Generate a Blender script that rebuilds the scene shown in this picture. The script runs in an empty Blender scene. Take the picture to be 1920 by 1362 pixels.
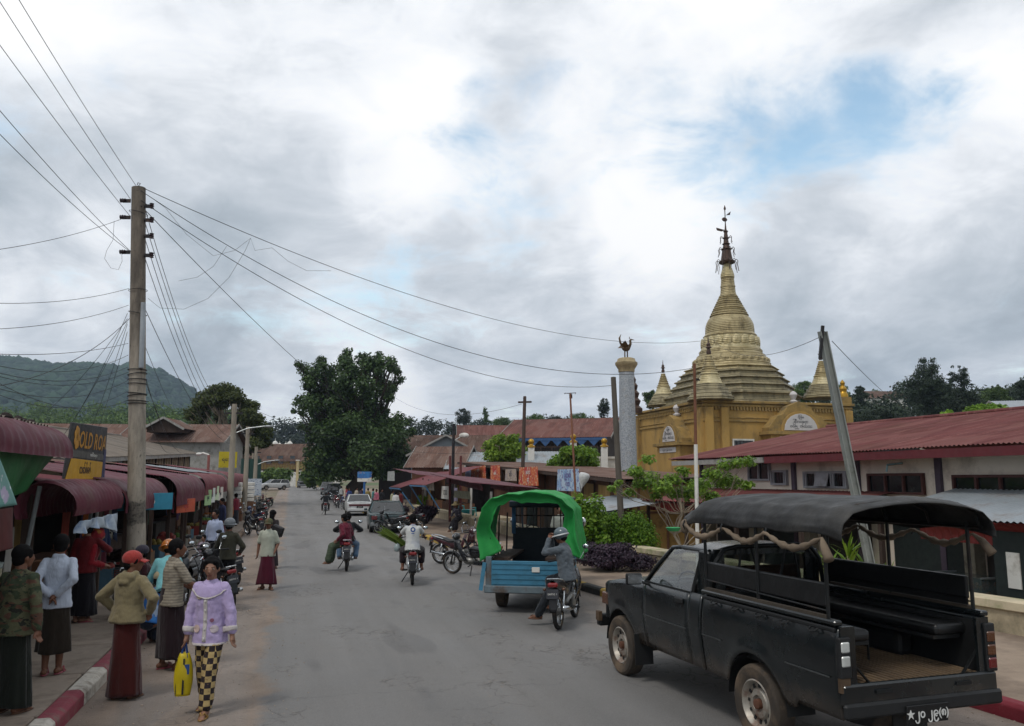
import bpy, bmesh, math, random
import numpy as np
from mathutils import Vector, Matrix, noise as mnoise
R = math.radians
PI = math.pi
scene = bpy.context.scene
C = scene.collection
random.seed(7)

# ------------------------------------------------------------------ camera
CAM_H, PITCH = 2.45, math.atan(217 / 1500)
cam = bpy.data.cameras.new('camera'); cam.lens = 28.125; cam.sensor_width = 36
cam.clip_start = 0.05; cam.clip_end = 12000
camo = bpy.data.objects.new('camera', cam); C.objects.link(camo)
camo.location = (0, 0, CAM_H); camo.rotation_euler = (PI / 2 + PITCH, 0, 0)
scene.camera = camo
_c, _s = math.cos(PITCH), math.sin(PITCH)
def ray(x, y):
    u, v = (x - 960) / 1500, (681 - y) / 1500
    return (u, _c - v * _s, _s + v * _c)
def at(x, y, Y):
    r = ray(x, y); t = Y / r[1]
    return Vector((r[0] * t, Y, CAM_H + r[2] * t))
def gnd(x, y, z=0.0):
    r = ray(x, y); t = (z - CAM_H) / r[2]
    return Vector((r[0] * t, r[1] * t, z))

# ------------------------------------------------------------------ sky, sun, exposure
SUN_EL, SUN_AZ = R(58), R(215)          # azimuth clockwise from +Y
world = bpy.data.worlds.new('World'); scene.world = world; world.use_nodes = True
def build_world():
    nt = world.node_tree; nt.nodes.clear(); N = nt.nodes.new; L = nt.links.new
    out = N('ShaderNodeOutputWorld'); bg = N('ShaderNodeBackground'); bg.inputs[1].default_value = 0.1
    L(bg.outputs[0], out.inputs[0])
    sky = N('ShaderNodeTexSky'); sky.sky_type = 'NISHITA'; sky.sun_disc = False
    sky.sun_elevation = SUN_EL; sky.sun_rotation = SUN_AZ; sky.air_density = 1.1; sky.dust_density = 0.6
    tc = N('ShaderNodeTexCoord')
    nrm = N('ShaderNodeVectorMath'); nrm.operation = 'NORMALIZE'; L(tc.outputs['Generated'], nrm.inputs[0])
    sep = N('ShaderNodeSeparateXYZ'); L(nrm.outputs[0], sep.inputs[0])
    def m(op, a, b=None, c=None, clamp=False):
        n = N('ShaderNodeMath'); n.operation = op; n.use_clamp = clamp
        for i, v in enumerate((a, b, c)):
            if v is None: continue
            if isinstance(v, (int, float)): n.inputs[i].default_value = v
            else: L(v, n.inputs[i])
        return n.outputs[0]
    zz = m('ADD', m('MAXIMUM', sep.outputs[2], 0.0), 0.34)
    cb = N('ShaderNodeCombineXYZ'); L(m('DIVIDE', sep.outputs[0], zz), cb.inputs[0]); L(m('DIVIDE', sep.outputs[1], zz), cb.inputs[1])
    def noise(scale, detail, rough, dist=0.0, off=0.0):
        n = N('ShaderNodeTexNoise'); n.inputs['Scale'].default_value = scale; n.inputs['Detail'].default_value = detail
        n.inputs['Roughness'].default_value = rough; n.inputs['Distortion'].default_value = dist
        mp = N('ShaderNodeMapping'); mp.inputs['Location'].default_value = (off, off * .7, off * .3)
        L(cb.outputs[0], mp.inputs[0]); L(mp.outputs[0], n.inputs['Vector'])
        return n.outputs['Fac']
    n1 = noise(2.2, 10, .58, .35, 3.1)
    n2 = noise(1.7, 9, .56, .55, 11.7)
    n3 = noise(6.5, 9, .62, .5, 5.0)
    warped = [None]
    def spot(px, py, inner, outer):
        d = Vector(ray(px, py)).normalized()
        dn = N('ShaderNodeVectorMath'); dn.operation = 'DISTANCE'; L(warped[0] or nrm.outputs[0], dn.inputs[0]); dn.inputs[1].default_value = d
        mr = N('ShaderNodeMapRange'); mr.interpolation_type = 'SMOOTHSTEP'
        mr.inputs[1].default_value = inner; mr.inputs[2].default_value = outer; mr.inputs[3].default_value = 1; mr.inputs[4].default_value = 0
        L(dn.outputs['Value'], mr.inputs[0]); return mr.outputs[0]
    wrp = N('ShaderNodeTexNoise'); wrp.inputs['Scale'].default_value = 5.0; wrp.inputs['Detail'].default_value = 5; L(nrm.outputs[0], wrp.inputs['Vector'])
    wv = N('ShaderNodeVectorMath'); wv.operation = 'MULTIPLY_ADD'; L(wrp.outputs['Color'], wv.inputs[0]); wv.inputs[1].default_value = (.16, .16, .16); L(nrm.outputs[0], wv.inputs[2])
    wv2 = N('ShaderNodeVectorMath'); wv2.operation = 'SUBTRACT'; L(wv.outputs[0], wv2.inputs[0]); wv2.inputs[1].default_value = (.08, .08, .08); warped[0] = wv2.outputs[0]
    op = None
    for (px, py, a, b, w) in ((1690, 165, .0, .09, .30), (1610, 230, .0, .15, .20), (1380, 310, .0, .13, .20), (880, 205, 0, .07, .22), (1065, 150, 0, .05, .18)):
        s_ = m('MULTIPLY', spot(px, py, a, b), w); op = s_ if op is None else m('ADD', op, s_)
    dens = m('SUBTRACT', m('ADD', m('MULTIPLY', m('SUBTRACT', n1, .5), 1.15), m('MULTIPLY', m('SUBTRACT', n3, .5), .75)), op)
    cov = N('ShaderNodeMapRange'); cov.interpolation_type = 'SMOOTHSTEP'; L(dens, cov.inputs[0])
    cov.inputs[1].default_value = -.50; cov.inputs[2].default_value = -.04
    th = m('ADD', m('MULTIPLY', m('SUBTRACT', n2, .5), 1.5), m('MULTIPLY', m('SUBTRACT', n3, .5), .55)); th = m('ADD', th, .50)
    for (px, py, b, w) in ((380, 300, .30, .18), (950, 545, .26, .20), (1760, 620, .30, .20), (330, 620, .22, .12), (620, 540, .24, .16), (1500, 560, .2, .1), (80, 330, .2, .1),
                           (800, 290, .16, -.34), (640, 100, .22, -.12), (130, 505, .12, -.30), (1660, 470, .16, -.32), (1280, 450, .15, -.30), (1450, 60, .34, -.24), (1850, 250, .2, -.2), (200, 30, .25, -.16), (600, 740, .16, -.25), (1100, 330, .16, -.2)):
        th = m('ADD', th, m('MULTIPLY', spot(px, py, 0, b), w))
    ramp = N('ShaderNodeValToRGB'); L(th, ramp.inputs[0])
    e = ramp.color_ramp.elements
    e[0].position = .22; e[0].color = (1, 1, 1, 1)
    e[1].position = 1.0; e[1].color = (.31, .355, .40, 1)
    for pos, cc in ((.40, (.86, .885, .92, 1)), (.60, (.62, .66, .71, 1)), (.80, (.44, .49, .54, 1))):
        q = ramp.color_ramp.elements.new(pos); q.color = cc
    sc = N('ShaderNodeMix'); sc.data_type = 'RGBA'; sc.blend_type = 'MULTIPLY'; sc.inputs[0].default_value = 1
    L(ramp.outputs[0], sc.inputs[6]); sc.inputs[7].default_value = (11.0, 11.0, 11.0, 1)
    bs = N('ShaderNodeMix'); bs.data_type = 'RGBA'; bs.blend_type = 'MULTIPLY'; bs.inputs[0].default_value = 1
    L(sky.outputs[0], bs.inputs[6]); bs.inputs[7].default_value = (2.5, 2.5, 2.1, 1)
    mx = N('ShaderNodeMix'); mx.data_type = 'RGBA'; L(cov.outputs[0], mx.inputs[0]); L(bs.outputs[2], mx.inputs[6]); L(sc.outputs[2], mx.inputs[7])
    L(mx.outputs[2], bg.inputs[0])
build_world()
sun = bpy.data.lights.new('sun', 'SUN'); sun.energy = 1.5; sun.angle = R(12); sun.color = (1, .96, .9)
suno = bpy.data.objects.new('sun', sun); C.objects.link(suno)
_sd = Vector((math.sin(SUN_AZ) * math.cos(SUN_EL), math.cos(SUN_AZ) * math.cos(SUN_EL), math.sin(SUN_EL)))
suno.rotation_euler = (-_sd).to_track_quat('-Z', 'Y').to_euler(); suno.location = (0, 0, 60)
vs = scene.view_settings; vs.view_transform = 'Standard'; vs.look = 'None'; vs.exposure = 0.0; vs.gamma = 1.0; vs.use_curve_mapping = False
scene.cycles.max_bounces = 6; scene.cycles.volume_bounces = 0; scene.cycles.transparent_max_bounces = 8
scene.cycles.use_denoising = True

# ------------------------------------------------------------------ road frame: s runs along the street, t to the right
RA = R(15.3); RS, RC = math.sin(RA), math.cos(RA)
def sm(a, b, x):
    x = max(0.0, min(1.0, (x - a) / (b - a))); return x * x * (3 - 2 * x)
def hgt(x, y):
    s = -x * RS + y * RC; t = x * RC + y * RS
    h = 1.15 * sm(72, 135, s) + 3.0 * sm(140, 330, s)
    h += 5.0 * sm(85, 190, s) * sm(14, 60, t) + 5 * sm(25, 90, t) * sm(20, 110, s)
    h += 4 * sm(150, 420, s)
    return h
def W(s, t, z=None):
    x, y = t * RC - s * RS, s * RC + t * RS
    return Vector((x, y, hgt(x, y) if z is None else z))
def st(x, y): return (-x * RS + y * RC, x * RC + y * RS)

# ------------------------------------------------------------------ materials
def lin(c): return tuple((v / 12.92 if v <= .04045 else ((v + .055) / 1.055) ** 2.4) for v in c)
def h2(c):
    c = c.lstrip('#'); return lin(tuple(int(c[i:i + 2], 16) / 255 for i in (0, 2, 4)))
_M = {}
class NT:
    def __init__(s, name):
        s.m = bpy.data.materials.new(name); s.m.use_nodes = True; s.nt = s.m.node_tree
        s.b = s.nt.nodes['Principled BSDF']; s.tc = s.N('ShaderNodeTexCoord')
    def N(s, t): return s.nt.nodes.new(t)
    def L(s, a, b): s.nt.links.new(a, b)
    def noise(s, scale, detail=4, rough=.55, vec=None, stretch=None, dist=0):
        n = s.N('ShaderNodeTexNoise'); n.inputs['Scale'].default_value = scale; n.inputs['Detail'].default_value = detail
        n.inputs['Roughness'].default_value = rough; n.inputs['Distortion'].default_value = dist
        v = vec or s.tc.outputs['Object']
        if stretch:
            mp = s.N('ShaderNodeMapping'); mp.inputs['Scale'].default_value = stretch; s.L(v, mp.inputs[0]); v = mp.outputs[0]
        s.L(v, n.inputs['Vector']); return n.outputs['Fac']
    def rng(s, f, a, b, c=0, d=1):
        n = s.N('ShaderNodeMapRange'); s.L(f, n.inputs[0])
        for i, v in zip((1, 2, 3, 4), (a, b, c, d)): n.inputs[i].default_value = v
        return n.outputs[0]
    def mix(s, f, a, b, mode='MIX'):
        n = s.N('ShaderNodeMix'); n.data_type = 'RGBA'; n.blend_type = mode
        for i, v in ((0, f), (6, a), (7, b)):
            if isinstance(v, (int, float)): n.inputs[i].default_value = v
            elif isinstance(v, (tuple, list)): n.inputs[i].default_value = (*v[:3], 1)
            else: s.L(v, n.inputs[i])
        return n.outputs[2]
    def bump(s, f, strength=.3, dist=.02, prev=None):
        n = s.N('ShaderNodeBump'); n.inputs['Strength'].default_value = strength; n.inputs['Distance'].default_value = dist
        s.L(f, n.inputs['Height'])
        if prev is not None: s.L(prev, n.inputs['Normal'])
        return n.outputs[0]
    def col(s, c): s.L(c, s.b.inputs['Base Color'])
    def set(s, **k):
        for a, v in k.items(): s.b.inputs[a.replace('_', ' ')].default_value = v
def mat(name, c, rough=.75, metal=0.0, var=.18, scale=3.0, bump=0.0, bscale=30., dirt=None, dirt_amt=.5, dscale=2.5, stretch=None, spec=.4, coat=0, trans=0, rand=0.0, bdist=.01):
    if name in _M: return _M[name]
    if isinstance(c, str): c = h2(c)
    n = NT(name)
    f = n.noise(scale, 5, .6, stretch=stretch)
    lo = tuple(v * (1 - var) for v in c); hi = tuple(min(1, v * (1 + var)) for v in c)
    col = n.mix(n.rng(f, .3, .7), lo, hi)
    if dirt:
        if isinstance(dirt, str): dirt = h2(dirt)
        f2 = n.noise(dscale, 7, .68, stretch=stretch)
        col = n.mix(n.rng(f2, .62 - .3 * dirt_amt, .78 - .2 * dirt_amt, 0, .9), col, dirt)
    if rand:
        oi = n.N('ShaderNodeObjectInfo')
        hs = n.N('ShaderNodeHueSaturation'); n.L(col, hs.inputs['Color'])
        n.L(n.rng(oi.outputs['Random'], 0, 1, 1 - rand, 1 + rand), hs.inputs['Value']); col = hs.outputs[0]
    n.col(col)
    n.set(Roughness=rough, Metallic=metal)
    n.b.inputs['Specular IOR Level'].default_value = spec
    if coat: n.b.inputs['Coat Weight'].default_value = coat
    rf = n.noise(scale * 2.3, 4, .6)
    n.L(n.rng(rf, .3, .7, max(.02, rough - .12), min(1, rough + .12)), n.b.inputs['Roughness'])
    if bump: n.L(n.bump(n.noise(bscale, 6, .65), bump, bdist), n.b.inputs['Normal'])
    if trans: n.b.inputs['Transmission Weight'].default_value = trans
    _M[name] = n.m; return n.m

# ------------------------------------------------------------------ mesh builder
class MB:
    def __init__(s): s.v, s.f = [], []
    def add(s, vs, fs):
        o = len(s.v); s.v.extend([tuple(p) for p in vs]); s.f.extend([tuple(i + o for i in f) for f in fs]); return s
    def box(s, c, d, rot=None, taper=None):
        hx, hy, hz = d[0] / 2, d[1] / 2, d[2] / 2; tx, ty = taper or (1, 1)
        P = [(-hx, -hy, -hz), (hx, -hy, -hz), (hx, hy, -hz), (-hx, hy, -hz), (-hx * tx, -hy * ty, hz), (hx * tx, -hy * ty, hz), (hx * tx, hy * ty, hz), (-hx * tx, hy * ty, hz)]
        M = rot if rot is not None else Matrix.Identity(3)
        if isinstance(M, (tuple, list)):
            from mathutils import Euler
            M = Euler(M).to_matrix()
        c = Vector(c); return s.add([c + M @ Vector(p) for p in P], [(3, 2, 1, 0), (4, 5, 6, 7), (0, 1, 5, 4), (1, 2, 6, 5), (2, 3, 7, 6), (3, 0, 4, 7)])
    def bar(s, a, b, w, h=None, up=(0, 0, 1)):
        a, b = Vector(a), Vector(b); d = b - a; L = d.length; d.normalize(); up = Vector(up)
        if abs(d.dot(up)) > .98: up = Vector((0, 1, 0)) if abs(d.y) < .9 else Vector((1, 0, 0))
        x = d.cross(up).normalized(); u = x.cross(d); M = Matrix((x, d, u)).transposed()
        return s.box((a + b) / 2, (w, L, h or w), M)
    def tube(s, path, r, n=8, cap=True, flat=1.0):
        path = [Vector(p) for p in path]; m = len(path); rr = r if isinstance(r, (list, tuple)) else [r] * m
        vs, fs = [], []; ref = None
        for i, p in enumerate(path):
            d = (path[min(i + 1, m - 1)] - path[max(i - 1, 0)]).normalized()
            if ref is None: ref = Vector((0, 0, 1)) if abs(d.z) < .9 else Vector((0, 1, 0))
            x = ref.cross(d)
            if x.length < 1e-4: x = Vector((1, 0, 0)).cross(d)
            x.normalize(); y = d.cross(x); ref = y
            for k in range(n):
                a = 2 * PI * k / n; vs.append(p + x * math.cos(a) * rr[i] + y * math.sin(a) * rr[i] * flat)
        for i in range(m - 1):
            for k in range(n): fs.append((i * n + k, i * n + (k + 1) % n, (i + 1) * n + (k + 1) % n, (i + 1) * n + k))
        if cap: fs.append(tuple(range(n - 1, -1, -1))); fs.append(tuple(range((m - 1) * n, m * n)))
        return s.add(vs, fs)
    def lathe(s, prof, n=24, c=(0, 0, 0), axis='z', cap=True, sq=1.0):
        c = Vector(c); vs, fs = [], []
        for (r, z) in prof:
            for k in range(n):
                a = 2 * PI * k / n; x, y = r * math.cos(a), r * math.sin(a) * sq
                vs.append(c + (Vector((x, y, z)) if axis == 'z' else Vector((z, x, y)) if axis == 'x' else Vector((y, z, x))))
        m = len(prof)
        for i in range(m - 1):
            for k in range(n): fs.append((i * n + k, i * n + (k + 1) % n, (i + 1) * n + (k + 1) % n, (i + 1) * n + k))
        if cap:
            if prof[0][0] > 1e-4: fs.append(tuple(range(n - 1, -1, -1)))
            if prof[-1][0] > 1e-4: fs.append(tuple(range((m - 1) * n, m * n)))
        return s.add(vs, fs)
    def grid(s, fn, nu, nv, flip=False, wrap=False):
        vs = [fn(i / nu, j / nv) for i in range(nu + 1) for j in range(nv + 1)]; fs = []
        for i in range(nu):
            for j in range(nv):
                q = (i * (nv + 1) + j, (i + 1) * (nv + 1) + j, (i + 1) * (nv + 1) + j + 1, i * (nv + 1) + j + 1)
                fs.append(q[::-1] if flip else q)
        return s.add(vs, fs)
    def ball(s, c, r, n=12, m=8, M=None):
        if isinstance(r, (int, float)): r = (r, r, r)
        c = Vector(c); vs = []; fs = []
        for i in range(m + 1):
            th = PI * i / m
            for k in range(n):
                a = 2 * PI * k / n; p = Vector((r[0] * math.sin(th) * math.cos(a), r[1] * math.sin(th) * math.sin(a), r[2] * math.cos(th)))
                vs.append(c + (M @ p if M is not None else p))
        for i in range(m):
            for k in range(n): fs.append((i * n + k, (i + 1) * n + k, (i + 1) * n + (k + 1) % n, i * n + (k + 1) % n))
        return s.add(vs, fs)
    def prism(s, pts, a, b, axis='x'):
        n = len(pts)
        f = {'x': lambda p, k: (k, p[0], p[1]), 'y': lambda p, k: (p[0], k, p[1]), 'z': lambda p, k: (p[0], p[1], k)}[axis]
        vs = [f(p, a) for p in pts] + [f(p, b) for p in pts]
        fs = [tuple(range(n - 1, -1, -1)), tuple(range(n, 2 * n))] + [(i, (i + 1) % n, n + (i + 1) % n, n + i) for i in range(n)]
        return s.add(vs, fs)
    def cone(s, p0, r0, p1, r1, n=10):
        p0, p1 = Vector(p0), Vector(p1); d = (p1 - p0)
        L = d.length; d = d.normalized() if L > 1e-6 else Vector((0, 0, 1))
        path, rr = [], []
        for k in (1.0, .92, .7, .38): path.append(p0 - d * r0 * k); rr.append(max(.0005, r0 * math.sqrt(max(0, 1 - k * k))))
        path.append(p0); rr.append(r0); path.append(p1); rr.append(r1)
        for k in (.38, .7, .92, 1.0): path.append(p1 + d * r1 * k); rr.append(max(.0005, r1 * math.sqrt(max(0, 1 - k * k))))
        return s.tube(path, rr, n)
    def mesh(s, name):
        me = bpy.data.meshes.new(name); me.from_pydata(s.v, [], s.f); me.update(); return me
    def build(s, name, m=None, parent=None, smooth=False, bevel=0, loc=None, rz=None, recalc=True, seg=1, angle=35, solid=0):
        me = s.mesh(name)
        if recalc:
            bm = bmesh.new(); bm.from_mesh(me); bmesh.ops.recalc_face_normals(bm, faces=bm.faces); bm.to_mesh(me); bm.free()
        if m is not None: me.materials.append(m)
        if smooth:
            me.polygons.foreach_set('use_smooth', [True] * len(me.polygons))
            if smooth != 'all': me.set_sharp_from_angle(angle=R(angle))
        o = bpy.data.objects.new(name, me); C.objects.link(o)
        if parent is not None: o.parent = parent
        if loc is not None: o.location = loc
        if rz is not None: o.rotation_euler = (0, 0, rz)
        if solid:
            q = o.modifiers.new('solid', 'SOLIDIFY'); q.thickness = solid; q.offset = -1
        if bevel:
            q = o.modifiers.new('bevel', 'BEVEL'); q.width = bevel; q.segments = seg; q.limit_method = 'ANGLE'; q.angle_limit = R(40); q.harden_normals = False
        return o
def tag(o, label, cat, group=None):
    o['label'] = label; o['category'] = cat; o['kind'] = 'thing'
    if group: o['group'] = group
    return o
def thing(name, label, cat, loc=(0, 0, 0), rz=0, group=None):
    o = bpy.data.objects.new(name, None); C.objects.link(o); o.empty_display_size = .2
    o.location = loc; o.rotation_euler = (0, 0, rz); return tag(o, label, cat, group)
ORD = ['first', 'second', 'third', 'fourth', 'fifth', 'sixth', 'seventh', 'eighth', 'ninth', 'tenth', 'eleventh', 'twelfth', 'thirteenth', 'fourteenth', 'fifteenth', 'sixteenth', 'seventeenth', 'eighteenth', 'nineteenth', 'twentieth', 'twenty-first', 'twenty-second', 'twenty-third', 'twenty-fourth', 'twenty-fifth', 'twenty-sixth', 'twenty-seventh', 'twenty-eighth', 'twenty-ninth', 'thirtieth']
def structure(o):
    o['kind'] = 'structure'; return o
def stuff(o):
    o['kind'] = 'stuff'; return o
def copy_tree(o, parent=None):
    c = o.copy(); C.objects.link(c); c.parent = parent
    for ch in list(o.children): copy_tree(ch, c)
    return c
def text_mesh(txt, size, ext=.002, shear=0, bold=0):
    cu = bpy.data.curves.new('txt', 'FONT'); cu.body = txt; cu.size = size; cu.extrude = ext; cu.align_x = 'CENTER'; cu.align_y = 'CENTER'
    cu.shear = shear; cu.offset = bold; cu.resolution_u = 2
    o = bpy.data.objects.new('txt', cu); C.objects.link(o)
    dg = bpy.context.evaluated_depsgraph_get(); me = bpy.data.meshes.new_from_object(o.evaluated_get(dg))
    bpy.data.objects.remove(o); bpy.data.curves.remove(cu); return me
def lettering(name, txt, size, m, parent, M, sx=1.0, bold=0, shear=0):
    me = text_mesh(txt, size, .0015, shear, bold); me.materials.clear(); me.materials.append(m)
    me.transform(Matrix.Diagonal((sx, 1, 1, 1))); o = bpy.data.objects.new(name, me); C.objects.link(o); o.parent = parent; o.matrix_local = M; return o
def frame3(o, x, z):
    x = Vector(x).normalized(); z = Vector(z); z = (z - x * z.dot(x)).normalized(); n = x.cross(z)
    M = Matrix((x, z, n)).transposed().to_4x4(); M.translation = Vector(o); return M
# ================================================================== ground, road, pavements, hills
def m_ground():
    n = NT('earth_ground'); f = n.noise(.35, 7, .62); g = n.noise(.05, 5, .6)
    c = n.mix(n.rng(f, .35, .65), h2('#5f5446'), h2('#7b6c59')); c = n.mix(n.rng(g, .42, .58), c, h2('#4b5a34'))
    n.col(c); n.set(Roughness=.95); n.L(n.bump(n.noise(6, 8, .7), .5, .05), n.b.inputs['Normal']); return n.m
def sinkz(x, y):
    s, t = st(x, y); return 1.4 * sm(-24, -14, s) * sm(74, 64, -(-s)) * 0 + 1.4 * sm(-20, -8, s) * (1 - sm(60, 72, s)) * sm(-20, -12, t) * (1 - sm(24, 34, t))
def build_ground():
    xs = sorted(set([round(v, 1) for v in list(np.arange(-60, 61, 4)) + list(np.arange(-400, 401, 20)) + list(np.arange(-5000, 5001, 250))]))
    ys = sorted(set([round(v, 1) for v in list(np.arange(-20, 161, 4)) + list(np.arange(160, 500, 20)) + list(np.arange(500, 9001, 250)) + [-200, -80]]))
    mb = MB(); nv = len(ys) - 1
    mb.grid(lambda u, v: (lambda x, y: (x, y, hgt(x, y) - .03 - sinkz(x, y)))(xs[round(u * (len(xs) - 1))], ys[round(v * nv)]), len(xs) - 1, nv)
    structure(mb.build('ground', m_ground(), smooth='all', recalc=False))
build_ground()
def lerpl(tab, s):
    if s <= tab[0][0]: return tab[0][1]
    for (a, x), (b, y) in zip(tab, tab[1:]):
        if s <= b: return x + (y - x) * (s - a) / (b - a)
    return tab[-1][1]
KL_TAB = [(-10, -2.15), (8, -2.1), (30, -1.95), (60, -1.75), (90, -1.6), (160, -1.5)]
KR_TAB = [(-10, 7.5), (7, 7.25), (17, 6.3), (26, 5.7), (31, 5.45), (48, 5.3), (75, 4.9), (160, 4.0)]
PW_TAB = [(6, 11.0), (10, 10.5), (17, 9.4), (24, 8.75), (48, 8.5), (70, 8.0)]
KL = lambda s: lerpl(KL_TAB, s)
KR = lambda s: lerpl(KR_TAB, s)
PW = lambda s: lerpl(PW_TAB, s)
def hst(s, t): p = W(s, t); return p.z
def m_road():
    n = NT('worn_asphalt'); sep = n.N('ShaderNodeSeparateXYZ'); n.L(n.tc.outputs['Object'], sep.inputs[0])
    big = n.noise(.22, 6, .6); mid = n.noise(1.3, 6, .62, stretch=(1, .35, 1)); fine = n.noise(55, 5, .75); grit = n.noise(190, 2, .6)
    asp = n.mix(n.rng(big, .35, .65), (.132, .127, .122), (.166, .160, .153)); asp = n.mix(n.rng(mid, .38, .7, 0, .6), asp, (.19, .18, .170))
    asp = n.mix(n.rng(fine, .5, .72, 0, .55), asp, (.07, .07, .072)); asp = n.mix(n.rng(grit, .6, .75, 0, .5), asp, (.26, .25, .24))
    dirt = n.mix(n.rng(n.noise(.8, 7, .65), .35, .65), (.165, .122, .090), (.25, .192, .150)); dirt = n.mix(n.rng(grit, .55, .72, 0, .45), dirt, (.3, .26, .23))
    dirt = n.mix(n.rng(n.noise(9, 5, .7), .55, .7, 0, .5), dirt, (.085, .07, .058))
    wob = n.noise(.55, 6, .65); wob2 = n.noise(3.2, 5, .6)
    def madd(a, b, k):
        q = n.N('ShaderNodeMath'); q.operation = 'MULTIPLY_ADD'; n.L(a, q.inputs[0]); q.inputs[1].default_value = k; n.L(b, q.inputs[2]); return q.outputs[0]
    x1 = madd(wob, madd(wob2, sep.outputs[0], .35), 1.3)
    left = n.rng(x1, .50, .68, 1, .0)
    right = n.rng(x1, 5.6, 6.9, 0, .75)
    c = n.mix(left, asp, dirt); c = n.mix(right, c, dirt)
    vo = n.N('ShaderNodeTexVoronoi'); vo.feature = 'DISTANCE_TO_EDGE'; vo.inputs['Scale'].default_value = .38
    wv = n.N('ShaderNodeMix'); wv.data_type = 'VECTOR'; wv.inputs[0].default_value = .55; n.L(n.tc.outputs['Object'], wv.inputs[4])
    nn = n.N('ShaderNodeTexNoise'); nn.inputs['Scale'].default_value = 1.6; nn.inputs['Detail'].default_value = 6; n.L(n.tc.outputs['Object'], nn.inputs['Vector']); n.L(nn.outputs['Color'], wv.inputs[5])
    n.L(wv.outputs[1], vo.inputs['Vector'])
    crack = n.rng(vo.outputs['Distance'], .0, .005, .30, 0)
    c = n.mix(crack, c, (.035, .033, .032))
    pt = n.rng(n.noise(.5, 3, .4, stretch=(1.6, .5, 1)), .60, .63, 0, .32); c = n.mix(pt, c, (.06, .06, .063))
    oil = n.rng(n.noise(1.9, 5, .7), .66, .74, 0, .5); c = n.mix(oil, c, (.045, .043, .042))
    tr = n.noise(.9, 4, .55, stretch=(1.6, .06, 1)); c = n.mix(n.rng(tr, .45, .62, 0, .35), c, (.20, .195, .19)); c = n.mix(n.rng(tr, .30, .42, .3, 0), c, (.085, .085, .088))
    vc = n.N('ShaderNodeTexVoronoi'); vc.feature = 'DISTANCE_TO_EDGE'; vc.inputs['Scale'].default_value = 5.5; n.L(wv.outputs[1], vc.inputs['Vector']); msk = n.rng(n.noise(.7, 5, .6, stretch=(1, .6, 1)), .52, .60)
    cq = n.N('ShaderNodeMath'); cq.operation = 'MULTIPLY'; n.L(n.rng(vc.outputs['Distance'], .0, .05, .75, 0), cq.inputs[0]); n.L(msk, cq.inputs[1]); c = n.mix(cq.outputs[0], c, (.05, .043, .038))
    fl = n.noise(13, 5, .7); fq = n.N('ShaderNodeMath'); fq.operation = 'MULTIPLY'; n.L(n.rng(fl, .57, .66, 0, .6), fq.inputs[0]); n.L(msk, fq.inputs[1]); c = n.mix(fq.outputs[0], c, (.235, .185, .14))
    sp = n.noise(95, 3, .7); c = n.mix(n.rng(sp, .60, .68, 0, .6), c, (.30, .29, .275)); c = n.mix(n.rng(sp, .32, .40, .55, 0), c, (.05, .05, .05))
    n.col(c); n.L(n.rng(mid, .3, .7, .6, .86), n.b.inputs['Roughness']); n.b.inputs['Specular IOR Level'].default_value = .35
    b = n.bump(grit, .5, .006); b = n.bump(sp, .5, .01, b); b = n.bump(fine, .45, .012, b); b = n.bump(n.noise(2.2, 5, .6), .25, .03, b); n.L(b, n.b.inputs['Normal'])
    return n.m
def road_sheet(name, m, s0, s1, fa, fb, dz, ds=2.0, nt=6):
    mb = MB(); ns = max(1, int((s1 - s0) / ds))
    def fn(u, v):
        s = s0 + (s1 - s0) * u; t = fa(s) + (fb(s) - fa(s)) * v; return (t, s, hst(s, t) + dz)
    mb.grid(fn, ns, nt); o = mb.build(name, m, smooth='all', recalc=False, rz=RA)
    for p in o.data.polygons: pass
    if o.data.polygons[0].normal.z < 0: o.data.flip_normals()
    return structure(o)
road_sheet('road', m_road(), -12, 165, KL, KR, .004)
road_sheet('side_road', _M.get('x') or m_road(), 118, 131, lambda s: -34, lambda s: KL(s), .008)
m_pave = mat('pavement_dust', '#8a7a6a', .92, var=.22, scale=.9, dirt='#5f5146', dirt_amt=.55, dscale=.7, bump=.35, bscale=60)
m_conc = mat('pavement_concrete', '#85796d', .9, var=.2, scale=1.1, dirt='#584c42', dirt_amt=.5, dscale=1.2, bump=.3, bscale=70, rand=.10)
road_sheet('pavement_right', m_pave, -8, 70, lambda s: KR(s) + .2, lambda s: PW(s) + .2, .15, nt=4)
def yard(s): return .15 - .62 * (1 - sm(27, 46, s))
mb = MB(); mb.grid(lambda u, v: (lambda s: (PW(s) + .2 + (30 - PW(s)) * v, s, yard(s)))(-10 + 80 * u), 40, 4); structure(mb.build('lower_yard', m_pave, rz=RA))
road_sheet('market_yard', m_pave, 70, 120, lambda s: KR(s) + .2, lambda s: 40.0, .05, nt=4)
pl = structure(bpy.data.objects.new('pavement_left', None)); C.objects.link(pl); pl.rotation_euler = (0, 0, RA)
slab = MB().box((0, 0, -.06), (1.585, 1.785, .16)).build('slab', m_conc, pl, bevel=.012)
slab.hide_render = False; first = True
for i in range(30):
    for j in range(2):
        s = 2.9 + i * 1.8; t = KL(s) - .22 - .8 - j * 1.6
        o = slab if first else slab.copy()
        if not first: C.objects.link(o); o.parent = pl
        first = False; o.location = (t, s, hst(s, t) + .13 + random.uniform(-.006, .006)); o.rotation_euler = (random.uniform(-.004, .004), random.uniform(-.004, .004), .008)
bed = MB().grid(lambda u, v: (-5.2 + v * 3.0 - 6 * (1 - v) * .0, -8 + 70 * u, .09), 20, 2); structure(bed.build('pavement_bed', m_pave, rz=RA))
shopfloor = MB().grid(lambda u, v: (-14 + 8.85 * v, -8 + 80 * u, .135), 20, 2); structure(shopfloor.build('shop_floor', mat('shop_floor', '#4a4038', .9, var=.2), rz=RA))

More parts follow.
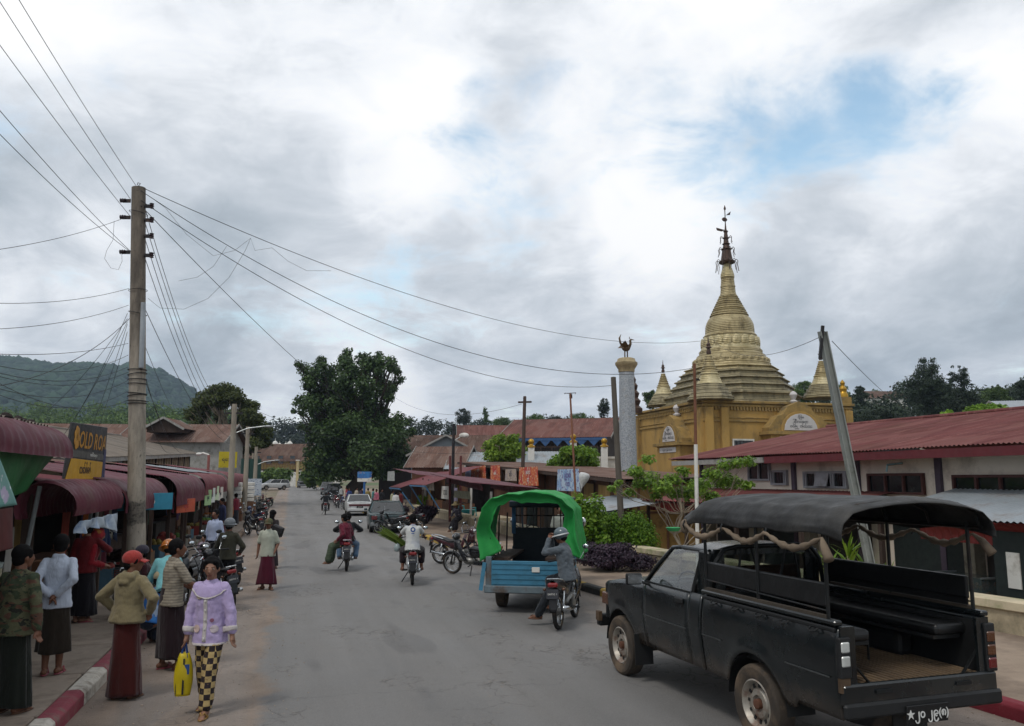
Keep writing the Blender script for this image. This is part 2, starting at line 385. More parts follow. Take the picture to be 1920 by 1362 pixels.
# loose stones and grit on the left shoulder and in the gutters
def gravel():
    rg = np.random.default_rng(12); bv, bf = ico(); n = 2200; s = 5 + 40 * rg.random(n) ** 1.7; side = rg.random(n)
    t = np.where(side < .75, -2.0 + 2.3 * rg.random(n) ** 1.6, np.array([KR(q) for q in s]) - .05 - .7 * rg.random(n) ** 2); r = rg.uniform(.003, .011, n) * (1 + (rg.random(n) > .97) * 1.2)
    P = np.stack([t * RC - s * RS, s * RC + t * RS, r * .35 + .004], 1); V = bv[None] * rg.uniform(.6, 1.3, (n, len(bv), 1)) * r[:, None, None] * np.array([1, 1, .7]) + P[:, None, :]; F = bf[None] + (np.arange(n) * len(bv))[:, None, None]
    stuff(link('gravel', np_mesh('gravel', V.reshape(-1, 3), F.reshape(-1, 3), mat('gravel_stone', '#94877a', .95, var=.35, scale=3))))
LATER = [gravel]
# kerb stones
def chip(c, name, under='#8b8379', amt=.3): return mat(name, c, .8, var=.16, scale=5, dirt=under, dirt_amt=amt, dscale=6, bump=.4, bscale=40)
mk_white = chip('#b9b3a8', 'kerb_paint_white', '#7b7165', .55); mk_red = chip('#7d3440', 'kerb_paint_red', '#73655c', .35); mk_plain = chip('#7f6a58', 'kerb_worn', '#5d4c40', .45)
mk_yel = chip('#a98a3a', 'kerb_paint_yellow', '#75684f', .4); mk_blk = chip('#33322f', 'kerb_paint_black', '#665f55', .35); mk_red2 = chip('#6e1d29', 'kerb_paint_red_fresh', '#5a4a44', .2)
kprof = [(-.11, -.1), (-.11, .125), (-.07, .165), (.06, .165), (.11, .12), (.11, -.1)]
def kerb(name, fn, off, s0, s1, step, pick):
    root = structure(bpy.data.objects.new(name, None)); C.objects.link(root); root.rotation_euler = (0, 0, RA); k = 0; s = s0; protos = {}
    while s < s1:
        m = pick(s + step / 2, k); a, b = fn(s) + off, fn(s + step) + off
        if m.name not in protos: protos[m.name] = MB().prism(kprof, -step / 2 + .008, step / 2 - .008, 'y').mesh('kerb_block'); protos[m.name].materials.append(m)
        o = bpy.data.objects.new('kerb_block', protos[m.name]); C.objects.link(o); o.parent = root
        tm = (a + b) / 2; o.location = (tm, s + step / 2, hst(s + step / 2, tm) + random.uniform(-.008, .012)); o.rotation_euler = (random.uniform(-.01, .01), random.uniform(-.02, .02), -math.atan2(b - a, step))
        q = o.modifiers.new('bevel', 'BEVEL'); q.width = .014; q.segments = 2; s += step; k += 1
    return root
kerb('kerb_left', KL, -.11, 2.4, 75, 1.1, lambda s, k: (mk_white if k % 2 else mk_red) if s < 22 else mk_plain)
kerb('kerb_right', KR, .11, 3.0, 62, .95, lambda s, k: ((mk_white if k % 2 else mk_red2) if s < 12.2 else (mk_yel if k % 2 else mk_blk)))

# low planter wall along the right-hand pavement
m_cream = mat('planter_wall_plaster', '#a89a80', .9, var=.16, scale=1.3, dirt='#6a6350', dirt_amt=.5, dscale=2, bump=.3, bscale=30)
m_cap = mat('planter_wall_cap', '#b5a88e', .9, var=.14, scale=1.5, dirt='#64763f', dirt_amt=.42, dscale=1.7, bump=.25, bscale=40)
def wall_run(name, label, tab, s0, s1, h):
    root = thing(name, label, 'wall', (0, 0, 0), RA); n = max(2, int((s1 - s0) / 2))
    for (nm, w0, w1, z0, z1, m) in (('wall_body', 0, .34, .0, h - .09, m_cream), ('coping', -.05, .4, h - .087, h, m_cap)):
        mb = MB()
        ring = lambda s: [(tab(s) + w0, s, .1 + z0), (tab(s) + w1, s, .1 + z0), (tab(s) + w1, s, .15 + z1), (tab(s) + w0, s, .15 + z1)]
        P = [p for i in range(n + 1) for p in ring(s0 + (s1 - s0) * i / n)]; F = [(0, 1, 2, 3), tuple(4 * n + k for k in (3, 2, 1, 0))]
        for i in range(n):
            for k in range(4): F.append((4 * i + k, 4 * i + (k + 1) % 4, 4 * i + 4 + (k + 1) % 4, 4 * i + 4 + k))
        mb.add(P, F).build(nm, m, root, bevel=.012)
    return root
wall_run('planter_wall', 'low cream planter wall with mossy top behind the black pickup', PW, 5, 22.5, .48)
wall_run('planter_wall', 'low cream wall with green-stained coping that the hatted man sits on', PW, 27.5, 38.2, .5)
wall_run('planter_wall', 'far end of low cream wall in front of the blue-framed shop awnings', PW, 40.6, 60, .5)

# ------------------------------------------------------------------ wooded hills
m_forest = None
def m_leaf(name, a, b, rough=.6, tr=.25, patch=.5):
    if name in _M: return _M[name]
    n = NT(name); g = n.N('ShaderNodeNewGeometry'); f = n.noise(patch, 4, .6)
    c = n.mix(g.outputs['Random Per Island'], h2(a), h2(b)); c = n.mix(n.rng(f, .35, .65, 0, .55), c, tuple(v * .5 for v in h2(a)))
    oi = n.N('ShaderNodeObjectInfo'); hs = n.N('ShaderNodeHueSaturation'); n.L(c, hs.inputs['Color']); n.L(n.rng(oi.outputs['Random'], 0, 1, .8, 1.2), hs.inputs['Value'])
    n.col(hs.outputs[0]); n.set(Roughness=rough); n.b.inputs['Specular IOR Level'].default_value = .25
    if tr:
        tb = n.N('ShaderNodeBsdfTranslucent'); n.L(hs.outputs[0], tb.inputs[0]); ms = n.N('ShaderNodeMixShader'); ms.inputs[0].default_value = tr
        out = n.nt.nodes['Material Output']; n.L(n.b.outputs[0], ms.inputs[1]); n.L(tb.outputs[0], ms.inputs[2]); n.L(ms.outputs[0], out.inputs[0])
    _M[name] = n.m; return n.m
_ico = None
def ico():
    global _ico
    if _ico is None:
        bm = bmesh.new(); bmesh.ops.create_icosphere(bm, subdivisions=1, radius=1); bm.verts.ensure_lookup_table()
        _ico = (np.array([v.co[:] for v in bm.verts]), np.array([[v.index for v in f.verts] for f in bm.faces])); bm.free()
    return _ico
def np_mesh(name, V, F, m, loops=None):
    k = F.shape[1]; me = bpy.data.meshes.new(name); me.vertices.add(len(V)); me.vertices.foreach_set('co', V.astype(np.float32).ravel())
    me.loops.add(F.size); me.loops.foreach_set('vertex_index', F.astype(np.int32).ravel()); me.polygons.add(len(F)); me.polygons.foreach_set('loop_start', np.arange(0, F.size, k, dtype=np.int32))
    me.update(calc_edges=True); me.materials.append(m); return me
def link(name, me, parent=None, loc=None):
    o = bpy.data.objects.new(name, me); C.objects.link(o)
    if parent is not None: o.parent = parent
    if loc is not None: o.location = loc
    return o
def canopy(name, pts, rad, m, seed=1):
    rg = np.random.default_rng(seed); bv, bf = ico(); n = len(pts)
    V = bv[None] * (rg.uniform(.7, 1.25, (n, len(bv), 1))) * rad[:, None, None] * np.array([1, 1, .85]); V = V + pts[:, None, :]
    F = bf[None] + (np.arange(n) * len(bv))[:, None, None]; me = np_mesh(name, V.reshape(-1, 3), F.reshape(-1, 3), m)
    me.polygons.foreach_set('use_smooth', [True] * len(me.polygons)); return link(name, me)
for f_ in LATER: f_()
m_hillwood = m_leaf('hill_forest', '#1d3326', '#304b2f', .9, 0, .02)
m_hillwood2 = m_leaf('hill_forest_light', '#3f5426', '#64733a', .9, 0, .03)
RIDGE = [(-900, 640), (-500, 690), (-300, 650), (-150, 668), (0, 671), (39, 676), (87, 687), (144, 684), (182, 688), (203, 698), (222, 690), (241, 684), (284, 695), (328, 719), (370, 745), (430, 790), (520, 830), (700, 868)]
def hillz(x, y):
    Y0 = 1150.; px = 960 + 1500 * x / (Y0 * .99); py = lerpl(RIDGE, px); z = at(px, py, Y0).z
    k = 1 - abs(y - Y0) / 620 if y < Y0 else 1 - (y - Y0) / 900
    return 14 + (z - 14) * max(0, k) ** .82 + 6 * math.sin(x * .021 + y * .013) * max(0, k) * (1 - max(0, k)) * 4
mb = MB(); mb.grid(lambda u, v: (lambda x, y: (x, y, hillz(x, y) - 5))(-2300 + 2250 * u, 530 + 1500 * v), 90, 60)
structure(mb.build('hill', m_hillwood, smooth='all', recalc=False))
rg = np.random.default_rng(5); P = []
while len(P) < 9500:
    x, y = rg.uniform(-1150, -120), rg.uniform(540, 1180)
    if rg.random() < .35 + .65 * ((y - 540) / 640): P.append((x, y, hillz(x, y) - 2))
P = np.array(P); stuff(canopy('hillside_forest', P, rg.uniform(5, 9.5, len(P)), m_hillwood, 3))
# ================================================================== trees and plants
def leaf_cloud(clumps, n, size, seed=0, droop=.2, shell=.55, aspect=.55):
    rg = np.random.default_rng(seed); vol = np.array([max(1e-6, c[1][0] * c[1][2] + c[1][1] * c[1][2]) for c in clumps]); idx = rg.choice(len(clumps), n, p=vol / vol.sum())
    cc = np.array([tuple(c[0]) for c in clumps])[idx]; rr = np.array([tuple(c[1]) for c in clumps])[idx]
    d = rg.normal(size=(n, 3)); d /= np.linalg.norm(d, axis=1)[:, None]; rad = shell + (1 - shell) * rg.random(n) ** .6; rad *= rg.uniform(.75, 1.13, n)
    p = cc + d * rr * rad[:, None]
    nr = d * .7 + rg.normal(size=(n, 3)) * .6 + np.array([0, 0, .55]); nr /= np.linalg.norm(nr, axis=1)[:, None]
    a = np.cross(nr, rg.normal(size=(n, 3))); a /= np.linalg.norm(a, axis=1)[:, None]; a[:, 2] -= droop * rg.random(n); b = np.cross(nr, a)
    s = size * rg.uniform(.6, 1.35, n)[:, None]; k = aspect
    V = np.stack([p - a * s, p + b * s * k + nr * s * .12, p + a * s, p - b * s * k + nr * s * .12], 1).reshape(-1, 3)
    return V, np.arange(4 * n).reshape(n, 4)
m_bark = mat('tree_bark', '#2a231d', .95, var=.3, scale=6, bump=.6, bscale=18, stretch=(1, 1, .25))
m_bark2 = mat('pale_bark', '#8d8170', .9, var=.25, scale=6, bump=.4, bscale=25, stretch=(1, 1, .3))
def limb_path(a, b, rg, sag=.12, n=5):
    a, b = Vector(a), Vector(b); L = (b - a).length; out = []
    for i in range(n + 1):
        u = i / n; p = a.lerp(b, u) + Vector((rg.normal(), rg.normal(), rg.normal())) * L * .03 * math.sin(PI * u); p.z -= sag * L * math.sin(PI * u) * (1 - u); out.append(p)
    return out
def tree(name, label, base, clumps, n, size, leafm, trunk_r=.3, fork=.35, seed=1, barkm=None, group=None, cat='tree', limbs=None, twig=.02, shell=.45, extra=()):
    base = Vector(base); rg = np.random.default_rng(seed); root = thing(name, label, cat, base, 0, group)
    cl = [(Vector(c[0]) - base, c[1] if isinstance(c[1], (tuple, list)) else (c[1],) * 3) for c in clumps]
    zmin = min(c.z - r[2] for c, r in cl); zmax = max(c.z + r[2] for c, r in cl); cx = sum((c for c, r in cl), Vector()) / len(cl)
    fz = zmin + (zmax - zmin) * fork; top = Vector((cx.x * .6, cx.y * .6, fz)); mb = MB()
    tp = limb_path((0, 0, -.15), top, rg, 0, 6); mb.tube(tp, [trunk_r * (1.35 - .65 * i / 6) if i else trunk_r * 1.7 for i in range(7)], 10)
    for k, (c, r) in enumerate(cl):
        if limbs is not None and k >= limbs: break
        u = rg.uniform(.55, 1.0); st_ = tp[min(6, int(6 * u))] if c.z > fz * .8 else tp[3]
        q = limb_path(st_, c, rg, .1, 6); r0 = trunk_r * rg.uniform(.16, .30); mb.tube(q, [r0 * (1 - .8 * i / 6) + twig for i in range(7)], 6)
        for _ in range(3):
            d = Vector(rg.normal(size=3)); d.normalize(); e = c + Vector((d.x * r[0], d.y * r[1], abs(d.z) * r[2])) * .85
            mb.tube(limb_path(q[4], e, rg, .05, 3), [r0 * .3 + twig * .5, r0 * .22 + twig * .4, r0 * .14 + twig * .3, twig * .3], 4)
    mb.build('trunk', barkm or m_bark, root, smooth='all')
    V, F = leaf_cloud(cl, n, size, seed, shell=shell); link('crown', np_mesh('crown', V, F, leafm), root)
    return root
def px_clumps(Y, lst, ox=0, oy=0, k=1.0, dj=.5, seed=0, flat=1.0):
    rg = np.random.default_rng(seed); out = []
    for (x, y, r) in lst:
        R_ = r / k * Y / 1500; yy = Y + rg.uniform(-1, 1) * dj * R_ * 2.2; p = at(ox + x / k, oy + y / k, yy); out.append((p, (R_, R_ * 1.15, R_ * flat)))
    return out
m_fig = m_leaf('fig_leaves', '#2b3f22', '#4f6634', .5, .2, .6)
m_rain = m_leaf('rain_tree_leaves', '#3a4722', '#626a32', .6, .25, .5)
m_dark = m_leaf('dark_tree_leaves', '#1f2c1f', '#33412a', .6, .15, .4)
m_mid = m_leaf('mid_tree_leaves', '#3a5222', '#627838', .6, .25, .4)
m_bright = m_leaf('bright_leaves', '#578022', '#8fae40', .5, .35, 1.2)
m_lime = m_leaf('lime_leaves', '#5f8222', '#9ab342', .5, .35, 1.0)
m_shrub = m_leaf('shrub_leaves', '#4c781c', '#82a233', .55, .35, 1.6)
m_purple = m_leaf('purple_leaves', '#2c2230', '#5b4a58', .5, .15, 2.0)
m_branchy = m_leaf('yard_tree_leaves', '#557a24', '#92b046', .45, .35, 1.5)

FIG = [(1310, 95, 42), (1275, 130, 30), (1110, 150, 42), (940, 175, 30), (985, 215, 55), (1070, 245, 70), (1190, 225, 55), (1310, 165, 65), (1430, 135, 55), (1490, 150, 55), (1555, 105, 32), (1560, 160, 45), (1640, 160, 52), (1690, 230, 38), (1660, 330, 50), (1600, 380, 45), (1550, 290, 75), (1420, 270, 85), (1280, 300, 85), (1140, 330, 70), (1010, 290, 40), (1000, 345, 35), (950, 465, 58), (905, 535, 22), (960, 545, 32), (1060, 440, 80), (1060, 530, 50), (1200, 440, 85), (1340, 420, 85), (1480, 450, 70), (1560, 520, 55), (1610, 540, 30), (960, 655, 34), (1010, 665, 30), (1080, 630, 55), (1180, 570, 85), (1320, 570, 95), (1460, 600, 90), (1580, 620, 70), (1700, 610, 62), (1780, 620, 34), (1050, 740, 60), (1160, 720, 90), (1300, 720, 110), (1440, 740, 110), (1580, 740, 100), (1700, 720, 85), (1790, 700, 35), (1040, 850, 65), (1150, 860, 100), (1300, 870, 120), (1450, 870, 120), (1600, 850, 110), (1720, 840, 80), (1790, 880, 40), (1020, 950, 50), (1130, 970, 80), (1250, 990, 90), (1400, 990, 80), (1560, 980, 80), (1700, 950, 60)]
_r = random.Random(3); FIG += [(x + _r.uniform(-45, 45), y + _r.uniform(35, 75), r * .95) for (x, y, r) in FIG if y < 700 and x > 1000]; RT_ = 0
fb = gnd(672, 935); fb = Vector((at(672, 900, 82).x, 82, 0)); fb.z = hgt(fb.x, fb.y)
tree('fig_tree', 'tallest broad dark green tree in the middle of the picture beside the road', fb, [(c, (r[0] * 1.22, r[1] * 1.35, r[2] * 1.12)) for c, r in px_clumps(82, FIG, 330, 640, 4.085, 1.3, 4)], 48000, .165, m_fig, .75, .22, 3, shell=.0)
RAINT = [(370, 365, 60), (300, 380, 55), (440, 380, 50), (240, 420, 60), (190, 470, 55), (130, 545, 50), (100, 580, 30), (340, 430, 45), (470, 430, 50), (530, 480, 50), (590, 490, 42), (560, 560, 60), (620, 590, 45), (500, 560, 50), (640, 650, 55), (690, 670, 40), (560, 650, 60), (680, 730, 40), (150, 660, 50), (110, 700, 40), (220, 560, 40), (230, 700, 60), (330, 560, 35), (340, 720, 60), (450, 660, 50), (460, 740, 60), (580, 740, 60), (200, 790, 60), (320, 810, 60), (430, 830, 60), (560, 830, 50), (650, 790, 40)]
RAINT += [(x + _r.uniform(-45, 45), y + _r.uniform(30, 60), r) for (x, y, r) in RAINT if y < 760]
rb = at(432, 900, 74); rb.z = hgt(rb.x, rb.y)
tree('rain_tree', 'umbrella-shaped olive green tree behind the left shop row', rb, [(c, (r[0] * 1.4, r[1] * 1.4, r[2] * 1.25)) for c, r in px_clumps(74, RAINT, 330, 640, 4.085, 1.2, 9, .7)], 34000, .14, m_rain, .5, .25, 8, m_bark2, shell=.0)

# trees beyond the roofs, left to right
def simple_tree(name, label, px, py_top, py_bot, wpx, Y, leafm, seed, n=2600, size=None, kind='round', group=None):
    rg = np.random.default_rng(seed); k = Y / 1500; H_ = (py_bot - py_top); cl = []
    for i in range(30 if kind == 'round' else 46 if kind == 'oval' else 14):
        v = rg.random(); w = wpx / 2 * (math.sin(PI * (.12 + .8 * v)) if kind == 'round' else (1 - v) ** .8 * .9 + .1 if kind == 'spire' else .55 + .45 * math.sin(PI * v))
        x = px + rg.uniform(-1, 1) * w * .75; y = py_bot - H_ * (.12 + .82 * v); r = max(wpx * .07, w * rg.uniform(.22, .46)); cl.append((at(x, y, Y + rg.uniform(-1, 1) * w * k * .8), (r * k, r * k, r * k * .8)))
    for v in (.3, .5, .7): cl.append((at(px + rg.uniform(-.15, .15) * wpx, py_bot - H_ * v, Y), (wpx * .24 * k * (1.25 - v if kind == 'spire' else 1), wpx * .24 * k, H_ * .2 * k)))
    b = at(px, py_bot, Y); b.z = hgt(b.x, b.y) - .2
    return tree(name, label, b, cl, n, size or max(.12, wpx * k * .022), leafm, max(.12, wpx * k * .03), .2, seed, group=group, limbs=6, shell=.15)
BG = [('broadleaf_tree', 'dark round tree on the hill behind the four white domes', 553, 813, 860, 70, 300, m_dark, 'round', 2200),
      ('broadleaf_tree', 'dark round-headed tree left of the pale stepped conifer on the skyline', 868, 765, 800, 42, 190, m_dark, 'round', 2200),
      ('layered_pine', 'pale thin tree with flat layers poking above the skyline roofs', 911, 758, 800, 24, 185, m_mid, 'spire', 900),
      ('broadleaf_tree', 'green tree just right of the pale layered pine behind the red roof', 945, 782, 806, 50, 180, m_mid, 'round', 1800),
      ('broadleaf_tree', 'dense green tree on the skyline right of the cross-shaped pole', 1005, 776, 806, 52, 170, m_mid, 'round', 2000),
      ('broadleaf_tree', 'dark tree on the skyline left of the antenna pole', 1040, 776, 808, 40, 175, m_dark, 'round', 1800),
      ('broadleaf_tree', 'lighter green tree mass right of the antenna pole above the blue-trimmed house', 1090, 774, 806, 56, 165, m_mid, 'round', 2200),
      ('juniper_tree', 'slim dark tree standing alone left of the mosaic column', 1132, 745, 790, 26, 160, m_dark, 'oval', 1400),
      ('broadleaf_tree', 'green tree showing between the column and the left small stupa', 1222, 728, 770, 44, 120, m_mid, 'round', 1800),
      ('broadleaf_tree', 'green tree behind the pagoda left of the right small stupa', 1510, 710, 760, 56, 120, m_mid, 'round', 2400),
      ('broadleaf_tree', 'green tree between the right small stupa and the leaning steel pole', 1578, 718, 768, 46, 125, m_mid, 'round', 2000),
      ('broadleaf_tree', 'dark slim tree right of the yellow corner pillar', 1613, 722, 775, 30, 130, m_dark, 'oval', 1500),
      ('broadleaf_tree', 'small green tree above the white hillside house on the right', 1640, 728, 752, 34, 185, m_mid, 'round', 1300),
      ('tall_tree', 'tallest open-crowned dark tree on the right skyline', 1738, 668, 800, 92, 100, m_dark, 'oval', 5200),
      ('tall_tree', 'dark pointed tree right beside the tallest tree on the right skyline', 1797, 678, 800, 52, 102, m_dark, 'oval', 3000),
      ('broadleaf_tree', 'broad dark tree below the two tall skyline trees on the right', 1805, 725, 800, 90, 92, m_dark, 'round', 4200),
      ('broadleaf_tree', 'rounded green tree left of the metal-roofed house at right edge', 1868, 722, 790, 72, 110, m_mid, 'round', 3400),
      ('broadleaf_tree', 'dark tree cut by the right edge of the picture above the metal roof', 1925, 700, 760, 50, 100, m_dark, 'round', 2400),
      ('broadleaf_tree', 'dark green tree below the white hillside house', 1655, 765, 810, 90, 95, m_dark, 'round', 3600),
      ('garden_tree', 'bright green bushy tree just above the red market roof ridge, left one', 1778, 770, 800, 40, 45, m_bright, 'round', 1800),
      ('garden_tree', 'bright green bushy tree above the red market roof by the right edge', 1855, 760, 795, 90, 45, m_bright, 'round', 3600),
      ('garden_tree', 'bright green tree growing in front of the wooden house left of the cross pole', 947, 815, 884, 84, 58, m_lime, 'oval', 4200),
      ('garden_tree', 'light green spreading tree behind the blue poster and antenna pole', 1078, 836, 890, 108, 46, m_bright, 'round', 3800)]
for i, (nm, lb, px, a, b, w, Y, m, kd, n) in enumerate(BG): simple_tree(nm, lb, px, a, b, w, Y, m, 40 + i, int(n * 2.4), None, kd)
# wooded rise behind the town: one mass
def wood(name, rows, m, seed, per=420):
    rg = np.random.default_rng(seed); Vs, Fs, o = [], [], 0
    for (px, py, r, Y) in rows:
        k = Y / 1500; cl = []
        for _ in range(6): cl.append((at(px + rg.uniform(-1, 1) * r * .7, py + rg.uniform(-.5, .9) * r * .6, Y + rg.uniform(-6, 6)), (r * k * .5, r * k * .5, r * k * .42)))
        V, F = leaf_cloud(cl, per, r * k * .085, int(rg.integers(1e6))); Vs.append(V); Fs.append(F + o); o += len(V)
    return stuff(link(name, np_mesh(name, np.concatenate(Vs), np.concatenate(Fs), m)))
rg = np.random.default_rng(2)
rows = [(x, 812 - 14 * math.sin((x - 480) / 90) + rg.uniform(-6, 12), 34, 330 + rg.uniform(-30, 30)) for x in range(440, 800, 16)] + [(x, 835 + rg.uniform(-6, 10), 34, 280) for x in range(430, 700, 18)]
rows += [(x, 800 + rg.uniform(-6, 8), 26, 215 + rg.uniform(-15, 15)) for x in range(780, 1240, 15)]
wood('far_wood', rows, m_dark, 5, 520)
rows = [(x, 770 + rg.uniform(-14, 8) - (20 if x > 1700 else 0), 40, 135 + rg.uniform(-10, 20)) for x in range(1480, 1990, 15)] + [(x, 792 + rg.uniform(-8, 10), 42, 112) for x in range(1600, 1990, 18)]
wood('ridge_wood', rows, m_dark, 6, 620)
rows = [(x, 782 + rg.uniform(-10, 6), 34, 330) for x in range(-20, 470, 17)] + [(x, 800 + rg.uniform(-8, 6), 36, 240) for x in range(-20, 400, 19)]
wood('foothill_wood', rows, m_mid, 8, 420)

# shrubs by the right-hand pavement
def bush(name, label, c, rad, n, size, m, seed, stems=7, group=None, lumps=14, cat='shrub'):
    c = Vector(c); rg = np.random.default_rng(seed); root = thing(name, label, cat, c, 0, group); cl = []
    for _ in range(lumps):
        a = rg.uniform(0, 2 * PI); q = rg.random() ** .5; z = rg.uniform(.25, .8); w = math.sqrt(max(.1, 1 - (z * 1.05) ** 2))
        cl.append((Vector((math.cos(a) * q * rad[0] * w * .75, math.sin(a) * q * rad[1] * w * .75, rad[2] * z)), (rad[0] * .36, rad[1] * .36, rad[2] * .24)))
    V, F = leaf_cloud(cl, n, size, seed, shell=.35); V[:, 2] = np.maximum(V[:, 2], .02); link('foliage', np_mesh('foliage', V, F, m), root)
    mb = MB()
    for k in range(stems):
        e = cl[k % len(cl)][0]; mb.tube(limb_path((e.x * .15, e.y * .15, -.05), e, rg, 0, 3), [.02, .015, .012, .006], 5)
    mb.build('stems', m_bark, root); return root
def on(px, py, z=.15): return gnd(px, py, z)
bush('round_shrub', 'big round bright green shrub behind the purple hedge', (at(1172, 900, 23).x, 23, -.3), (1.25, 1.0, 2.05), 26000, .035, m_shrub, 3)
bush('leafy_shrub', 'loose leafy green shrub between the green tarpaulin truck and the round shrub', (at(1100, 900, 22.5).x, 22.5, -.3), (.85, .7, 2.3), 6500, .06, m_bright, 4)
bush('purple_hedge', 'low purple-leaved hedge mound in front of the round green shrub', on(1153, 1073) + Vector((0, .35, 0)), (1.15, .75, .72), 12000, .04, m_purple, 5, lumps=22, cat='hedge')
bush('purple_hedge', 'purple-leaved hedge block left of the seated man in straw hat', on(795, 983) + Vector((0, .4, 0)), (.9, .65, .95), 4200, .07, m_purple, 6, lumps=20, cat='hedge')
bush('purple_hedge', 'smaller purple hedge behind the parked motorbikes on the right', on(742, 972) + Vector((0, .5, 0)), (.9, .6, .8), 2600, .07, m_purple, 7, lumps=16, cat='hedge')
bush('flower_shrub', 'small yellow-green shrub with orange flowers by the turquoise stools', on(778, 962) + Vector((.2, 3, 0)), (.55, .5, 1.2), 1500, .09, m_lime, 8)
bush('potted_plant', 'small round green plant beside the turquoise stool', on(789, 962) + Vector((.6, 3, 0)), (.42, .42, .85), 1200, .07, m_shrub, 9, cat='plant')
# young yard tree with two bare stems
yb = Vector((at(1266, 900, 20).x, 20, -.4)); cl = px_clumps(yb.y, [(1192, 885, 16), (1205, 905, 18), (1222, 895, 16), (1180, 925, 12), (1240, 915, 18), (1262, 900, 16), (1283, 885, 12), (1215, 862, 12), (1290, 925, 20), (1310, 910, 20), (1335, 888, 16), (1358, 872, 15), (1380, 868, 14), (1402, 865, 14), (1350, 900, 22), (1375, 905, 18), (1400, 910, 14), (1265, 925, 16), (1275, 880, 8), (1330, 930, 16), (1230, 930, 10), (1160, 905, 8), (1150, 915, 10)], dj=1.2, seed=3)
tree('young_tree', 'young tree with thin bare stems and sparse light leaves behind the pickup', yb, [(c, (r[0] * 1.25, r[1] * 1.25, r[2] * .8)) for c, r in cl], 5200, .05, m_branchy, .04, .10, 12, m_bark2, twig=.005, shell=.0)
# small potted dracaena seen under the pickup canopy
rootd = thing('dracaena_plant', 'spiky green-yellow plant by the doorway seen through the pickup frame', 'plant', (at(1590, 1040, 15.6).x, 15.6, -.45), 0)
mb = MB(); rg = np.random.default_rng(4)
for (sx, sz) in ((-.35, 1.25), (0.0, 1.45), (.35, 1.15), (.7, .95)):
    for k in range(26):
        a = rg.uniform(0, 2 * PI); el = rg.uniform(.3, 1.35); L = rg.uniform(.35, .6); d = Vector((math.cos(a) * math.cos(el), math.sin(a) * math.cos(el), math.sin(el))); b = Vector((sx, 0, sz + rg.uniform(-.35, .1))); w = Vector((-math.sin(a), math.cos(a), 0)) * .03
        mb.add([b - w * .5, b + d * L * .5 - w, b + d * L * .5 + w, b + w * .5, b + d * L + Vector((0, 0, -.12 * L))], [(0, 1, 2, 3), (1, 4, 2)])
mb.build('leaves', m_lime, rootd); mb = MB()
for (sx, sz) in ((-.35, 1.25), (0.0, 1.45), (.35, 1.15), (.7, .95)): mb.tube([(sx * .3, 0, .3), (sx, 0, sz)], .02, 6)
mb.build('stems', m_bark2, rootd); MB().lathe([(.16, 0), (.24, .4), (.22, .4), (.2, .36), (0, .34)], 16).build('pot', mat('clay_pot', '#7a4a36', .85), rootd, smooth=True)
# ================================================================== left-hand shop row
m_maroon = mat('maroon_sheet', '#552530', .62, metal=.0, var=.22, scale=1.6, dirt='#5c4340', dirt_amt=.42, dscale=1.3, bump=.12, bscale=18, spec=.25)
m_maroon2 = mat('maroon_sheet_faded_skylit', '#643238', .7, spec=.2, var=.18, scale=1.4, dirt='#7c5a55', dirt_amt=.4, dscale=1.1, bump=.08, bscale=30)  # lighter maroon: fading plus sky reflection on the far awnings, put into the colour
def m_roofsheet(name, a, b_, rust, pale, lap=1.9, ax=0):
    n = NT(name); sep = n.N('ShaderNodeSeparateXYZ'); n.L(n.tc.outputs['Object'], sep.inputs[0])
    sw = lambda q: q if ax == 0 else (q[1], q[0], q[2])
    st1 = n.noise(1.0, 7, .65, stretch=sw((.16, 1.5, .3))); st2 = n.noise(2.6, 6, .7, stretch=sw((.2, 2.0, .3))); pt = n.noise(.45, 6, .65); sh = n.noise(.9, 1, .3, stretch=sw((.55, 1.25, .2)))
    c = n.mix(n.rng(st1, .36, .64), h2(a), h2(b_)); c = n.mix(n.rng(pt, .5, .68, 0, .7), c, h2(rust)); c = n.mix(n.rng(st2, .56, .7, 0, .75), c, h2(pale)); c = n.mix(n.rng(st2, .28, .4, .7, 0), c, h2(rust)); c = n.mix(n.rng(sh, .52, .54, 0, .22), c, h2(pale))
    ml = n.N('ShaderNodeMath'); ml.operation = 'MULTIPLY'; n.L(sep.outputs[ax], ml.inputs[0]); ml.inputs[1].default_value = 1 / lap; fr = n.N('ShaderNodeMath'); fr.operation = 'FRACT'; n.L(ml.outputs[0], fr.inputs[0]); c = n.mix(n.rng(fr.outputs[0], .0, .03, .5, 0), c, tuple(v * .35 for v in h2(a)))
    n.col(c); n.set(Roughness=.8); n.b.inputs['Specular IOR Level'].default_value = .18; n.L(n.bump(n.noise(14, 5, .6), .15, .01), n.b.inputs['Normal']); return n.m
m_redroof = m_roofsheet('red_market_sheet', '#58302f', '#693c3a', '#4a2d22', '#866058')
m_rust = m_roofsheet('rusty_sheet', '#57423a', '#6b5247', '#452c22', '#82736a', 1.7, 1)
m_zinc = mat('zinc_sheet', '#8b9297', .5, metal=.25, var=.14, scale=1.2, dirt='#6d6259', dirt_amt=.4, dscale=1.2, bump=.1, bscale=20)
m_fibro = mat('fibre_cement_roof', '#6d645a', .95, var=.22, scale=1.4, dirt='#463f38', dirt_amt=.5, dscale=1.0, stretch=(.35, 1, 1), bump=.4, bscale=14)
m_beige = mat('beige_board_wall', '#98866f', .9, var=.12, scale=1.5, dirt='#6d5c4b', dirt_amt=.4, dscale=1.4, stretch=(1, 1, .3), bump=.1, bscale=20)
m_wood = mat('dark_timber', '#3b2d25', .85, var=.3, scale=5, stretch=(1, 1, .2), bump=.3, bscale=25)
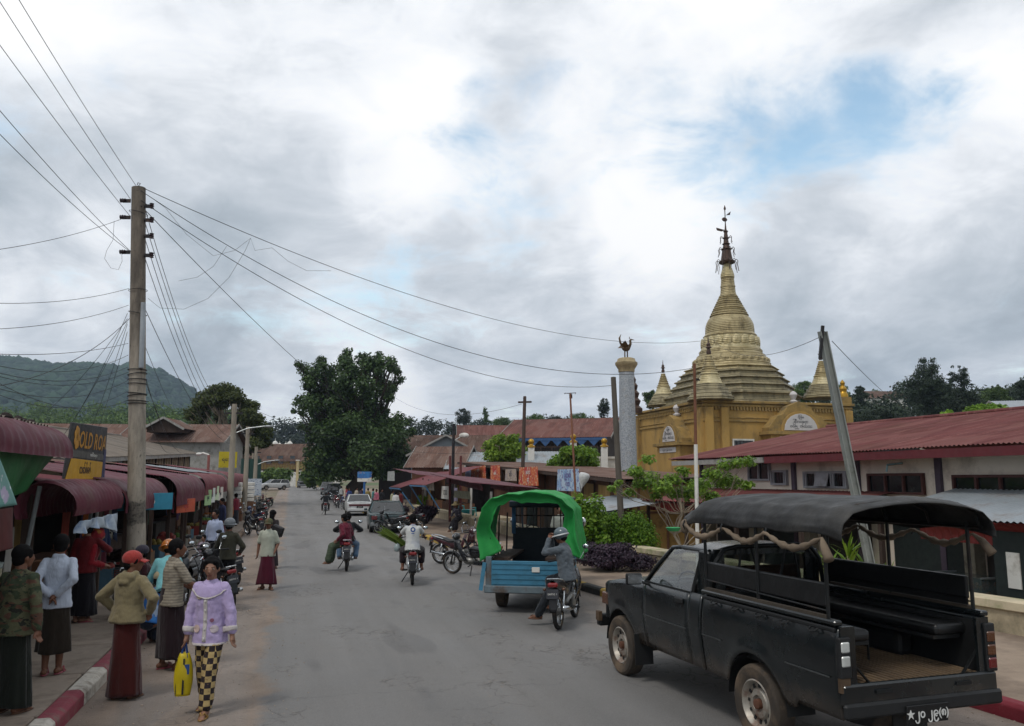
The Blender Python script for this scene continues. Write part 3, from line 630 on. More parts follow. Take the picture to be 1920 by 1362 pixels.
m_wood2 = mat('brown_timber', '#6a4a34', .8, var=.25, scale=4, stretch=(1, 1, .2), bump=.3, bscale=25)
m_ply = mat('yellow_plywood', '#a98c55', .85, var=.18, scale=2, dirt='#7b623c', dirt_amt=.4, stretch=(1, 1, .4))
m_fascia = mat('grey_fascia', '#8d8b86', .8, var=.12, scale=3, dirt='#5f594f', dirt_amt=.4)
m_white = mat('white_paint', '#c9c7c0', .7, var=.08, scale=2, dirt='#8b8579', dirt_amt=.35)
m_steel = mat('galvanised_steel', '#85898a', .45, metal=.7, var=.12, scale=6)
m_black = mat('black_plastic', '#16171a', .45, var=.2, scale=6)
m_iron = mat('dark_iron', '#262527', .55, metal=.4, var=.25, scale=8, dirt='#4f372b', dirt_amt=.3)
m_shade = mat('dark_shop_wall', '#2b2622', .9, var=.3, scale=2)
def corr(mb, a0, a1, b0, b1, pitch=.13, amp=.018, nv=6, sag=0.0, rows=0):
    a0, a1, b0, b1 = map(Vector, (a0, a1, b0, b1)); L = ((a1 - a0).length + (b1 - b0).length) / 2; nu = max(6, min(900, int(L / pitch * 5)))
    nrm = (a1 - a0).cross(b0 - a0).normalized()
    if nrm.z < 0: nrm = -nrm
    def fn(u, v):
        p = a0.lerp(a1, u).lerp(b0.lerp(b1, u), v); q = amp * math.sin(2 * PI * u * L / pitch) + sag * math.sin(u * L * .9 + v * 3)
        if rows: q += .012 * (1 - (v * rows) % 1.0)
        return p + nrm * q
    mb.grid(fn, nu, nv); return mb
def awning(parent, s0, s1, tf, z, drop, back, rise, m, pitch=.2, amp=.016, r=None, barrel=False, name='awning', zt=0.0):
    r = r or drop; prof = []
    if barrel:
        for k in range(15):
            a = R(205 - 225 * k / 14); prof.append((tf - r + r * math.cos(a), z - r + r * math.sin(a)))
    else:
        prof.append((tf - r - back, z + rise))
        for k in range(4): u = (k + 1) / 4; prof.append((tf - r - back * (1 - u), z + rise * (1 - u)))
        for k in range(1, 9): a = R(90 - 100 * k / 8); prof.append((tf - r + r * math.cos(a), z - r + r * math.sin(a)))
        if drop > r: prof.append((tf, z - drop))
    L = s1 - s0; nu = max(8, int(L / pitch * 6)); n = len(prof) - 1
    def fn(u, v):
        i = round(v * n); p = prof[i]; q0 = prof[max(0, i - 1)]; q1 = prof[min(n, i + 1)]; d = Vector((q1[0] - q0[0], q1[1] - q0[1])).normalized()
        w = abs(math.sin(PI * u * L / pitch)) ** .6 * 2 - 1 + 1.3 * mnoise.noise(Vector((u * L * .9, v * 2.2, s0)))
        return (p[0] + d.y * -amp * w * -1, s0 + L * u, p[1] + d.x * amp * w + zt * u)
    mb = MB().grid(fn, nu, n); o = mb.build(name, m, parent, smooth=True, angle=60); return o
def shop_root(name, label, cat='shop'):
    return thing(name, label, cat, (0, 0, 0), RA)
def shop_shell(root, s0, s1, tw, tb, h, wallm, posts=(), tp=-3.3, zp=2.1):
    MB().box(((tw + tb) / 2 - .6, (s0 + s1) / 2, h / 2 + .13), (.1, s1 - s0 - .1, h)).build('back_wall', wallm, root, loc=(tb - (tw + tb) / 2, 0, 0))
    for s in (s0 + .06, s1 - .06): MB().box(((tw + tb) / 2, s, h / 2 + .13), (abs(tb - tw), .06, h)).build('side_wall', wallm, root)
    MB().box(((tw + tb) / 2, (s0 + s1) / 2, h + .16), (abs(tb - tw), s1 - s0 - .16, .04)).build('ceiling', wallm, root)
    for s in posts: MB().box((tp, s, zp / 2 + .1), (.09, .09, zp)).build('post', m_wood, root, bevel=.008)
# --- shop A (nearest): high barrel awning
A = shop_root('corner_shop', 'nearest left shop with high ribbed maroon awning and grey sheet roof')
awning(A, 5.0, 12.9, -3.05, 3.16, .42, .12, .02, m_maroon, .24, .020, .34, False)
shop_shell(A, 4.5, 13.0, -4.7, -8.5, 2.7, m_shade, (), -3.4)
mb = MB(); corr(mb, (-3.45, 4.0, 3.21), (-3.45, 13.2, 3.21), (-9.5, 4.0, 3.75), (-9.5, 13.2, 3.75), .15, .02, 4); mb.build('roof', m_fibro, A, smooth='all')
MB().box((-3.56, 9, 3.06), (.08, 8.2, .12)).build('eave_beam', m_wood, A)
mb = MB(); rg = np.random.default_rng(3)
for k in range(26): mb.ball((-3.5 + rg.uniform(-.06, .02), 5 + k * .3 + rg.uniform(-.1, .1), 3.23), (.06, rg.uniform(.05, .1), rg.uniform(.03, .07)), 6, 4)
stuff(mb.build('roof_debris', mat('roof_debris', '#2b2320', .95), A))
for s in (6.5, 12.85): MB().box((-3.56, s, 1.55), (.1, .1, 2.9)).build('post', m_wood, A, bevel=.01)
# green tarpaulin sagging under awning A
def cloth_sheet(name, label, cat, a, b, c, d, m, fold=.04, nf=9, sag=.0, nu=36, nv=18, solid=.006, seed=0, group=None):
    a, b, c, d = map(Vector, (a, b, c, d)); base = (c + d) / 2; nr = (b - a).cross(c - a).normalized(); rg = random.Random(seed); ph = rg.uniform(0, 6)
    def fn(u, v):
        p = a.lerp(b, u).lerp(c.lerp(d, u), v); q = fold * (math.sin(u * nf * 2 + ph + v * 1.5) * .6 + math.sin(u * nf * 4.7 + ph * 2 - v * 2) * .4) * (.25 + .75 * v)
        p = p + nr * q; p.z -= sag * math.sin(PI * u) * v; return p - base
    o = MB().grid(fn, nu, nv).build(name, m, smooth='all', solid=solid, loc=base); return tag(o, label, cat, group)
m_gtarp = mat('green_tarp_cloth', '#1f5a2c', .6, var=.25, scale=2.5, stretch=(1, 1, .3), bump=.15, bscale=8)
cloth_sheet('green_tarpaulin', 'dark green tarpaulin sagging below the nearest maroon awning', 'tarpaulin', W(9.3, -3.3, 2.8), W(12.85, -3.25, 2.8), W(9.6, -3.3, 2.25), W(12.3, -3.45, 2.32), m_gtarp, .06, 5, .16)
def m_teal():
    n = NT('teal_banner'); f = n.noise(1.6, 4, .6); c = n.mix(n.rng(f, .4, .6), h2('#4b7f78'), h2('#658f88')); vo = n.noise(4, 3, .5)
    c = n.mix(n.rng(vo, .58, .63), c, h2('#a99db5')); c = n.mix(n.rng(n.noise(9, 3, .5), .62, .66), c, h2('#b8bcc0')); n.col(c); n.set(Roughness=.6); return n.m
cloth_sheet('teal_banner', 'torn teal printed banner hanging at the left edge of the picture', 'banner', W(8.0, -3.0, 2.75), W(9.55, -3.0, 2.77), W(8.0, -2.95, 2.12), W(10.25, -2.95, 2.16), m_teal(), .015, 3)
cloth_sheet('brown_cloth', 'dark red and brown cloths hung below the teal banner', 'cloth', W(8.0, -3.3, 2.05), W(11.3, -3.3, 2.1), W(8.0, -3.25, 1.5), W(11.2, -3.25, 1.62), mat('brown_red_cloth', '#4b2220', .9, var=.5, scale=1.2, stretch=(1, 3, .3)), .05, 9)
cloth_sheet('plastic_curtain', 'dirty translucent white plastic sheet hung at the far left shop front', 'curtain', W(7.4, -3.45, 1.6), W(10.9, -3.45, 1.62), W(7.4, -3.35, .2), W(10.6, -3.3, .25), mat('dirty_plastic', '#8e8a84', .45, var=.25, scale=1.5, dirt='#5b5047', dirt_amt=.45, stretch=(1, 1, .35), trans=.15), .06, 10)
# jars and box on a counter by the curtain
ct = thing('counter_box', 'white-sided counter box beside the plastic sheet in the first shop', 'counter', W(11.6, -3.7, .15), RA)
MB().box((0, 0, .42), (.55, .7, .84)).build('cabinet', m_shade, ct, bevel=.01); MB().box((.285, 0, .45), (.02, .62, .7)).build('panel', m_white, ct)
MB().box((0, 0, .86), (.62, .78, .04)).build('top', m_wood2, ct)
jr = thing('snack_jar', 'clear jar of orange snacks on the counter of the first shop', 'jar', W(11.35, -3.65, 1.03), RA)
MB().lathe([(.0, 0), (.17, 0), (.19, .04), (.19, .27), (.16, .3), (.0, .3)], 18).build('contents', mat('orange_snacks', '#a8481c', .5, var=.4, scale=14), jr, smooth=True)
MB().lathe([(.2, .28), (.2, .34), (.18, .36), (0, .36)], 18).build('lid', mat('clear_lid', '#9aa3a0', .25, trans=.4), jr, smooth=True)
jr = thing('snack_jar', 'second jar with pale lid half hidden behind the orange snack jar', 'jar', W(11.95, -3.7, 1.03), RA)
MB().lathe([(.0, 0), (.13, 0), (.15, .04), (.15, .3), (.0, .3)], 18).build('contents', mat('pale_snacks', '#8f8a72', .5, var=.4, scale=14), jr, smooth=True)
MB().lathe([(.16, .28), (.16, .35), (0, .36)], 18).build('lid', mat('clear_lid', '#9aa3a0', .25), jr, smooth=True)

# --- shop B: low barrel awning with the billboard on it
B = shop_root('barrel_awning_shop', 'left shop with low tube-like ribbed maroon awning under the black and yellow billboard')
awning(B, 12.3, 15.75, -2.85, 2.42, .6, 0, 0, m_maroon, .235, .026, .36, True)
shop_shell(B, 13.1, 15.6, -4.9, -8.5, 2.55, m_shade, (13.2, 15.6), -3.6, 2.2)
mb = MB(); corr(mb, (-3.3, 12.4, 2.42), (-3.3, 15.7, 2.42), (-5.0, 12.4, 2.62), (-5.0, 15.7, 2.62), .15, .015, 3); mb.build('roof', m_maroon2, B, smooth='all')
for s in (12.35, 15.7): MB().tube([(-3.55, s, .1), (-3.3, s, 2.35)], .03, 6).build('prop', m_steel, B)
BB = thing('billboard', 'black and yellow billboard with gold lettering standing on the low maroon awning', 'billboard', W(15.55, -3.42, 0), RA)
m_bb = mat('billboard_black', '#1d1c1f', .5, var=.2, scale=3, dirt='#34312f', dirt_amt=.3); m_gold = mat('gold_print', '#a8761a', .5, var=.25, scale=5); m_yel = mat('billboard_yellow', '#b98b14', .55, var=.1, scale=2, dirt='#8a6a1c', dirt_amt=.3)
MB().prism([(-1.3, 3.35), (1.28, 3.42), (1.28, 2.38), (-1.55, 2.38)], -.03, 0, 'x').build('board', m_bb, BB, bevel=.006)
MB().prism([(-1.2, 2.78), (1.05, 2.76), (1.0, 2.42), (-1.5, 2.4)], .003, .008, 'x').build('yellow_panel', m_yel, BB)
MB().prism([(-1.25, 2.92), (1.12, 2.9), (1.09, 2.785), (-1.28, 2.8)], .003, .007, 'x').build('grey_band', mat('billboard_grey', '#4a4844', .6), BB)
MB().prism([(1.09, 3.0), (1.27, 3.0), (1.27, 2.4), (1.03, 2.4)], .003, .009, 'x').build('blue_edge', mat('billboard_blue', '#1f2350', .5), BB)
lettering('gold_letters', 'OLD ROA', .40, m_gold, BB, frame3((.006, .18, 3.09), (0, 1, 0), (0, 0, 1)), 1.12, .006, .25)
mb = MB()
for a in range(7): mb.ball((.008, -.95 + .1 * math.cos(a * .9), 3.12 + .13 * math.sin(a * .9)), (.006, .09, .07), 8, 5)
mb.build('emblem', m_gold, BB)
lettering('band_lettering', 'ကော်ဖီ အရသာ', .075, m_white, BB, frame3((.009, .3, 2.86), (0, 1, 0), (0, 0, 1)), 1.1)
lettering('panel_lettering', 'ကော်ဖီမစ်', .19, mat('brown_print', '#4a3016', .6), BB, frame3((.01, -.25, 2.6), (0, 1, 0), (0, 0, 1)), 1.0, .006)
for s in (-1.0, 0, 1.0): MB().bar((-.05, s, 2.35), (-.05, s, 3.3), .05).build('stay', m_iron, BB)
# white and blue plastic sheet gathered under awning B
cloth_sheet('plastic_sheet', 'white and blue plastic sheet bunched under the low tube awning', 'plastic sheet', W(13.0, -2.9, 1.84), W(15.6, -2.9, 1.86), W(13.0, -2.95, 1.66), W(15.7, -2.9, 1.5), mat('blue_white_plastic', '#a9b4be', .4, var=.25, scale=2, dirt='#2f5f94', dirt_amt=.35, dscale=2.2), .09, 9, -.1, seed=4)
cloth_sheet('yellow_cloth', 'yellowish cloth hanging in the doorway below the tube awning', 'cloth', W(15.2, -4.4, 1.95), W(16.1, -4.4, 1.95), W(15.2, -4.4, 1.2), W(16.0, -4.4, 1.25), mat('ochre_cloth', '#8a7340', .9), .02, 4)
pw = tag(MB().tube([(0, 0, 0), (0, 0, 1.75)], .025, 8).build('thin_post', m_white, loc=W(15.65, -3.25, .15), smooth='all'), 'thin white post under the end of the tube awning', 'post')
cloth_sheet('white_bag', 'white cloth bag hanging in the dark shop entrance', 'bag', W(13.2, -3.9, 1.75), W(13.5, -3.9, 1.75), W(13.25, -3.9, 1.1), W(13.5, -3.9, 1.12), m_white, .03, 3)
# --- shops C to F
for (nm, lb, s0, s1, zb, tf, dz, roofb, mm) in (
        ('maroon_awning_shop', 'left shop with maroon awning directly behind the big concrete pole', 15.9, 21.3, 2.45, -2.85, .62, 1.7, m_maroon),
        ('maroon_awning_shop', 'left shop whose maroon awning curls low above the orange sign', 21.5, 28.2, 2.55, -2.7, .78, 2.3, m_maroon),
        ('maroon_awning_shop', 'long left shop with maroon awning hung with pale green and white notices', 28.4, 38.8, 2.62, -2.7, .72, 2.3, m_maroon2),
        ('maroon_awning_shop', 'far left shop at the end of the maroon awnings beyond the second pole', 39.0, 58.5, 2.75, -2.75, .72, 2.2, m_maroon2)):
    S = shop_root(nm, lb); awning(S, s0, s1, tf, zb, dz, roofb, .32, mm, .21, .014, .48)
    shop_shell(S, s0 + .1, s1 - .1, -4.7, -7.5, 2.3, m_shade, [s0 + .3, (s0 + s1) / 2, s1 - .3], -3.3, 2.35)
    mb = MB(); corr(mb, (tf - .5 - roofb + .1, s0 + .05, zb + .31), (tf - .5 - roofb + .1, s1 - .05, zb + .31), (-8.2, s0 + .05, zb + .62), (-8.2, s1 - .05, zb + .62), .15, .015, 3); mb.build('roof', m_rust if s0 > 21 else m_maroon2, S, smooth='all')
    for k in range(max(1, int((s1 - s0) / 2.6))):
        s = s0 + 1.3 + 2.6 * k; MB().box((-4.45, s, .58), (.55, 2.0, .86)).build('counter', random.choice([m_wood2, m_wood, m_shade]), S, bevel=.01)
# panels of zinc patched into the roof of the long shop
for (s0, t0, s1, t1, lb) in ((29.5, -3.4, 32.5, -5.0, 'pale zinc patch sheet on the left maroon roof, nearer one'), (34.0, -3.35, 37.5, -5.0, 'pale zinc patch sheet on the left maroon roof, farther one')):
    mb = MB(); corr(mb, (t0, s0, 2.70), (t0, s1, 2.70), (t1, s0, 2.95), (t1, s1, 2.95), .15, .012, 2); mb.build('roof_patch', m_zinc, [o for o in C.objects if o.get('label', '').startswith('long left shop')][0], smooth='all')
# goods and notices along the shop fronts
def board(name, label, cat, s, t, z, w, h, m, yaw=0, txt=None, tm=None, size=.1, thick=.02, group=None, par=True):
    r = thing(name, label, cat, W(s, t, z), RA + yaw, group)
    MB().box((0, 0, h / 2), (thick, w, h)).build('panel', m, r, bevel=.004)
    if txt:
        for k, line in enumerate(txt): lettering('lettering', line, size, tm, r, frame3((thick / 2 + .003, 0, h * (1 - (k + .6) / (len(txt) + .2))), (0, 1, 0), (0, 0, 1)), 1.0, .003)
    return r
def m_print(name, a, b, c, sc=2.0):
    n = NT(name); f = n.noise(sc, 3, .5); col = n.mix(n.rng(f, .45, .55), h2(a), h2(b)); col = n.mix(n.rng(n.noise(sc * 2.2, 3, .5, stretch=(1, 1, 2)), .57, .62), col, h2(c)); n.col(col); n.set(Roughness=.55); return n.m
m_ink = mat('dark_ink', '#24262c', .6); m_redink = mat('red_ink', '#8e2028', .6); m_blueink = mat('blue_ink', '#2a4a86', .6)
board('shop_sign', 'turquoise and orange shop sign hanging just right of the concrete pole', 'sign', 19.0, -3.0, 1.78, 1.25, .36, mat('sign_teal', '#2f7f98', .6, var=.15), R(-50), ['မြန်မာ'], m_white, .16)
board('shop_sign', 'small orange cloth sign under the curled maroon awning', 'sign', 23.6, -2.72, 1.55, 1.3, .36, mat('orange_sign', '#a8492c', .7, var=.2), R(-14), ['ဆိုင်'], m_redink, .2)
for (s, cc, lb, z) in ((29.6, '#8fae7c', 'pale green notice nearest under the long awning', 1.55), (31.0, '#c3c6c0', 'white notice second under the long awning', 1.6), (32.6, '#b9c8a8', 'light green notice third under the long awning', 1.65), (34.6, '#c4bfb4', 'cream notice fourth under the long awning', 1.6)):
    board('paper_notice', lb, 'notice', s, -2.72, z, .9, .52, mat('notice_' + cc[1:], cc, .8, var=.12, scale=4), R(-8), ['ဈေး'], m_ink, .16)
rg = np.random.default_rng(21); cols = ['#8e3a2a', '#a35a1e', '#3b2a4a', '#2c3a55', '#6e2334', '#8c8a80', '#8a6a2c', '#4a1f2a', '#344a3a', '#77404e', '#b0a89a', '#58202a']
for k in range(30):
    s = 16.5 + k * .95 + rg.uniform(-.2, .2); t = -3.55 - rg.uniform(0, .8); c = cols[k % 12]
    cloth_sheet('hanging_garment', ['rust red', 'orange-brown', 'dark violet', 'navy', 'wine red', 'grey', 'ochre', 'dark maroon', 'dark green', 'dusty pink', 'cream', 'deep red'][k % 12] + ' garment, ' + ORD[k] + ' from the camera under the left awnings', 'garment', W(s, t, 1.95), W(s + rg.uniform(.4, .7), t, 1.95), W(s, t, rg.uniform(.9, 1.35)), W(s + .6, t, rg.uniform(.9, 1.3)), mat('garment_' + c[1:], c, .9, var=.3, scale=6), .04, 4, nu=10, nv=6, group='garments hung under the left awnings', seed=k)
# crates and baskets of goods on the pavement in front
for k in range(16):
    s = 17.0 + k * 1.9 + rg.uniform(-.3, .3); t = -3.75 + rg.uniform(-.2, .15); r_ = thing('goods_crate', ORD[k] + ' ' + ['brown', 'blue', 'red', 'grey'][k % 4] + ' crate of goods from the camera along the left shop fronts', 'crate', W(s, t, .15), RA + rg.uniform(-.2, .2), 'crates along the left shop fronts')
    w, d, h = rg.uniform(.4, .6), rg.uniform(.5, .8), rg.uniform(.3, .5); mc = mat('crate_%d' % (k % 4), ['#6a5138', '#3d5a6a', '#7d2f28', '#6d6a62'][k % 4], .8, var=.2)
    for (cx, cy, sx, sy) in ((-w / 2, 0, .03, d), (w / 2, 0, .03, d), (0, -d / 2, w, .03), (0, d / 2, w, .03)): MB().box((cx, cy, h / 2), (sx, sy, h)).build('side', mc, r_)
    mb = MB()
    for _ in range(14): mb.ball((rg.uniform(-.4, .4) * w, rg.uniform(-.4, .4) * d, h * .95 + rg.uniform(0, .08)), rg.uniform(.06, .1), 8, 5)
    mb.build('goods', mat('goods_%d' % (k % 5), ['#7a6a2a', '#7a2a20', '#4a6a2a', '#8a8070', '#9a5a20'][k % 5], .7, var=.35, scale=9), r_, smooth='all')
# yellow sign, white box stacks, green shutter and banner farther along
board('yellow_sign', 'yellow sign board standing above the end of the left awnings', 'sign', 43, -3.1, 3.0, .9, .8, mat('yellow_sign', '#b3a21c', .6, var=.15, dirt='#6b6420', dirt_amt=.3), R(-70), ['ရောင်း'], m_ink, .22)
for (s, lb) in ((47.0, 'stack of white foam boxes on the far left pavement, left stack'), (49.0, 'stack of white foam boxes on the far left pavement, right stack')):
    r_ = thing('foam_box_stack', lb, 'boxes', W(s, -2.9 + (s - 47) * .3, 1.15), RA); MB().box((0, 0, -.5), (.8, .9, 1.0)).build('table', m_wood2, r_)
    for k in range(5): MB().box((random.uniform(-.03, .03), random.uniform(-.03, .03), .12 + k * .22), (.6, .65, .19)).build('box', m_white, r_, bevel=.02)
board('white_banner', 'white standing banner with small marks on the far left kerb', 'banner', 56, -2.3, 1.35, .95, 1.1, m_print('white_banner', '#b8bec4', '#a9b2bb', '#4a5a78', 3.0), R(-70))
gs = thing('green_shutter', 'dark green folding metal shutter at the end of the left row', 'shutter', W(62, -3.4, 2.3), RA - R(65))
for k in range(5): MB().box((0, k * .3, .75), (.06 if k % 2 else .14, .28, 1.7)).build('leaf', mat('green_shutter', '#1f3f38', .6, var=.15), gs)

# --- hall with the fibre-cement roof behind the left shops, on ground that climbs with the street
HB = thing('market_hall', 'beige board hall with grey hipped fibre-cement roof behind the left shops', 'building', (0, 0, 0), RA)
def hz(s): return 3.05 + (s - 30) * .034
def hall():
    s0, s1, t0, t1 = 27.0, 60.0, -6.3, -15.0; P = lambda s, t, z: (t, s, z)
    for (nm, ta, tb_, sa, sb) in (('front_wall', t0 - .5, t0 - .6, s0 + .5, s1 - .5), ('end_wall', t0 - .6, t1 + .5, s0 + .5, s0 + .6)):
        mb = MB(); a, b = (ta, sa), (tb_, sb); MBv = [(a[0], a[1], .1), (b[0], a[1], .1), (b[0], b[1], .1), (a[0], b[1], .1), (a[0], a[1], hz(a[1])), (b[0], a[1], hz(a[1])), (b[0], b[1], hz(b[1])), (a[0], b[1], hz(b[1]))]
        mb.add(MBv, [(3, 2, 1, 0), (4, 5, 6, 7), (0, 1, 5, 4), (1, 2, 6, 5), (2, 3, 7, 6), (3, 0, 4, 7)]).build(nm, m_beige, HB)
    k = 0; s = s0 + 1.0
    while s < s1 - .5:
        MB().box((t0 - .475, s, (hz(s) + 2.2) / 2), (.05, .09 if k % 3 else .2, hz(s) - 2.2)).build('batten', m_wood if k % 3 == 0 else m_beige, HB); s += .95; k += 1
    for (nm, pts) in (('fascia', [(t0, s0), (t0, s1)]), ('fascia', [(t0, s0), (t1, s0)])):
        (ta, sa), (tb_, sb) = pts; MB().bar((ta, sa, hz(sa) + .05), (tb_, sb, hz(sb) + .05), .05, .2).build(nm, m_fascia, HB)
    ridge = [(-10.6, 31.5, hz(31.5) + 1.35), (-10.6, 56, hz(56) + 1.2)]
    mb = MB(); corr(mb, P(s0 - .1, t0 + .06, hz(s0) + .12), P(s1 + .1, t0 + .06, hz(s1) + .12), ridge[0], ridge[1], .17, .02, 10, .012, 5); mb.build('roof_slope', m_fibro, HB, smooth='all')
    mb = MB(); corr(mb, P(s0 - .1, t1, hz(s0) + .12), P(s0 - .1, t0 + .06, hz(s0) + .12), (ridge[0][0] - .01, ridge[0][1], ridge[0][2]), ridge[0], .17, .02, 8, .012, 5); mb.build('roof_hip', m_fibro, HB, smooth='all')
    mb = MB(); corr(mb, P(s1 + .1, t0 + .06, hz(s1) + .12), P(s1 + .1, t1, hz(s1) + .12), ridge[1], (ridge[1][0] - .01, ridge[1][1], ridge[1][2]), .17, .02, 8); mb.build('roof_hip', m_fibro, HB, smooth='all')
    MB().tube(ridge, .12, 8).build('ridge_cap', m_fibro, HB)
    for (s, z) in ((36.0, 2.75), (41.5, 2.95)):
        MB().box((t0 - .46, s, z + .2), (.03, .75, .75)).build('notice', mat('blue_white_notice', '#aab4bd', .7, var=.1, scale=6, dirt='#5a7890', dirt_amt=.3), HB)
hall()
# houses behind the hall
def house(name, label, c, rz, w, d, h, roof_h, wallm, roofm, over=.5, wins=(), pitch=.2, hip=False, cat='house', z0=None):
    r = thing(name, label, cat, c, rz); MB().box((0, 0, h / 2), (w, d, h)).build('wall', wallm, r)
    hw, hd = w / 2 + over, d / 2 + over; k = hd if hip else 0; zr = h + roof_h; dz = -over * roof_h / (d / 2)
    mb = MB(); corr(mb, (-hw, -hd, h + dz + .06), (hw, -hd, h + dz + .06), (-hw + k, 0, zr), (hw - k, 0, zr), pitch, .015, 3); mb.build('roof', roofm, r, smooth='all')
    mb = MB(); corr(mb, (hw, hd, h + dz + .06), (-hw, hd, h + dz + .06), (hw - k, 0, zr), (-hw + k, 0, zr), pitch, .015, 3); mb.build('roof', roofm, r, smooth='all')
    if hip:
        for q in (-1, 1):
            mb = MB(); corr(mb, (q * hw, q * -hd, h + dz + .06), (q * hw, q * hd, h + dz + .06), (q * (hw - k), -.01, zr), (q * (hw - k), .01, zr), pitch, .015, 3); mb.build('roof', roofm, r, smooth='all')
    else:
        for q in (-1, 1): MB().prism([(-d / 2, h), (d / 2, h), (0, zr - .05)], q * (w / 2 - .06), q * w / 2, 'x').build('gable', wallm, r)
        for q in (-1, 1):
            for e in (-1, 1): MB().bar((q * (hw + .02), e * hd, h + dz), (q * (hw + .02), 0, zr - .02), .04, .16).build('bargeboard', m_fascia, r)
    for (x, z, ww, wh) in wins:
        wn = MB().box((x, -d / 2 - .02, z), (ww + .14, .06, wh + .14)).build('window', m_wood2, r); MB().box((x, -d / 2 - .05, z), (ww, .03, wh)).build('pane', mat('dark_glass', '#20262a', .15, spec=.6), wn)
    return r
hp = at(225, 850, 70); house('tin_roof_house', 'house with rusty red tin roof behind the hall and concrete pole', (hp.x - 2, 70, 0), R(8), 17, 8, 5.2, 2.0, m_beige, m_rust, .5)
hp = at(365, 850, 64); HD = house('tin_roof_house', 'rusty-roofed house with small dormer left of the umbrella tree', (hp.x - 1.6, 66, 0), R(4), 7.5, 7, 5.4, 1.5, m_fascia, m_rust, .5)
hp = at(322, 800, 63.5); DM = house('dormer', 'small gabled dormer', (hp.x, 63.4, 6.0), R(94), 3.0, 2.6, .4, .75, m_wood, m_rust, .3, cat='dormer'); DM.parent = HD; DM.matrix_parent_inverse = HD.matrix_basis.inverted()
for k in ('label', 'category', 'kind'): del DM[k]
hp = at(150, 820, 95); house('tin_roof_house', 'far tin-roofed house left behind the billboard', (hp.x, 95, 0), R(10), 18, 9, 5.0, 2.2, m_beige, m_rust, .5)

# ------------------------------------------------------------------ big concrete power pole and its fittings
def m_pole():
    n = NT('weathered_pole'); sep = n.N('ShaderNodeSeparateXYZ'); n.L(n.tc.outputs['Object'], sep.inputs[0]); f = n.noise(5, 7, .7, stretch=(1, 1, .22)); g = n.noise(14, 5, .6)
    lo = n.mix(n.rng(f, .35, .65), h2('#a49b8d'), h2('#6f675c')); hi = n.mix(n.rng(f, .35, .65), h2('#7a7064'), h2('#47403a'))
    c = n.mix(n.rng(sep.outputs[2], 3.9, 6.2), lo, hi); c = n.mix(n.rng(g, .62, .7, 0, .6), c, h2('#3a342e'))
    wob = n.N('ShaderNodeMath'); wob.operation = 'MULTIPLY_ADD'; n.L(n.noise(9, 4, .6), wob.inputs[0]); wob.inputs[1].default_value = .22; n.L(sep.outputs[2], wob.inputs[2]); z = wob.outputs[0]
    for (a, b) in ((1.62, 2.02), (.55, 1.18)):
        k = n.N('ShaderNodeMath'); k.operation = 'MULTIPLY'; n.L(n.rng(z, a, a + .05), k.inputs[0]); n.L(n.rng(z, b, b + .05, 1, 0), k.inputs[1])
        k2 = n.N('ShaderNodeMath'); k2.operation = 'MULTIPLY'; n.L(k.outputs[0], k2.inputs[0]); n.L(n.rng(g, .3, .52, 1, .55), k2.inputs[1]); c = n.mix(k2.outputs[0], c, h2('#23211f'))
    n.col(c); n.set(Roughness=.92); n.L(n.bump(f, .5, .02, n.bump(g, .3, .01)), n.b.inputs['Normal']); return n.m
PY = 15.0; ptop = at(260, 353, PY); pbase = at(255.5, 1000, PY); pb = pbase + (pbase - ptop) * ((pbase.z - .1) / (ptop.z - pbase.z)); PB = Vector((pb.x, PY, .1))
pole = thing('power_pole', 'tall weathered concrete power pole with black painted bands in the left foreground', 'pole', PB)
pv = ptop - PB
mb = MB(); n_ = 40
mb.tube([pv * (i / n_) for i in range(n_ + 1)], [.168 - .04 * i / n_ for i in range(n_ + 1)], 20); mb.build('shaft', m_pole(), pole, smooth=True)
def onpole(py): k = (at(258, py, PY).z - PB.z) / pv.z; return pv * k
m_porc = mat('brown_porcelain', '#2e2226', .3, var=.2, scale=6)
for (py, q) in ((378, -1), (409, -1), (474, -1), (388, 1), (414, 1), (444, 1), (480, 1)):
    c = onpole(py) + Vector((q * .14, -.03, 0)); br = MB().bar(c, c + Vector((q * .13, 0, 0)), .02, .07).build('bracket', m_iron, pole)
    MB().lathe([(.02, -.055), (.045, -.045), (.03, -.02), (.048, 0), (.03, .02), (.045, .045), (.02, .055)], 12, c + Vector((q * .14, -.02, 0)), 'x' if q < 0 else 'z').build('insulator', m_porc, br, smooth=True)
MB().tube([onpole(352), onpole(352) + Vector((0, 0, .04)), onpole(352) + Vector((.03, 0, .08)), onpole(352) + Vector((-.02, 0, .1)), onpole(352) + Vector((-.03, 0, .05))], .008, 6).build('eye_bolt', m_iron, pole)
MB().tube([onpole(570) + Vector((.15, -.1, 0)), onpole(692) + Vector((.13, -.13, 0))], .045, 12).build('conduit', mat('grey_conduit', '#8d9296', .45, metal=.2), pole, smooth=True)
for py in (400, 545, 588, 694, 702, 712, 720, 738, 742, 752, 757):
    c = onpole(py); tl = random.uniform(-.04, .04); MB().tube([c + Vector((math.cos(a) * .165, math.sin(a) * .165, tl * math.cos(a))) for a in [2 * PI * k / 16 for k in range(17)]], .009 if py > 600 else .006, 5).build('wire_wrap', m_iron, pole)
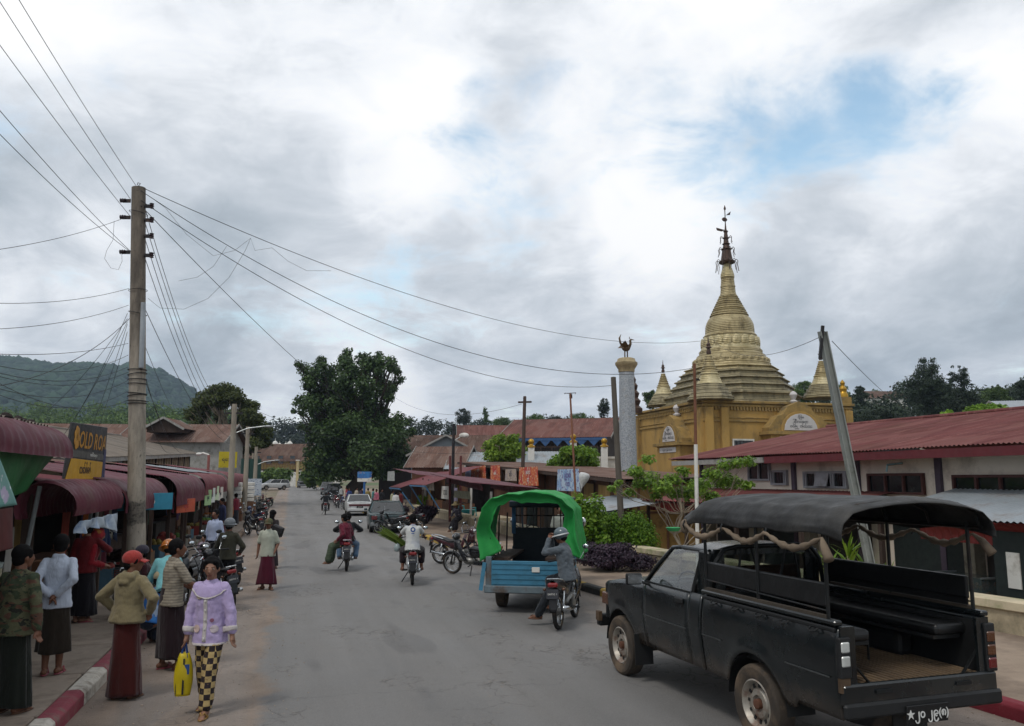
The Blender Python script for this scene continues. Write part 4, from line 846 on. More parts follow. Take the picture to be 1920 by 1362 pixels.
# ------------------------------------------------------------------ wires
m_wire = mat('cable_black', '#2b2c2e', .7)
def wire(label, a, b, sag, r=.011, n=22, group=None, pts=None):
    a, b = Vector(a), Vector(b); P = []
    for i in range(n + 1): u = i / n; p = a.lerp(b, u); p.z -= 4 * sag * u * (1 - u); P.append(p - a)
    if pts: P = [Vector(p) - a for p in pts]
    r *= .55
    return tag(MB().tube(P, r, 5).build('cable', m_wire, loc=a), label, 'cable', group)
def ext(px, py, Y, a, k=1.6):
    e = at(px, py, Y); return Vector(a) + (e - Vector(a)) * k
Pw = lambda py, dx=0.0: PB + onpole(py) + Vector((dx, -.12, 0))
G1 = 'overhead cables leaving the concrete pole towards the upper left'
for (py, dx, ex, ey, sg) in ((352, 0, 40, 0, .06), (378, -.1, 2, 0, .06), (410, -.1, 0, 78, .06), (474, -.1, 0, 196, .1), (474, -.12, 0, 238, .12)):
    a = Pw(py, dx); wire('overhead cable from concrete pole to upper left, ' + ('topmost' if py == 352 else 'lowest' if ey == 238 else {378: 'second from top', 410: 'third from top', 474: 'fourth from top'}[py]), a, ext(ex, ey, 9.5, a, 1.35), sg, .009, group=G1)
G2 = 'level cables from the concrete pole to the left edge'
for (py, ex, ey, sg, Y) in ((409, 0, 457, .12, 11), (544, 0, 556, .14, 11), (575, 0, 604, .14, 11), (646, 0, 652, .12, 10), (668, 0, 655, .3, 10), (690, 0, 668, .3, 10), (700, 0, 676, .3, 10.5), (715, 0, 692, .35, 10), (735, 0, 698, .4, 10), (752, 0, 676, .4, 10)):
    a = Pw(py, -.12); wire('sagging cable from the concrete pole to the left edge, ' + ORD[[409, 544, 575, 646, 668, 690, 700, 715, 735, 752].index(py)] + ' down the pole', a, ext(ex, ey, Y, a, 1.3), sg, .008, group=G2)
G3 = 'service cables fanning down from the concrete pole to the left roofs'
for (py, ex, ey, Y) in ((600, 88, 772, 16), (606, 118, 818, 15.5), (590, 140, 785, 17), (610, 160, 830, 20), (625, 185, 800, 20)):
    a = Pw(py, -.14); wire('service cable slanting from concrete pole to the left roofs, ' + ORD[[88, 118, 140, 160, 185].index(ex)] + ' from the left', a, at(ex, ey, Y), .12, .008, group=G3)
a = at(192, 640, 12); wire('dark cable rising from the left edge across the hill to the concrete pole', at(-40, 730, 9), Pw(600, -.1), .25, .010)
G4 = 'cables fanning down right from the concrete pole to the far left poles'
for (py, ex, ey, sg) in ((388, 433, 772, .9), (414, 433, 790, .8), (444, 432, 805, .8), (480, 431, 820, .7), (575, 430, 832, .5)):
    a = Pw(py, .16); wire('cable running from the concrete pole to the second pole, ' + ORD[[388, 414, 444, 480, 575].index(py)] + ' from the top', a, at(ex, ey, 34.8), sg, .012, 26, group=G4)
G5 = 'thin service cables from the concrete pole down to the hall roof'
for (py, ex, ey, Y) in ((690, 330, 842, 32), (700, 340, 850, 34), (640, 345, 800, 60), (752, 322, 850, 30)):
    a = Pw(py, .15); wire('thin cable from concrete pole to grey hall roof, ' + ORD[[322, 330, 340, 345].index(ex)] + ' from the left', a, at(ex, ey, Y), .3, .010, group=G5)
wire('long cable crossing the street from the concrete pole to the steel pole at right', Pw(353, .05), at(1336, 637, 33), 1.15, .013, 50)
wire('long cable crossing the street from the concrete pole to the thin rusty post', Pw(362, .1), at(1302, 690, 22), 1.35, .013, 50)
wire('long cable crossing the street from the concrete pole to the wooden pole by the column', Pw(380, .1), at(1148, 723, 26), 1.15, .013, 50)
wire('long cable from the concrete pole sagging away behind the tall dark tree', Pw(390, .1), at(860, 777, 95), 3.6, .014, 50)
wire('cable from the far left poles passing behind the tall dark tree', at(480, 770, 60), at(900, 850, 60), 1.0, .018, 30)
wire('thin cable from behind the tall tree to the cross-shaped pole', at(735, 742, 75), at(978, 758, 42), 1.1, .016, 30)
def loop(label, pix, Y): pts = [at(x, y, Y) for (x, y) in pix]; wire(label, pts[0], pts[-1], 0, .006, pts=pts)
loop('loose looped wire hanging right of the concrete pole top', [(285, 372), (310, 390), (350, 440), (400, 480), (440, 470), (470, 447), (478, 470), (510, 465), (540, 490), (575, 508), (620, 508)], 15.5)
loop('slack wire bight between the pole and the crossing cables', [(278, 560), (300, 578), (345, 580), (390, 560), (430, 520), (460, 470), (470, 447)], 15.2)
loop('curled loose wire left of the concrete pole', [(214, 415), (212, 450), (200, 470), (196, 485), (208, 503), (222, 506), (229, 490), (228, 470)], 14.7)
loop('short curved wire between the pole and the crossing cable', [(335, 527), (370, 520), (400, 500), (425, 462)], 15.4)
# smaller poles down the left pavement
for (px, ptop_, Y, lb, r) in ((433, 758, 34.8, 'second concrete pole down the left pavement, in front of the umbrella tree', .13), (460.5, 800, 45.5, 'third concrete pole down the left pavement', .13), (478, 838, 57, 'fourth concrete pole down the left pavement by the white banner', .14), (472, 850, 66, 'slim pole behind the fourth pole on the left', .1)):
    b = at(px, 900, Y); b.z = .1; t_ = at(px, ptop_, Y); r_ = thing('street_pole', lb, 'pole', b)
    MB().tube([(0, 0, 0), (0, 0, (t_.z - b.z) / 2), (0, 0, t_.z - b.z)], [r * 1.15, r, r * .8], 12).build('shaft', mat('concrete_pole', '#8f8779', .92, var=.2, scale=4, stretch=(1, 1, .2), dirt='#5b534a', dirt_amt=.45), r_, smooth=True)
    if px in (433, 478):
        z = t_.z - b.z - 1.3; MB().tube([(0, 0, z), (.6, .1, z + .25), (1.3, .2, z + .35)], .03, 6).build('lamp_arm', m_steel, r_); MB().ball((1.45, .22, z + .34), (.22, .09, .06), 10, 6).build('lamp_head', m_steel, r_, smooth='all')
    MB().box((0, 0, t_.z - b.z - .4), (.7, .08, .08)).build('crossarm', m_iron, r_)
# loudspeaker-like bracket bundle on the hall eave
lp = thing('eave_lamp', 'white lamp on a pink post at the end of the hall eave', 'lamp', at(390, 886, 40)); MB().tube([(0, 0, -.2), (0, 0, .85)], .07, 8).build('post', mat('pink_post', '#84534d', .8), lp); MB().tube([(0, 0, .85), (-.3, 0, .95), (-.45, 0, .9)], .05, 8).build('arm', m_white, lp); MB().ball((-.5, 0, .9), (.16, .1, .08), 10, 6).build('lamp_head', m_white, lp, smooth='all')
# ================================================================== right-hand side
m_plast = mat('pink_cream_plaster', '#d2c6b8', .92, var=.08, scale=.8, dirt='#93857a', dirt_amt=.3, dscale=1.0, bump=.12, bscale=40)
m_purplepost = mat('dark_purple_post', '#4a3f4b', .8, var=.15)
m_glass = mat('dark_pane', '#15191b', .12, var=.3, scale=2, spec=.6)
m_frame = mat('grey_window_frame', '#8b8c90', .7, var=.12, dirt='#64605c', dirt_amt=.3)
m_brownframe = mat('brown_window_frame', '#45241f', .7, var=.15)
m_redfascia = mat('maroon_fascia', '#571d22', .7, var=.15)
MK = thing('market_building', 'long cream market building with red corrugated roof behind the pickup', 'building', (0, 0, 0), RA)
TW, MS0, MS1, EZ = 14.2, 6.5, 26.3, 3.12
MB().box((TW + 4.2, (MS0 + MS1) / 2, EZ / 2 - .4), (8.4, MS1 - MS0, EZ + .8)).build('wall', m_plast, MK)
mb = MB(); corr(mb, (TW - .85, MS0 - 2, EZ - .02), (TW - .85, MS1 + .75, EZ + .02), (TW + 6.2, MS0 - 2, EZ + 1.28), (TW + 5.6, MS1 + .2, EZ + 1.28), .12, .016, 14, .012, 4); mb.build('roof', m_redroof, MK, smooth='all')
mb = MB(); corr(mb, (TW - .85, MS1 + .76, EZ + .0), (TW + 9, MS1 + .76, EZ + .0), (TW + 5.5, MS1 + .2, EZ + 1.28), (TW + 5.7, MS1 + .2, EZ + 1.28), .12, .016, 6); mb.build('roof_end', m_redroof, MK, smooth='all')
mb = MB(); corr(mb, (TW + 13.5, MS1 + .75, EZ), (TW + 13.5, MS0 - 2, EZ), (TW + 5.6, MS1 + .2, EZ + 1.28), (TW + 6.2, MS0 - 2, EZ + 1.28), .12, .016, 6); mb.build('roof', m_redroof, MK, smooth='all')
MB().box((TW - .80, 12.6, EZ - .13), (.06, 16.5, .19)).build('fascia', m_redfascia, MK); MB().box((TW - .79, 23.9, EZ - .12), (.05, 5.9, .16)).build('fascia', m_fascia, MK)
MB().box((TW - .4, (MS0 + MS1) / 2, EZ - .16), (.78, MS1 - MS0, .03)).build('soffit', m_fascia, MK)
MB().tube([(TW + 6.2, MS0 - 2, EZ + 1.31), (TW + 5.6, MS1 + .2, EZ + 1.31)], .07, 8).build('ridge_cap', m_redroof, MK)
def px_s(px, t):
    u = (px - 960) / 1500 / _c; Y = t / (u * RC + RS); return -u * Y * RS + Y * RC
def zat(px, py, t):
    u = (px - 960) / 1500 / _c; Y = t / (u * RC + RS); return at(px, py, Y).z
for px in (1480, 1597, 1747, 1310): s = px_s(px, TW); MB().box((TW - .03, s, EZ / 2), (.1, .16, EZ - .3)).build('pilaster', m_purplepost, MK)
def mk_window(x0, x1, y0, y1, frm, parts, bars=0, opened=None):
    sa, sb = px_s(x0, TW), px_s(x1, TW); z1, z0 = zat((x0 + x1) / 2, y0, TW), zat((x0 + x1) / 2, y1, TW); s0_, s1_ = min(sa, sb), max(sa, sb)
    wn = MB().box((TW - .01, (s0_ + s1_) / 2, (z0 + z1) / 2), (.05, s1_ - s0_, z1 - z0)).build('window', m_glass, MK); fw = .06
    for z in (z0, z1): MB().box((TW - .05, (s0_ + s1_) / 2, z), (.08, s1_ - s0_ + fw, fw)).build('frame', frm, wn)
    for k in range(parts + 1): MB().box((TW - .052, s0_ + (s1_ - s0_) * k / parts, (z0 + z1) / 2), (.08, fw, z1 - z0 - fw)).build('mullion', frm, wn)
    if bars:
        w = (s1_ - s0_) / parts
        for k in range(parts):
            if k == opened:
                MB().box((TW - .16, s0_ + w * (k + .5), (z0 + z1) / 2), (.03, w * .9, (z1 - z0) * .92), (0, R(16), 0)).build('casement', m_frame, wn); continue
            for q in (-1, 1): MB().box((TW - .055, s0_ + w * (k + .5) + q * w * .36, (z0 + z1) / 2), (.05, .05, z1 - z0 - fw)).build('casement', frm, wn)
            for b in range(bars): MB().tube([(TW - .05, s0_ + w * (k + .28 + .44 * b / (bars - 1)), z0), (TW - .05, s0_ + w * (k + .28 + .44 * b / (bars - 1)), z1)], .008, 4).build('bar', m_iron, wn)
mk_window(1775, 1909, 893, 931, m_brownframe, 3); mk_window(1618, 1718, 890, 925, m_brownframe, 3); mk_window(1500, 1577, 886, 914, m_frame, 3, 4, 1); mk_window(1440, 1467, 884, 908, m_frame, 1, 4); mk_window(1398, 1436, 868, 900, m_frame, 2, 0)
MB().tube([(TW - .02, px_s(1680, TW), EZ - .3), (TW - .45, px_s(1680, TW), EZ - .34), (TW - .5, px_s(1681, TW), EZ - .5)], .025, 8).build('drain_pipe', mat('blue_pipe', '#86a7ad', .5), MK, smooth='all')
# ground-floor shop front below the lean-to
m_dkgreen = mat('dark_green_door', '#18211f', .7, var=.2, dirt='#151a19', dirt_amt=.3); m_pillar = mat('pale_pillar', '#8e8878', .9, var=.12, dirt='#5d574c', dirt_amt=.4)
for s in (9.0, 11.6, 14.2, 17.0, 19.8, 22.6, 25.4): MB().box((TW - .12, s, .75), (.3, .3, 2.6)).build('pillar', m_pillar, MK, bevel=.01)
for s in (10.3, 12.9, 15.6, 18.4, 21.2, 24.0): MB().box((TW - .03, s, .6), (.06, 2.1, 2.2)).build('door', m_dkgreen if int(s) % 2 else m_shade, MK)
# lean-to roofs in front of the market
LR = thing('lean_to_roof', 'rusty red lean-to sheet roof with curled edge in front of the market wall', 'roof', (0, 0, -.42), RA)
mb = MB(); corr(mb, (11.6, 16.5, 2.12), (11.6, 25.6, 2.12), (TW - .1, 16.5, 2.55), (TW - .1, 25.6, 2.55), .15, .014, 5); mb.build('sheet', m_redroof, LR, smooth='all')
awning(LR, 16.6, 25.6, 11.9, 2.17, .34, .05, .01, mat('bright_red_sheet', '#7c2b26', .55, var=.15, dirt='#5b2a22', dirt_amt=.3), .2, .018, .3, name='curled_edge')
for s in (16.9, 19.8, 22.7, 25.4): MB().box((11.75, s, 1.05), (.09, .09, 2.0)).build('post', m_wood, LR)
LG = thing('lean_to_roof', 'grey zinc lean-to roof in front of the market at the right edge', 'roof', (0, 0, -.32), RA)
mb = MB(); corr(mb, (11.7, 7.0, 2.08), (11.7, 14.6, 2.02), (TW - .1, 7.0, 2.5), (TW - .1, 14.6, 2.55), .13, .016, 5); mb.build('sheet', m_zinc, LG, smooth='all')
awning(LG, 8.5, 13.4, 12.05, 2.0, .4, .05, .01, mat('bright_red_sheet', '#7c2b26', .55), .2, .018, .3, name='curled_edge')
for s in (7.4, 10.6, 14.3): MB().box((11.85, s, 1.05), (.09, .09, 2.0)).build('post', m_wood, LG)
# glass show-case on a wooden table, and a notice on a door post
sc_ = thing('show_case', 'glass show-case of snacks on a wooden table at the right edge', 'show-case', W(12.6, 12.3, -.45), RA)
MB().box((0, 0, .62), (.6, 1.25, .08)).build('table_top', m_wood2, sc_)
for x in (-.25, .25):
    for y in (-.56, .56): MB().box((x, y, .3), (.06, .06, .58)).build('leg', m_wood2, sc_)
MB().box((0, 0, .9), (.5, 1.1, .44)).build('glass', mat('case_glass', '#6d7a7a', .1, trans=.75, spec=.6), sc_)
for z in (.68, 1.12):
    for y in (-.55, .55): MB().box((0, y, z), (.52, .03, .03)).build('frame', m_steel, sc_)
mb = MB(); rg = np.random.default_rng(2)
for _ in range(40): mb.ball((rg.uniform(-.2, .2), rg.uniform(-.5, .5), .74 + rg.choice([0, .2]) + rg.uniform(0, .06)), .05, 6, 4)
mb.build('snacks', mat('snack_mix', '#8a4a22', .6, var=.5, scale=12), sc_)
dn = thing('shop_entrance', 'dark green door with white notice at the far right edge', 'door', W(11.2, 12.0, -.45), RA); MB().box((0, 0, 1.0), (.08, .9, 2.0)).build('leaf', m_dkgreen, dn); MB().box((-.05, .05, 1.35), (.02, .26, .6)).build('notice', m_white, dn)

# ------------------------------------------------------------------ shop row and houses in the middle distance
m_board = mat('brown_board_wall', '#5d4130', .85, var=.25, scale=3, stretch=(1, 1, .2)); m_poster_red = m_print('poster_red', '#a82c26', '#bd5f32', '#c9b78e', 2.2); m_poster_blue = m_print('poster_blue', '#7f9fbf', '#a9bccb', '#6a5a8c', 2.4)
RW = thing('shop_row', 'row of brown timber shops with maroon awnings behind the green tarpaulin truck', 'shop', (0, 0, -1.8), RA); RW.rotation_euler = (math.atan(.04), 0, RA)
MB().box((13.9, 41.7, 1.35), (4.0, 28.6, 3.4)).build('wall', m_board, RW)
MB().box((13.9, 27.36, 1.5), (3.9, .06, 2.9)).build('end_wall', mat('ochre_boards', '#9a7c46', .9, var=.15, scale=1.5, dirt='#6e5734', dirt_amt=.4), RW)
for k in range(4): MB().box((12.2 + k * 1.15, 27.3, 1.5), (.07, .06, 2.9)).build('stud', m_wood2, RW)
MB().box((13.9, 27.3, 1.95), (3.9, .05, .08)).build('rail', m_wood2, RW)
for k in range(18): MB().box((11.88, 27.6 + k * 1.65, 2.55), (.05, .08, .95)).build('stud', m_wood, RW)
for (s_, w_) in ((28.2, 1.1), (29.8, 1.2), (31.5, 1.1), (33.1, 1.1)): MB().box((11.87, s_, 2.45), (.04, w_, .7)).build('shutter', m_ply, RW)
mb = MB(); corr(mb, (11.3, 26.6, 3.18), (11.3, 56.3, 3.18), (16.2, 26.6, 3.22), (16.2, 56.3, 3.22), .16, .016, 4); mb.build('roof', m_rust, RW, smooth='all')
MB().box((11.35, 41.4, 3.1), (.06, 29.6, .16)).build('fascia', m_wood, RW)
awning(RW, 37.4, 46.5, 8.75, 2.72, .5, 2.7, .25, m_maroon, .2, .014, .45); awning(RW, 28.8, 37.2, 9.1, 2.78, .42, 2.5, .2, m_maroon, .2, .014, .38, name='awning')
mb = MB(); corr(mb, (9.6, 24.6, 2.2), (9.6, 28.6, 2.2), (11.9, 24.6, 2.5), (11.9, 28.6, 2.5), .15, .014, 3); mb.build('zinc_canopy', m_zinc, RW, smooth='all')
for s_ in (25.0, 29.2, 33.0, 37.3, 41.7): MB().box((9.15, s_, 1.0), (.1, .1, 2.3)).build('post', m_white if s_ > 36 else m_wood, RW)
for k in range(6): MB().box((11.85, 29.2 + 2.6 * k, 1.05), (.06, 1.7, 2.0)).build('doorway', m_shade if k % 2 else m_dkgreen, RW)
def poster(name, label, px0, px1, py0, py1, t, m, lean=0.0, txt=None, tm=None, size=.3, cat='poster', off=0):
    sa, sb = px_s(px0, t), px_s(px1, t); pm = (px0 + px1) / 2; z1, z0 = zat(pm, py0, t), zat(pm, py1, t); s0_, w = (sa + sb) / 2, abs(sb - sa)
    r = thing(name, label, cat, W(s0_, t, z0), RA); h = z1 - z0
    MB().add([(0, -w / 2, 0), (0, w / 2, 0), (0, w / 2 * .9, h), (0, -w / 2 * .9, h), (.02, -w / 2, 0), (.02, w / 2, 0), (.02, w / 2 * .9, h), (.02, -w / 2 * .9, h)], [(0, 1, 2, 3), (7, 6, 5, 4), (0, 4, 5, 1), (1, 5, 6, 2), (2, 6, 7, 3), (3, 7, 4, 0)]).build('sheet', m, r)
    if txt:
        for k, l in enumerate(txt): lettering('lettering', l, size, tm, r, frame3((-.004, off, h * (1 - (k + .7) / (len(txt) + .5))), (0, -1, 0), (0, 0, 1)), 1.0, .004)
    return r
poster('red_poster', 'leftmost red food poster on the shop row fascia', 884, 912, 874, 902, 11.2, m_poster_red, txt=['ခေါက်', 'ဆွဲ'], tm=m_white, size=.28)
poster('red_poster', 'narrow red food poster second from left on the shop row', 920, 938, 873, 905, 11.2, m_poster_red, txt=['ခေါက်'], tm=m_white, size=.22)
poster('grey_poster', 'pale grey slanted poster between the red posters', 947, 968, 880, 902, 11.2, m_print('poster_grey', '#9a8d86', '#a89684', '#6a5f70', 3), txt=['ဆိုင်'], tm=m_ink, size=.3)
poster('red_poster', 'wide red food poster beside the cross-shaped pole', 972, 1008, 876, 911, 11.15, m_poster_red, txt=['ခေါက်', 'ဆွဲ'], tm=m_white, size=.3)
poster('blue_poster', 'large blue and white event poster above the green tarpaulin truck', 1042, 1084, 880, 921, 11.0, m_poster_blue, txt=['ပွဲတော်', 'ဂီတ'], tm=mat('violet_ink', '#5a3a78', .6), size=.3)
poster('violet_poster', 'small violet and blue poster at the left end of the red posters', 874, 884, 878, 896, 11.25, m_print('poster_violet', '#7f86b8', '#9aa8c8', '#54507a', 4))
poster('lettered_banner', 'white banner with black lettering hung under the maroon awning', 830, 846, 912, 936, 8.72, m_white, txt=['ကဝဝ'], tm=m_ink, size=.5, cat='banner')
poster('cloth_valance', 'pale printed valance below the front of the maroon awning', 853, 884, 921, 935, 8.7, mat('valance', '#9a9a84', .8, var=.2, dirt='#6a7a62', dirt_amt=.4), cat='valance')
poster('purple_poster', 'purple and white advert sheet behind the white post at the shop row', 846, 860, 915, 945, 9.4, m_print('poster_purple', '#8a86a8', '#a8a4b8', '#5a4a7a', 4))
bagp = tag(MB().lathe([(.03, 0), (.05, .35), (.16, .6), (.3, .95), (.34, 1.2), (.25, 1.35), (.0, 1.38)], 12).build('plastic_bag', mat('white_plastic_bag', '#b9bab8', .45, var=.12, scale=4, bump=.6, bscale=7, bdist=.05), smooth='all', loc=at(1088, 918, 24.5) + Vector((0, 0, -.1))), 'white plastic bag wrapped over a lamp beside the blue poster', 'bag'); bagp.rotation_euler = (0, R(14), 0); bagp.scale = (.5, .5, .45)
# blue-framed stall awnings farther on
m_bluepipe = mat('blue_pipe_frame', '#3f6d94', .5, var=.12)
for (s0, s1, tf, z, lb) in ((47.5, 54.0, 7.7, 2.8, 'blue-framed stall with bright maroon awning and white sign'), (56, 62, 7.3, 2.55, 'farther blue-framed stall with maroon awning near the big tree')):
    S = thing('market_stall', lb, 'stall', (0, 0, 0), RA); mb = MB(); corr(mb, (tf, s0, z - .72), (tf, s1, z - .72), (tf + 3.4, s0, z + .4), (tf + 3.4, s1, z + .4), .2, .016, 5); mb.build('awning', mat('bright_maroon_sheet', '#5e2226', .6, var=.12), S, smooth='all')
    MB().box((tf - .02, (s0 + s1) / 2, z - .80), (.06, s1 - s0, .08)).build('edge_pipe', m_bluepipe, S)
    for s in (s0 + .1, s1 - .1): MB().bar((tf, s, z - .8), (tf + 1.2, s, .15), .07).build('strut', m_bluepipe, S); MB().box((tf + 1.6, s, 1.3), (.08, .08, 2.4)).build('post', m_wood, S)
    MB().box((tf + 4.0, (s0 + s1) / 2, 1.4), (.1, s1 - s0, 2.7)).build('back_wall', m_shade, S); MB().box((tf + 2.6, (s0 + s1) / 2, .55), (1.0, s1 - s0 - 1, .8)).build('counter', m_wood2, S)
    for k in range(3): MB().box((tf + 2.2, s0 + 1 + k * 1.8, 1.3), (.05, .9, 1.6)).build('panel', [m_ply, m_white, m_wood2][k], S)
poster('white_sign', 'white sign with dark script hanging beside the blue-framed stall', 795, 817, 902, 919, 8.4, m_white, txt=['ကြည်'], tm=m_ink, size=.5, cat='sign')
poster('white_sign', 'white board with grey columns above the farther stall awning', 731, 744, 884, 902, 7.0, m_print('col_print', '#a9aaa6', '#8d8f8c', '#5e6264', 5), cat='sign')
poster('green_awning', 'pale green scalloped awning on the wooden house behind the stalls', 796, 832, 876, 887, 12.0, mat('pale_green_valance', '#6f9a7e', .8, var=.1), cat='awning')
# turquoise stools and basin on the stall terrace
m_turq = mat('turquoise_plastic', '#2f8d8f', .4, var=.08)
def stool(label, p):
    r = thing('plastic_stool', label, 'stool', p); MB().box((0, 0, .43), (.32, .32, .04)).build('seat', m_turq, r, bevel=.01)
    for x in (-1, 1):
        for y in (-1, 1): MB().bar((x * .13, y * .13, .42), (x * .18, y * .18, 0), .045).build('leg', m_turq, r)
    return r
tb = W(43.0, 9.0, .15)
MB().box((0, 0, .2), (2.2, 7.5, .4)).build('terrace', m_cream, tag(thing('stall_terrace', 'raised cream terrace edge in front of the blue-framed stall', 'terrace', W(43.5, 9.9, .1), RA), 'raised cream terrace edge in front of the blue-framed stall', 'terrace'), bevel=.02)
p = W(45.2, 9.4, .5); stool('turquoise plastic stool beside the blue strut', p)
p = W(42.2, 9.4, .5); stool('turquoise plastic stool right of the round basin', p)
bs = tag(MB().lathe([(0, 0), (.3, 0), (.4, .28), (.42, .3), (.37, .28), (.28, .04), (0, .04)], 20).build('basin', m_turq, smooth=True, loc=W(42.9, 9.3, .5)), 'round turquoise basin on the terrace', 'basin')
# houses behind
m_blue_trim = mat('blue_trim', '#2f4f78', .7, var=.15); m_dkwall = mat('dark_plank_wall', '#3a3230', .9, var=.25, scale=3, stretch=(3, 1, .2)); m_greyw = mat('grey_plank_wall', '#7d858a', .9, var=.1, scale=3)
m_pinkroof = m_roofsheet('house_roof_red', '#573630', '#6b453d', '#43302a', '#80625a', 1.8, 1); m_brownroof = m_roofsheet('house_roof_brown', '#48352d', '#5b453a', '#33261f', '#77675d', 1.8, 1)
def hs(px, py, Y): p = at(px, py, Y); return p
h = hs(832, 850, 75); house('grey_house', 'grey boarded gable house behind the stalls with brown roof', (h.x, 76, 0), R(96), 9, 6.0, 4.7, 1.6, m_greyw, m_brownroof, .5)
h = hs(865, 815, 92); house('long_brown_house', 'long low house with dark brown tin roof behind the grey gable', (h.x, 92, 0), R(-2), 17, 9, 5.2, 2.2, m_dkwall, m_brownroof, .4)
h = hs(920, 805, 105); house('pink_roof_house', 'house with plain dull pink roof on the skyline left of the cross pole', (h.x - 1, 108, 0), R(4), 6.5, 9, 7.2, 2.4, m_plast, m_pinkroof, .4)
h = hs(834, 850, 64); house('rust_shed', 'rusty tin-roofed shed with small gable just above the shop row', (h.x, 64, 0), R(-10), 3.7, 5.5, 3.5, 1.5, m_wood2, m_rust, .5)
h = hs(895, 865, 63); house('zinc_shed', 'shed with shiny zinc roof beside the bright green garden tree', (h.x, 63, 0), R(-6), 3.4, 5.0, 3.3, 1.2, m_wood2, m_zinc, .4)
h = hs(1015, 850, 58); house('zinc_shed', 'small zinc roof right of the cross-shaped pole', (h.x, 58, 0), R(-4), 2.6, 4.0, 3.3, 1.1, m_white, m_zinc, .4)
BH = house('blue_trim_house', 'two-storey dark wooden house with red roof and blue scalloped trim', (at(1066, 840, 66).x, 68, 0), R(-16), 7.4, 9, 5.9, 1.6, m_dkwall, m_pinkroof, .9)
for k in range(8): MB().prism([(-3.9 + k * .96, 5.45), (-2.96 + k * .96, 5.45), (-3.43 + k * .96, 4.95)], -5.45, -5.4, 'y').build('valance_point', m_blue_trim, BH)
MB().box((0, -5.45, 5.5), (8.6, .06, .2)).build('blue_board', m_blue_trim, BH)
MB().box((0, -5.1, 3.9), (7.6, 1.2, .18)).build('balcony', m_white, BH)
for k in range(9): MB().box((-3.6 + k * .9, -5.6, 4.4), (.07, .07, 1.0)).build('baluster', m_wood, BH)
MB().box((0, -5.6, 4.9), (7.3, .08, .08)).build('rail', m_wood, BH)
h = hs(985, 822, 84); house('dark_roof_house', 'small dark-roofed house between the pink roof and the blue-trimmed house', (h.x + 3.5, 84, 0), R(-12), 7, 7, 5.6, 1.6, m_dkwall, m_brownroof, .5)
h = hs(1650, 800, 60); house('dark_roof_house', 'dark maroon roof just above the market roof, right of the yellow pagoda wall', (h.x - .6, 62, 0), R(-10), 6.5, 6, 5.3, 1.2, m_dkwall, m_brownroof, .5)
h = hs(1650, 757, 180); house('hillside_house', 'small white house among trees on the right hillside', (h.x, 180, hgt(h.x, 180)), R(5), 9, 7, at(1650, 757, 180).z - hgt(h.x, 180) + 1, 1.8, m_white, m_brownroof, .4)
h = hs(1912, 790, 52); house('zinc_house', 'house with stacked grey metal roofs at the right edge', (h.x + 3, 54, 2), R(-20), 9, 7, 3.6, 1.0, m_fascia, m_zinc, .6)
h = hs(1925, 742, 70); house('zinc_house', 'upper grey metal roof on the hill at the right edge', (h.x + 3, 72, 5), R(-15), 8, 7, 3.6, .9, m_wood, m_zinc, .6)
# white boundary pillars with gilded balls by the pagoda
m_gilt = mat('gilt', '#a8822a', .35, metal=.6, var=.15, scale=6)
for (px, py, lb) in ((996, 837, 'white gate pillar with gilded ball left of the antenna pole'), (1075, 828, 'gilded ball pillar hidden behind the antenna pole'), (1133, 836, 'white pillar with gilded ball left of the mosaic column')):
    p = at(px, py, 57); r = thing('gate_pillar', lb, 'pillar', (p.x, 57, .1)); MB().box((0, 0, p.z / 2 - .1), (.45, .45, p.z - .2)).build('shaft', m_white, r, bevel=.02); MB().lathe([(.3, 0), (.3, .1), (.16, .18), (.12, .3)], 12, (0, 0, p.z - .2)).build('collar', m_gilt, r, smooth=True); MB().ball((0, 0, p.z + .22), .22, 14, 10).build('ball', m_gilt, r, smooth='all')
wr = thing('white_wall', 'white compound wall behind the shop row left of the mosaic column', 'wall', (at(1128, 860, 58).x, 58, .1), R(6)); MB().box((0, 0, 1.9), (3.6, .25, 3.8)).build('wall_body', m_white, wr); MB().box((0, 0, 3.85), (3.8, .5, .16)).build('coping', m_white, wr)

# ------------------------------------------------------------------ mosaic column with bird
def m_mosaic():
    n = NT('mirror_mosaic'); vo = n.N('ShaderNodeTexVoronoi'); vo.inputs['Scale'].default_value = 26; n.L(n.tc.outputs['Object'], vo.inputs['Vector'])
    bw = n.N('ShaderNodeRGBToBW'); n.L(vo.outputs['Color'], bw.inputs[0]); c = n.mix(n.rng(bw.outputs[0], .2, .8), h2('#7d8286'), h2('#a3a6a8')); c = n.mix(n.rng(n.noise(3, 4, .6), .55, .7, 0, .5), c, h2('#837b6c')); n.col(c); n.set(Roughness=.35, Metallic=.3)
    n.L(n.bump(vo.outputs['Distance'], .4, .02), n.b.inputs['Normal']); return n.m
CY_ = 37.0; cb = at(1178, 860, CY_); ctop = at(1173, 690, CY_).z; CL = thing('mosaic_column', 'tall mirror-mosaic column topped by a gilded bird', 'column', (cb.x, CY_, .1))
MB().lathe([(.42, 0), (.40, ctop * .5), (.345, ctop - .3)], 28).build('shaft', m_mosaic(), CL, smooth=True)
m_oldgold = mat('old_gold_plaster', '#9c8c6a', .6, metal=.15, var=.25, scale=8, dirt='#6a5c42', dirt_amt=.4, bump=.4, bscale=20)
MB().lathe([(.35, -.32), (.38, -.3), (.38, -.18), (.46, -.05), (.52, .05), (.52, .14), (.44, .2), (.4, .32), (.3, .36), (0, .36)], 28, (0, 0, ctop)).build('capital', m_oldgold, CL, smooth=True)
m_bird = mat('bronze_gilt', '#55432e', .5, metal=.4, var=.3, scale=8)
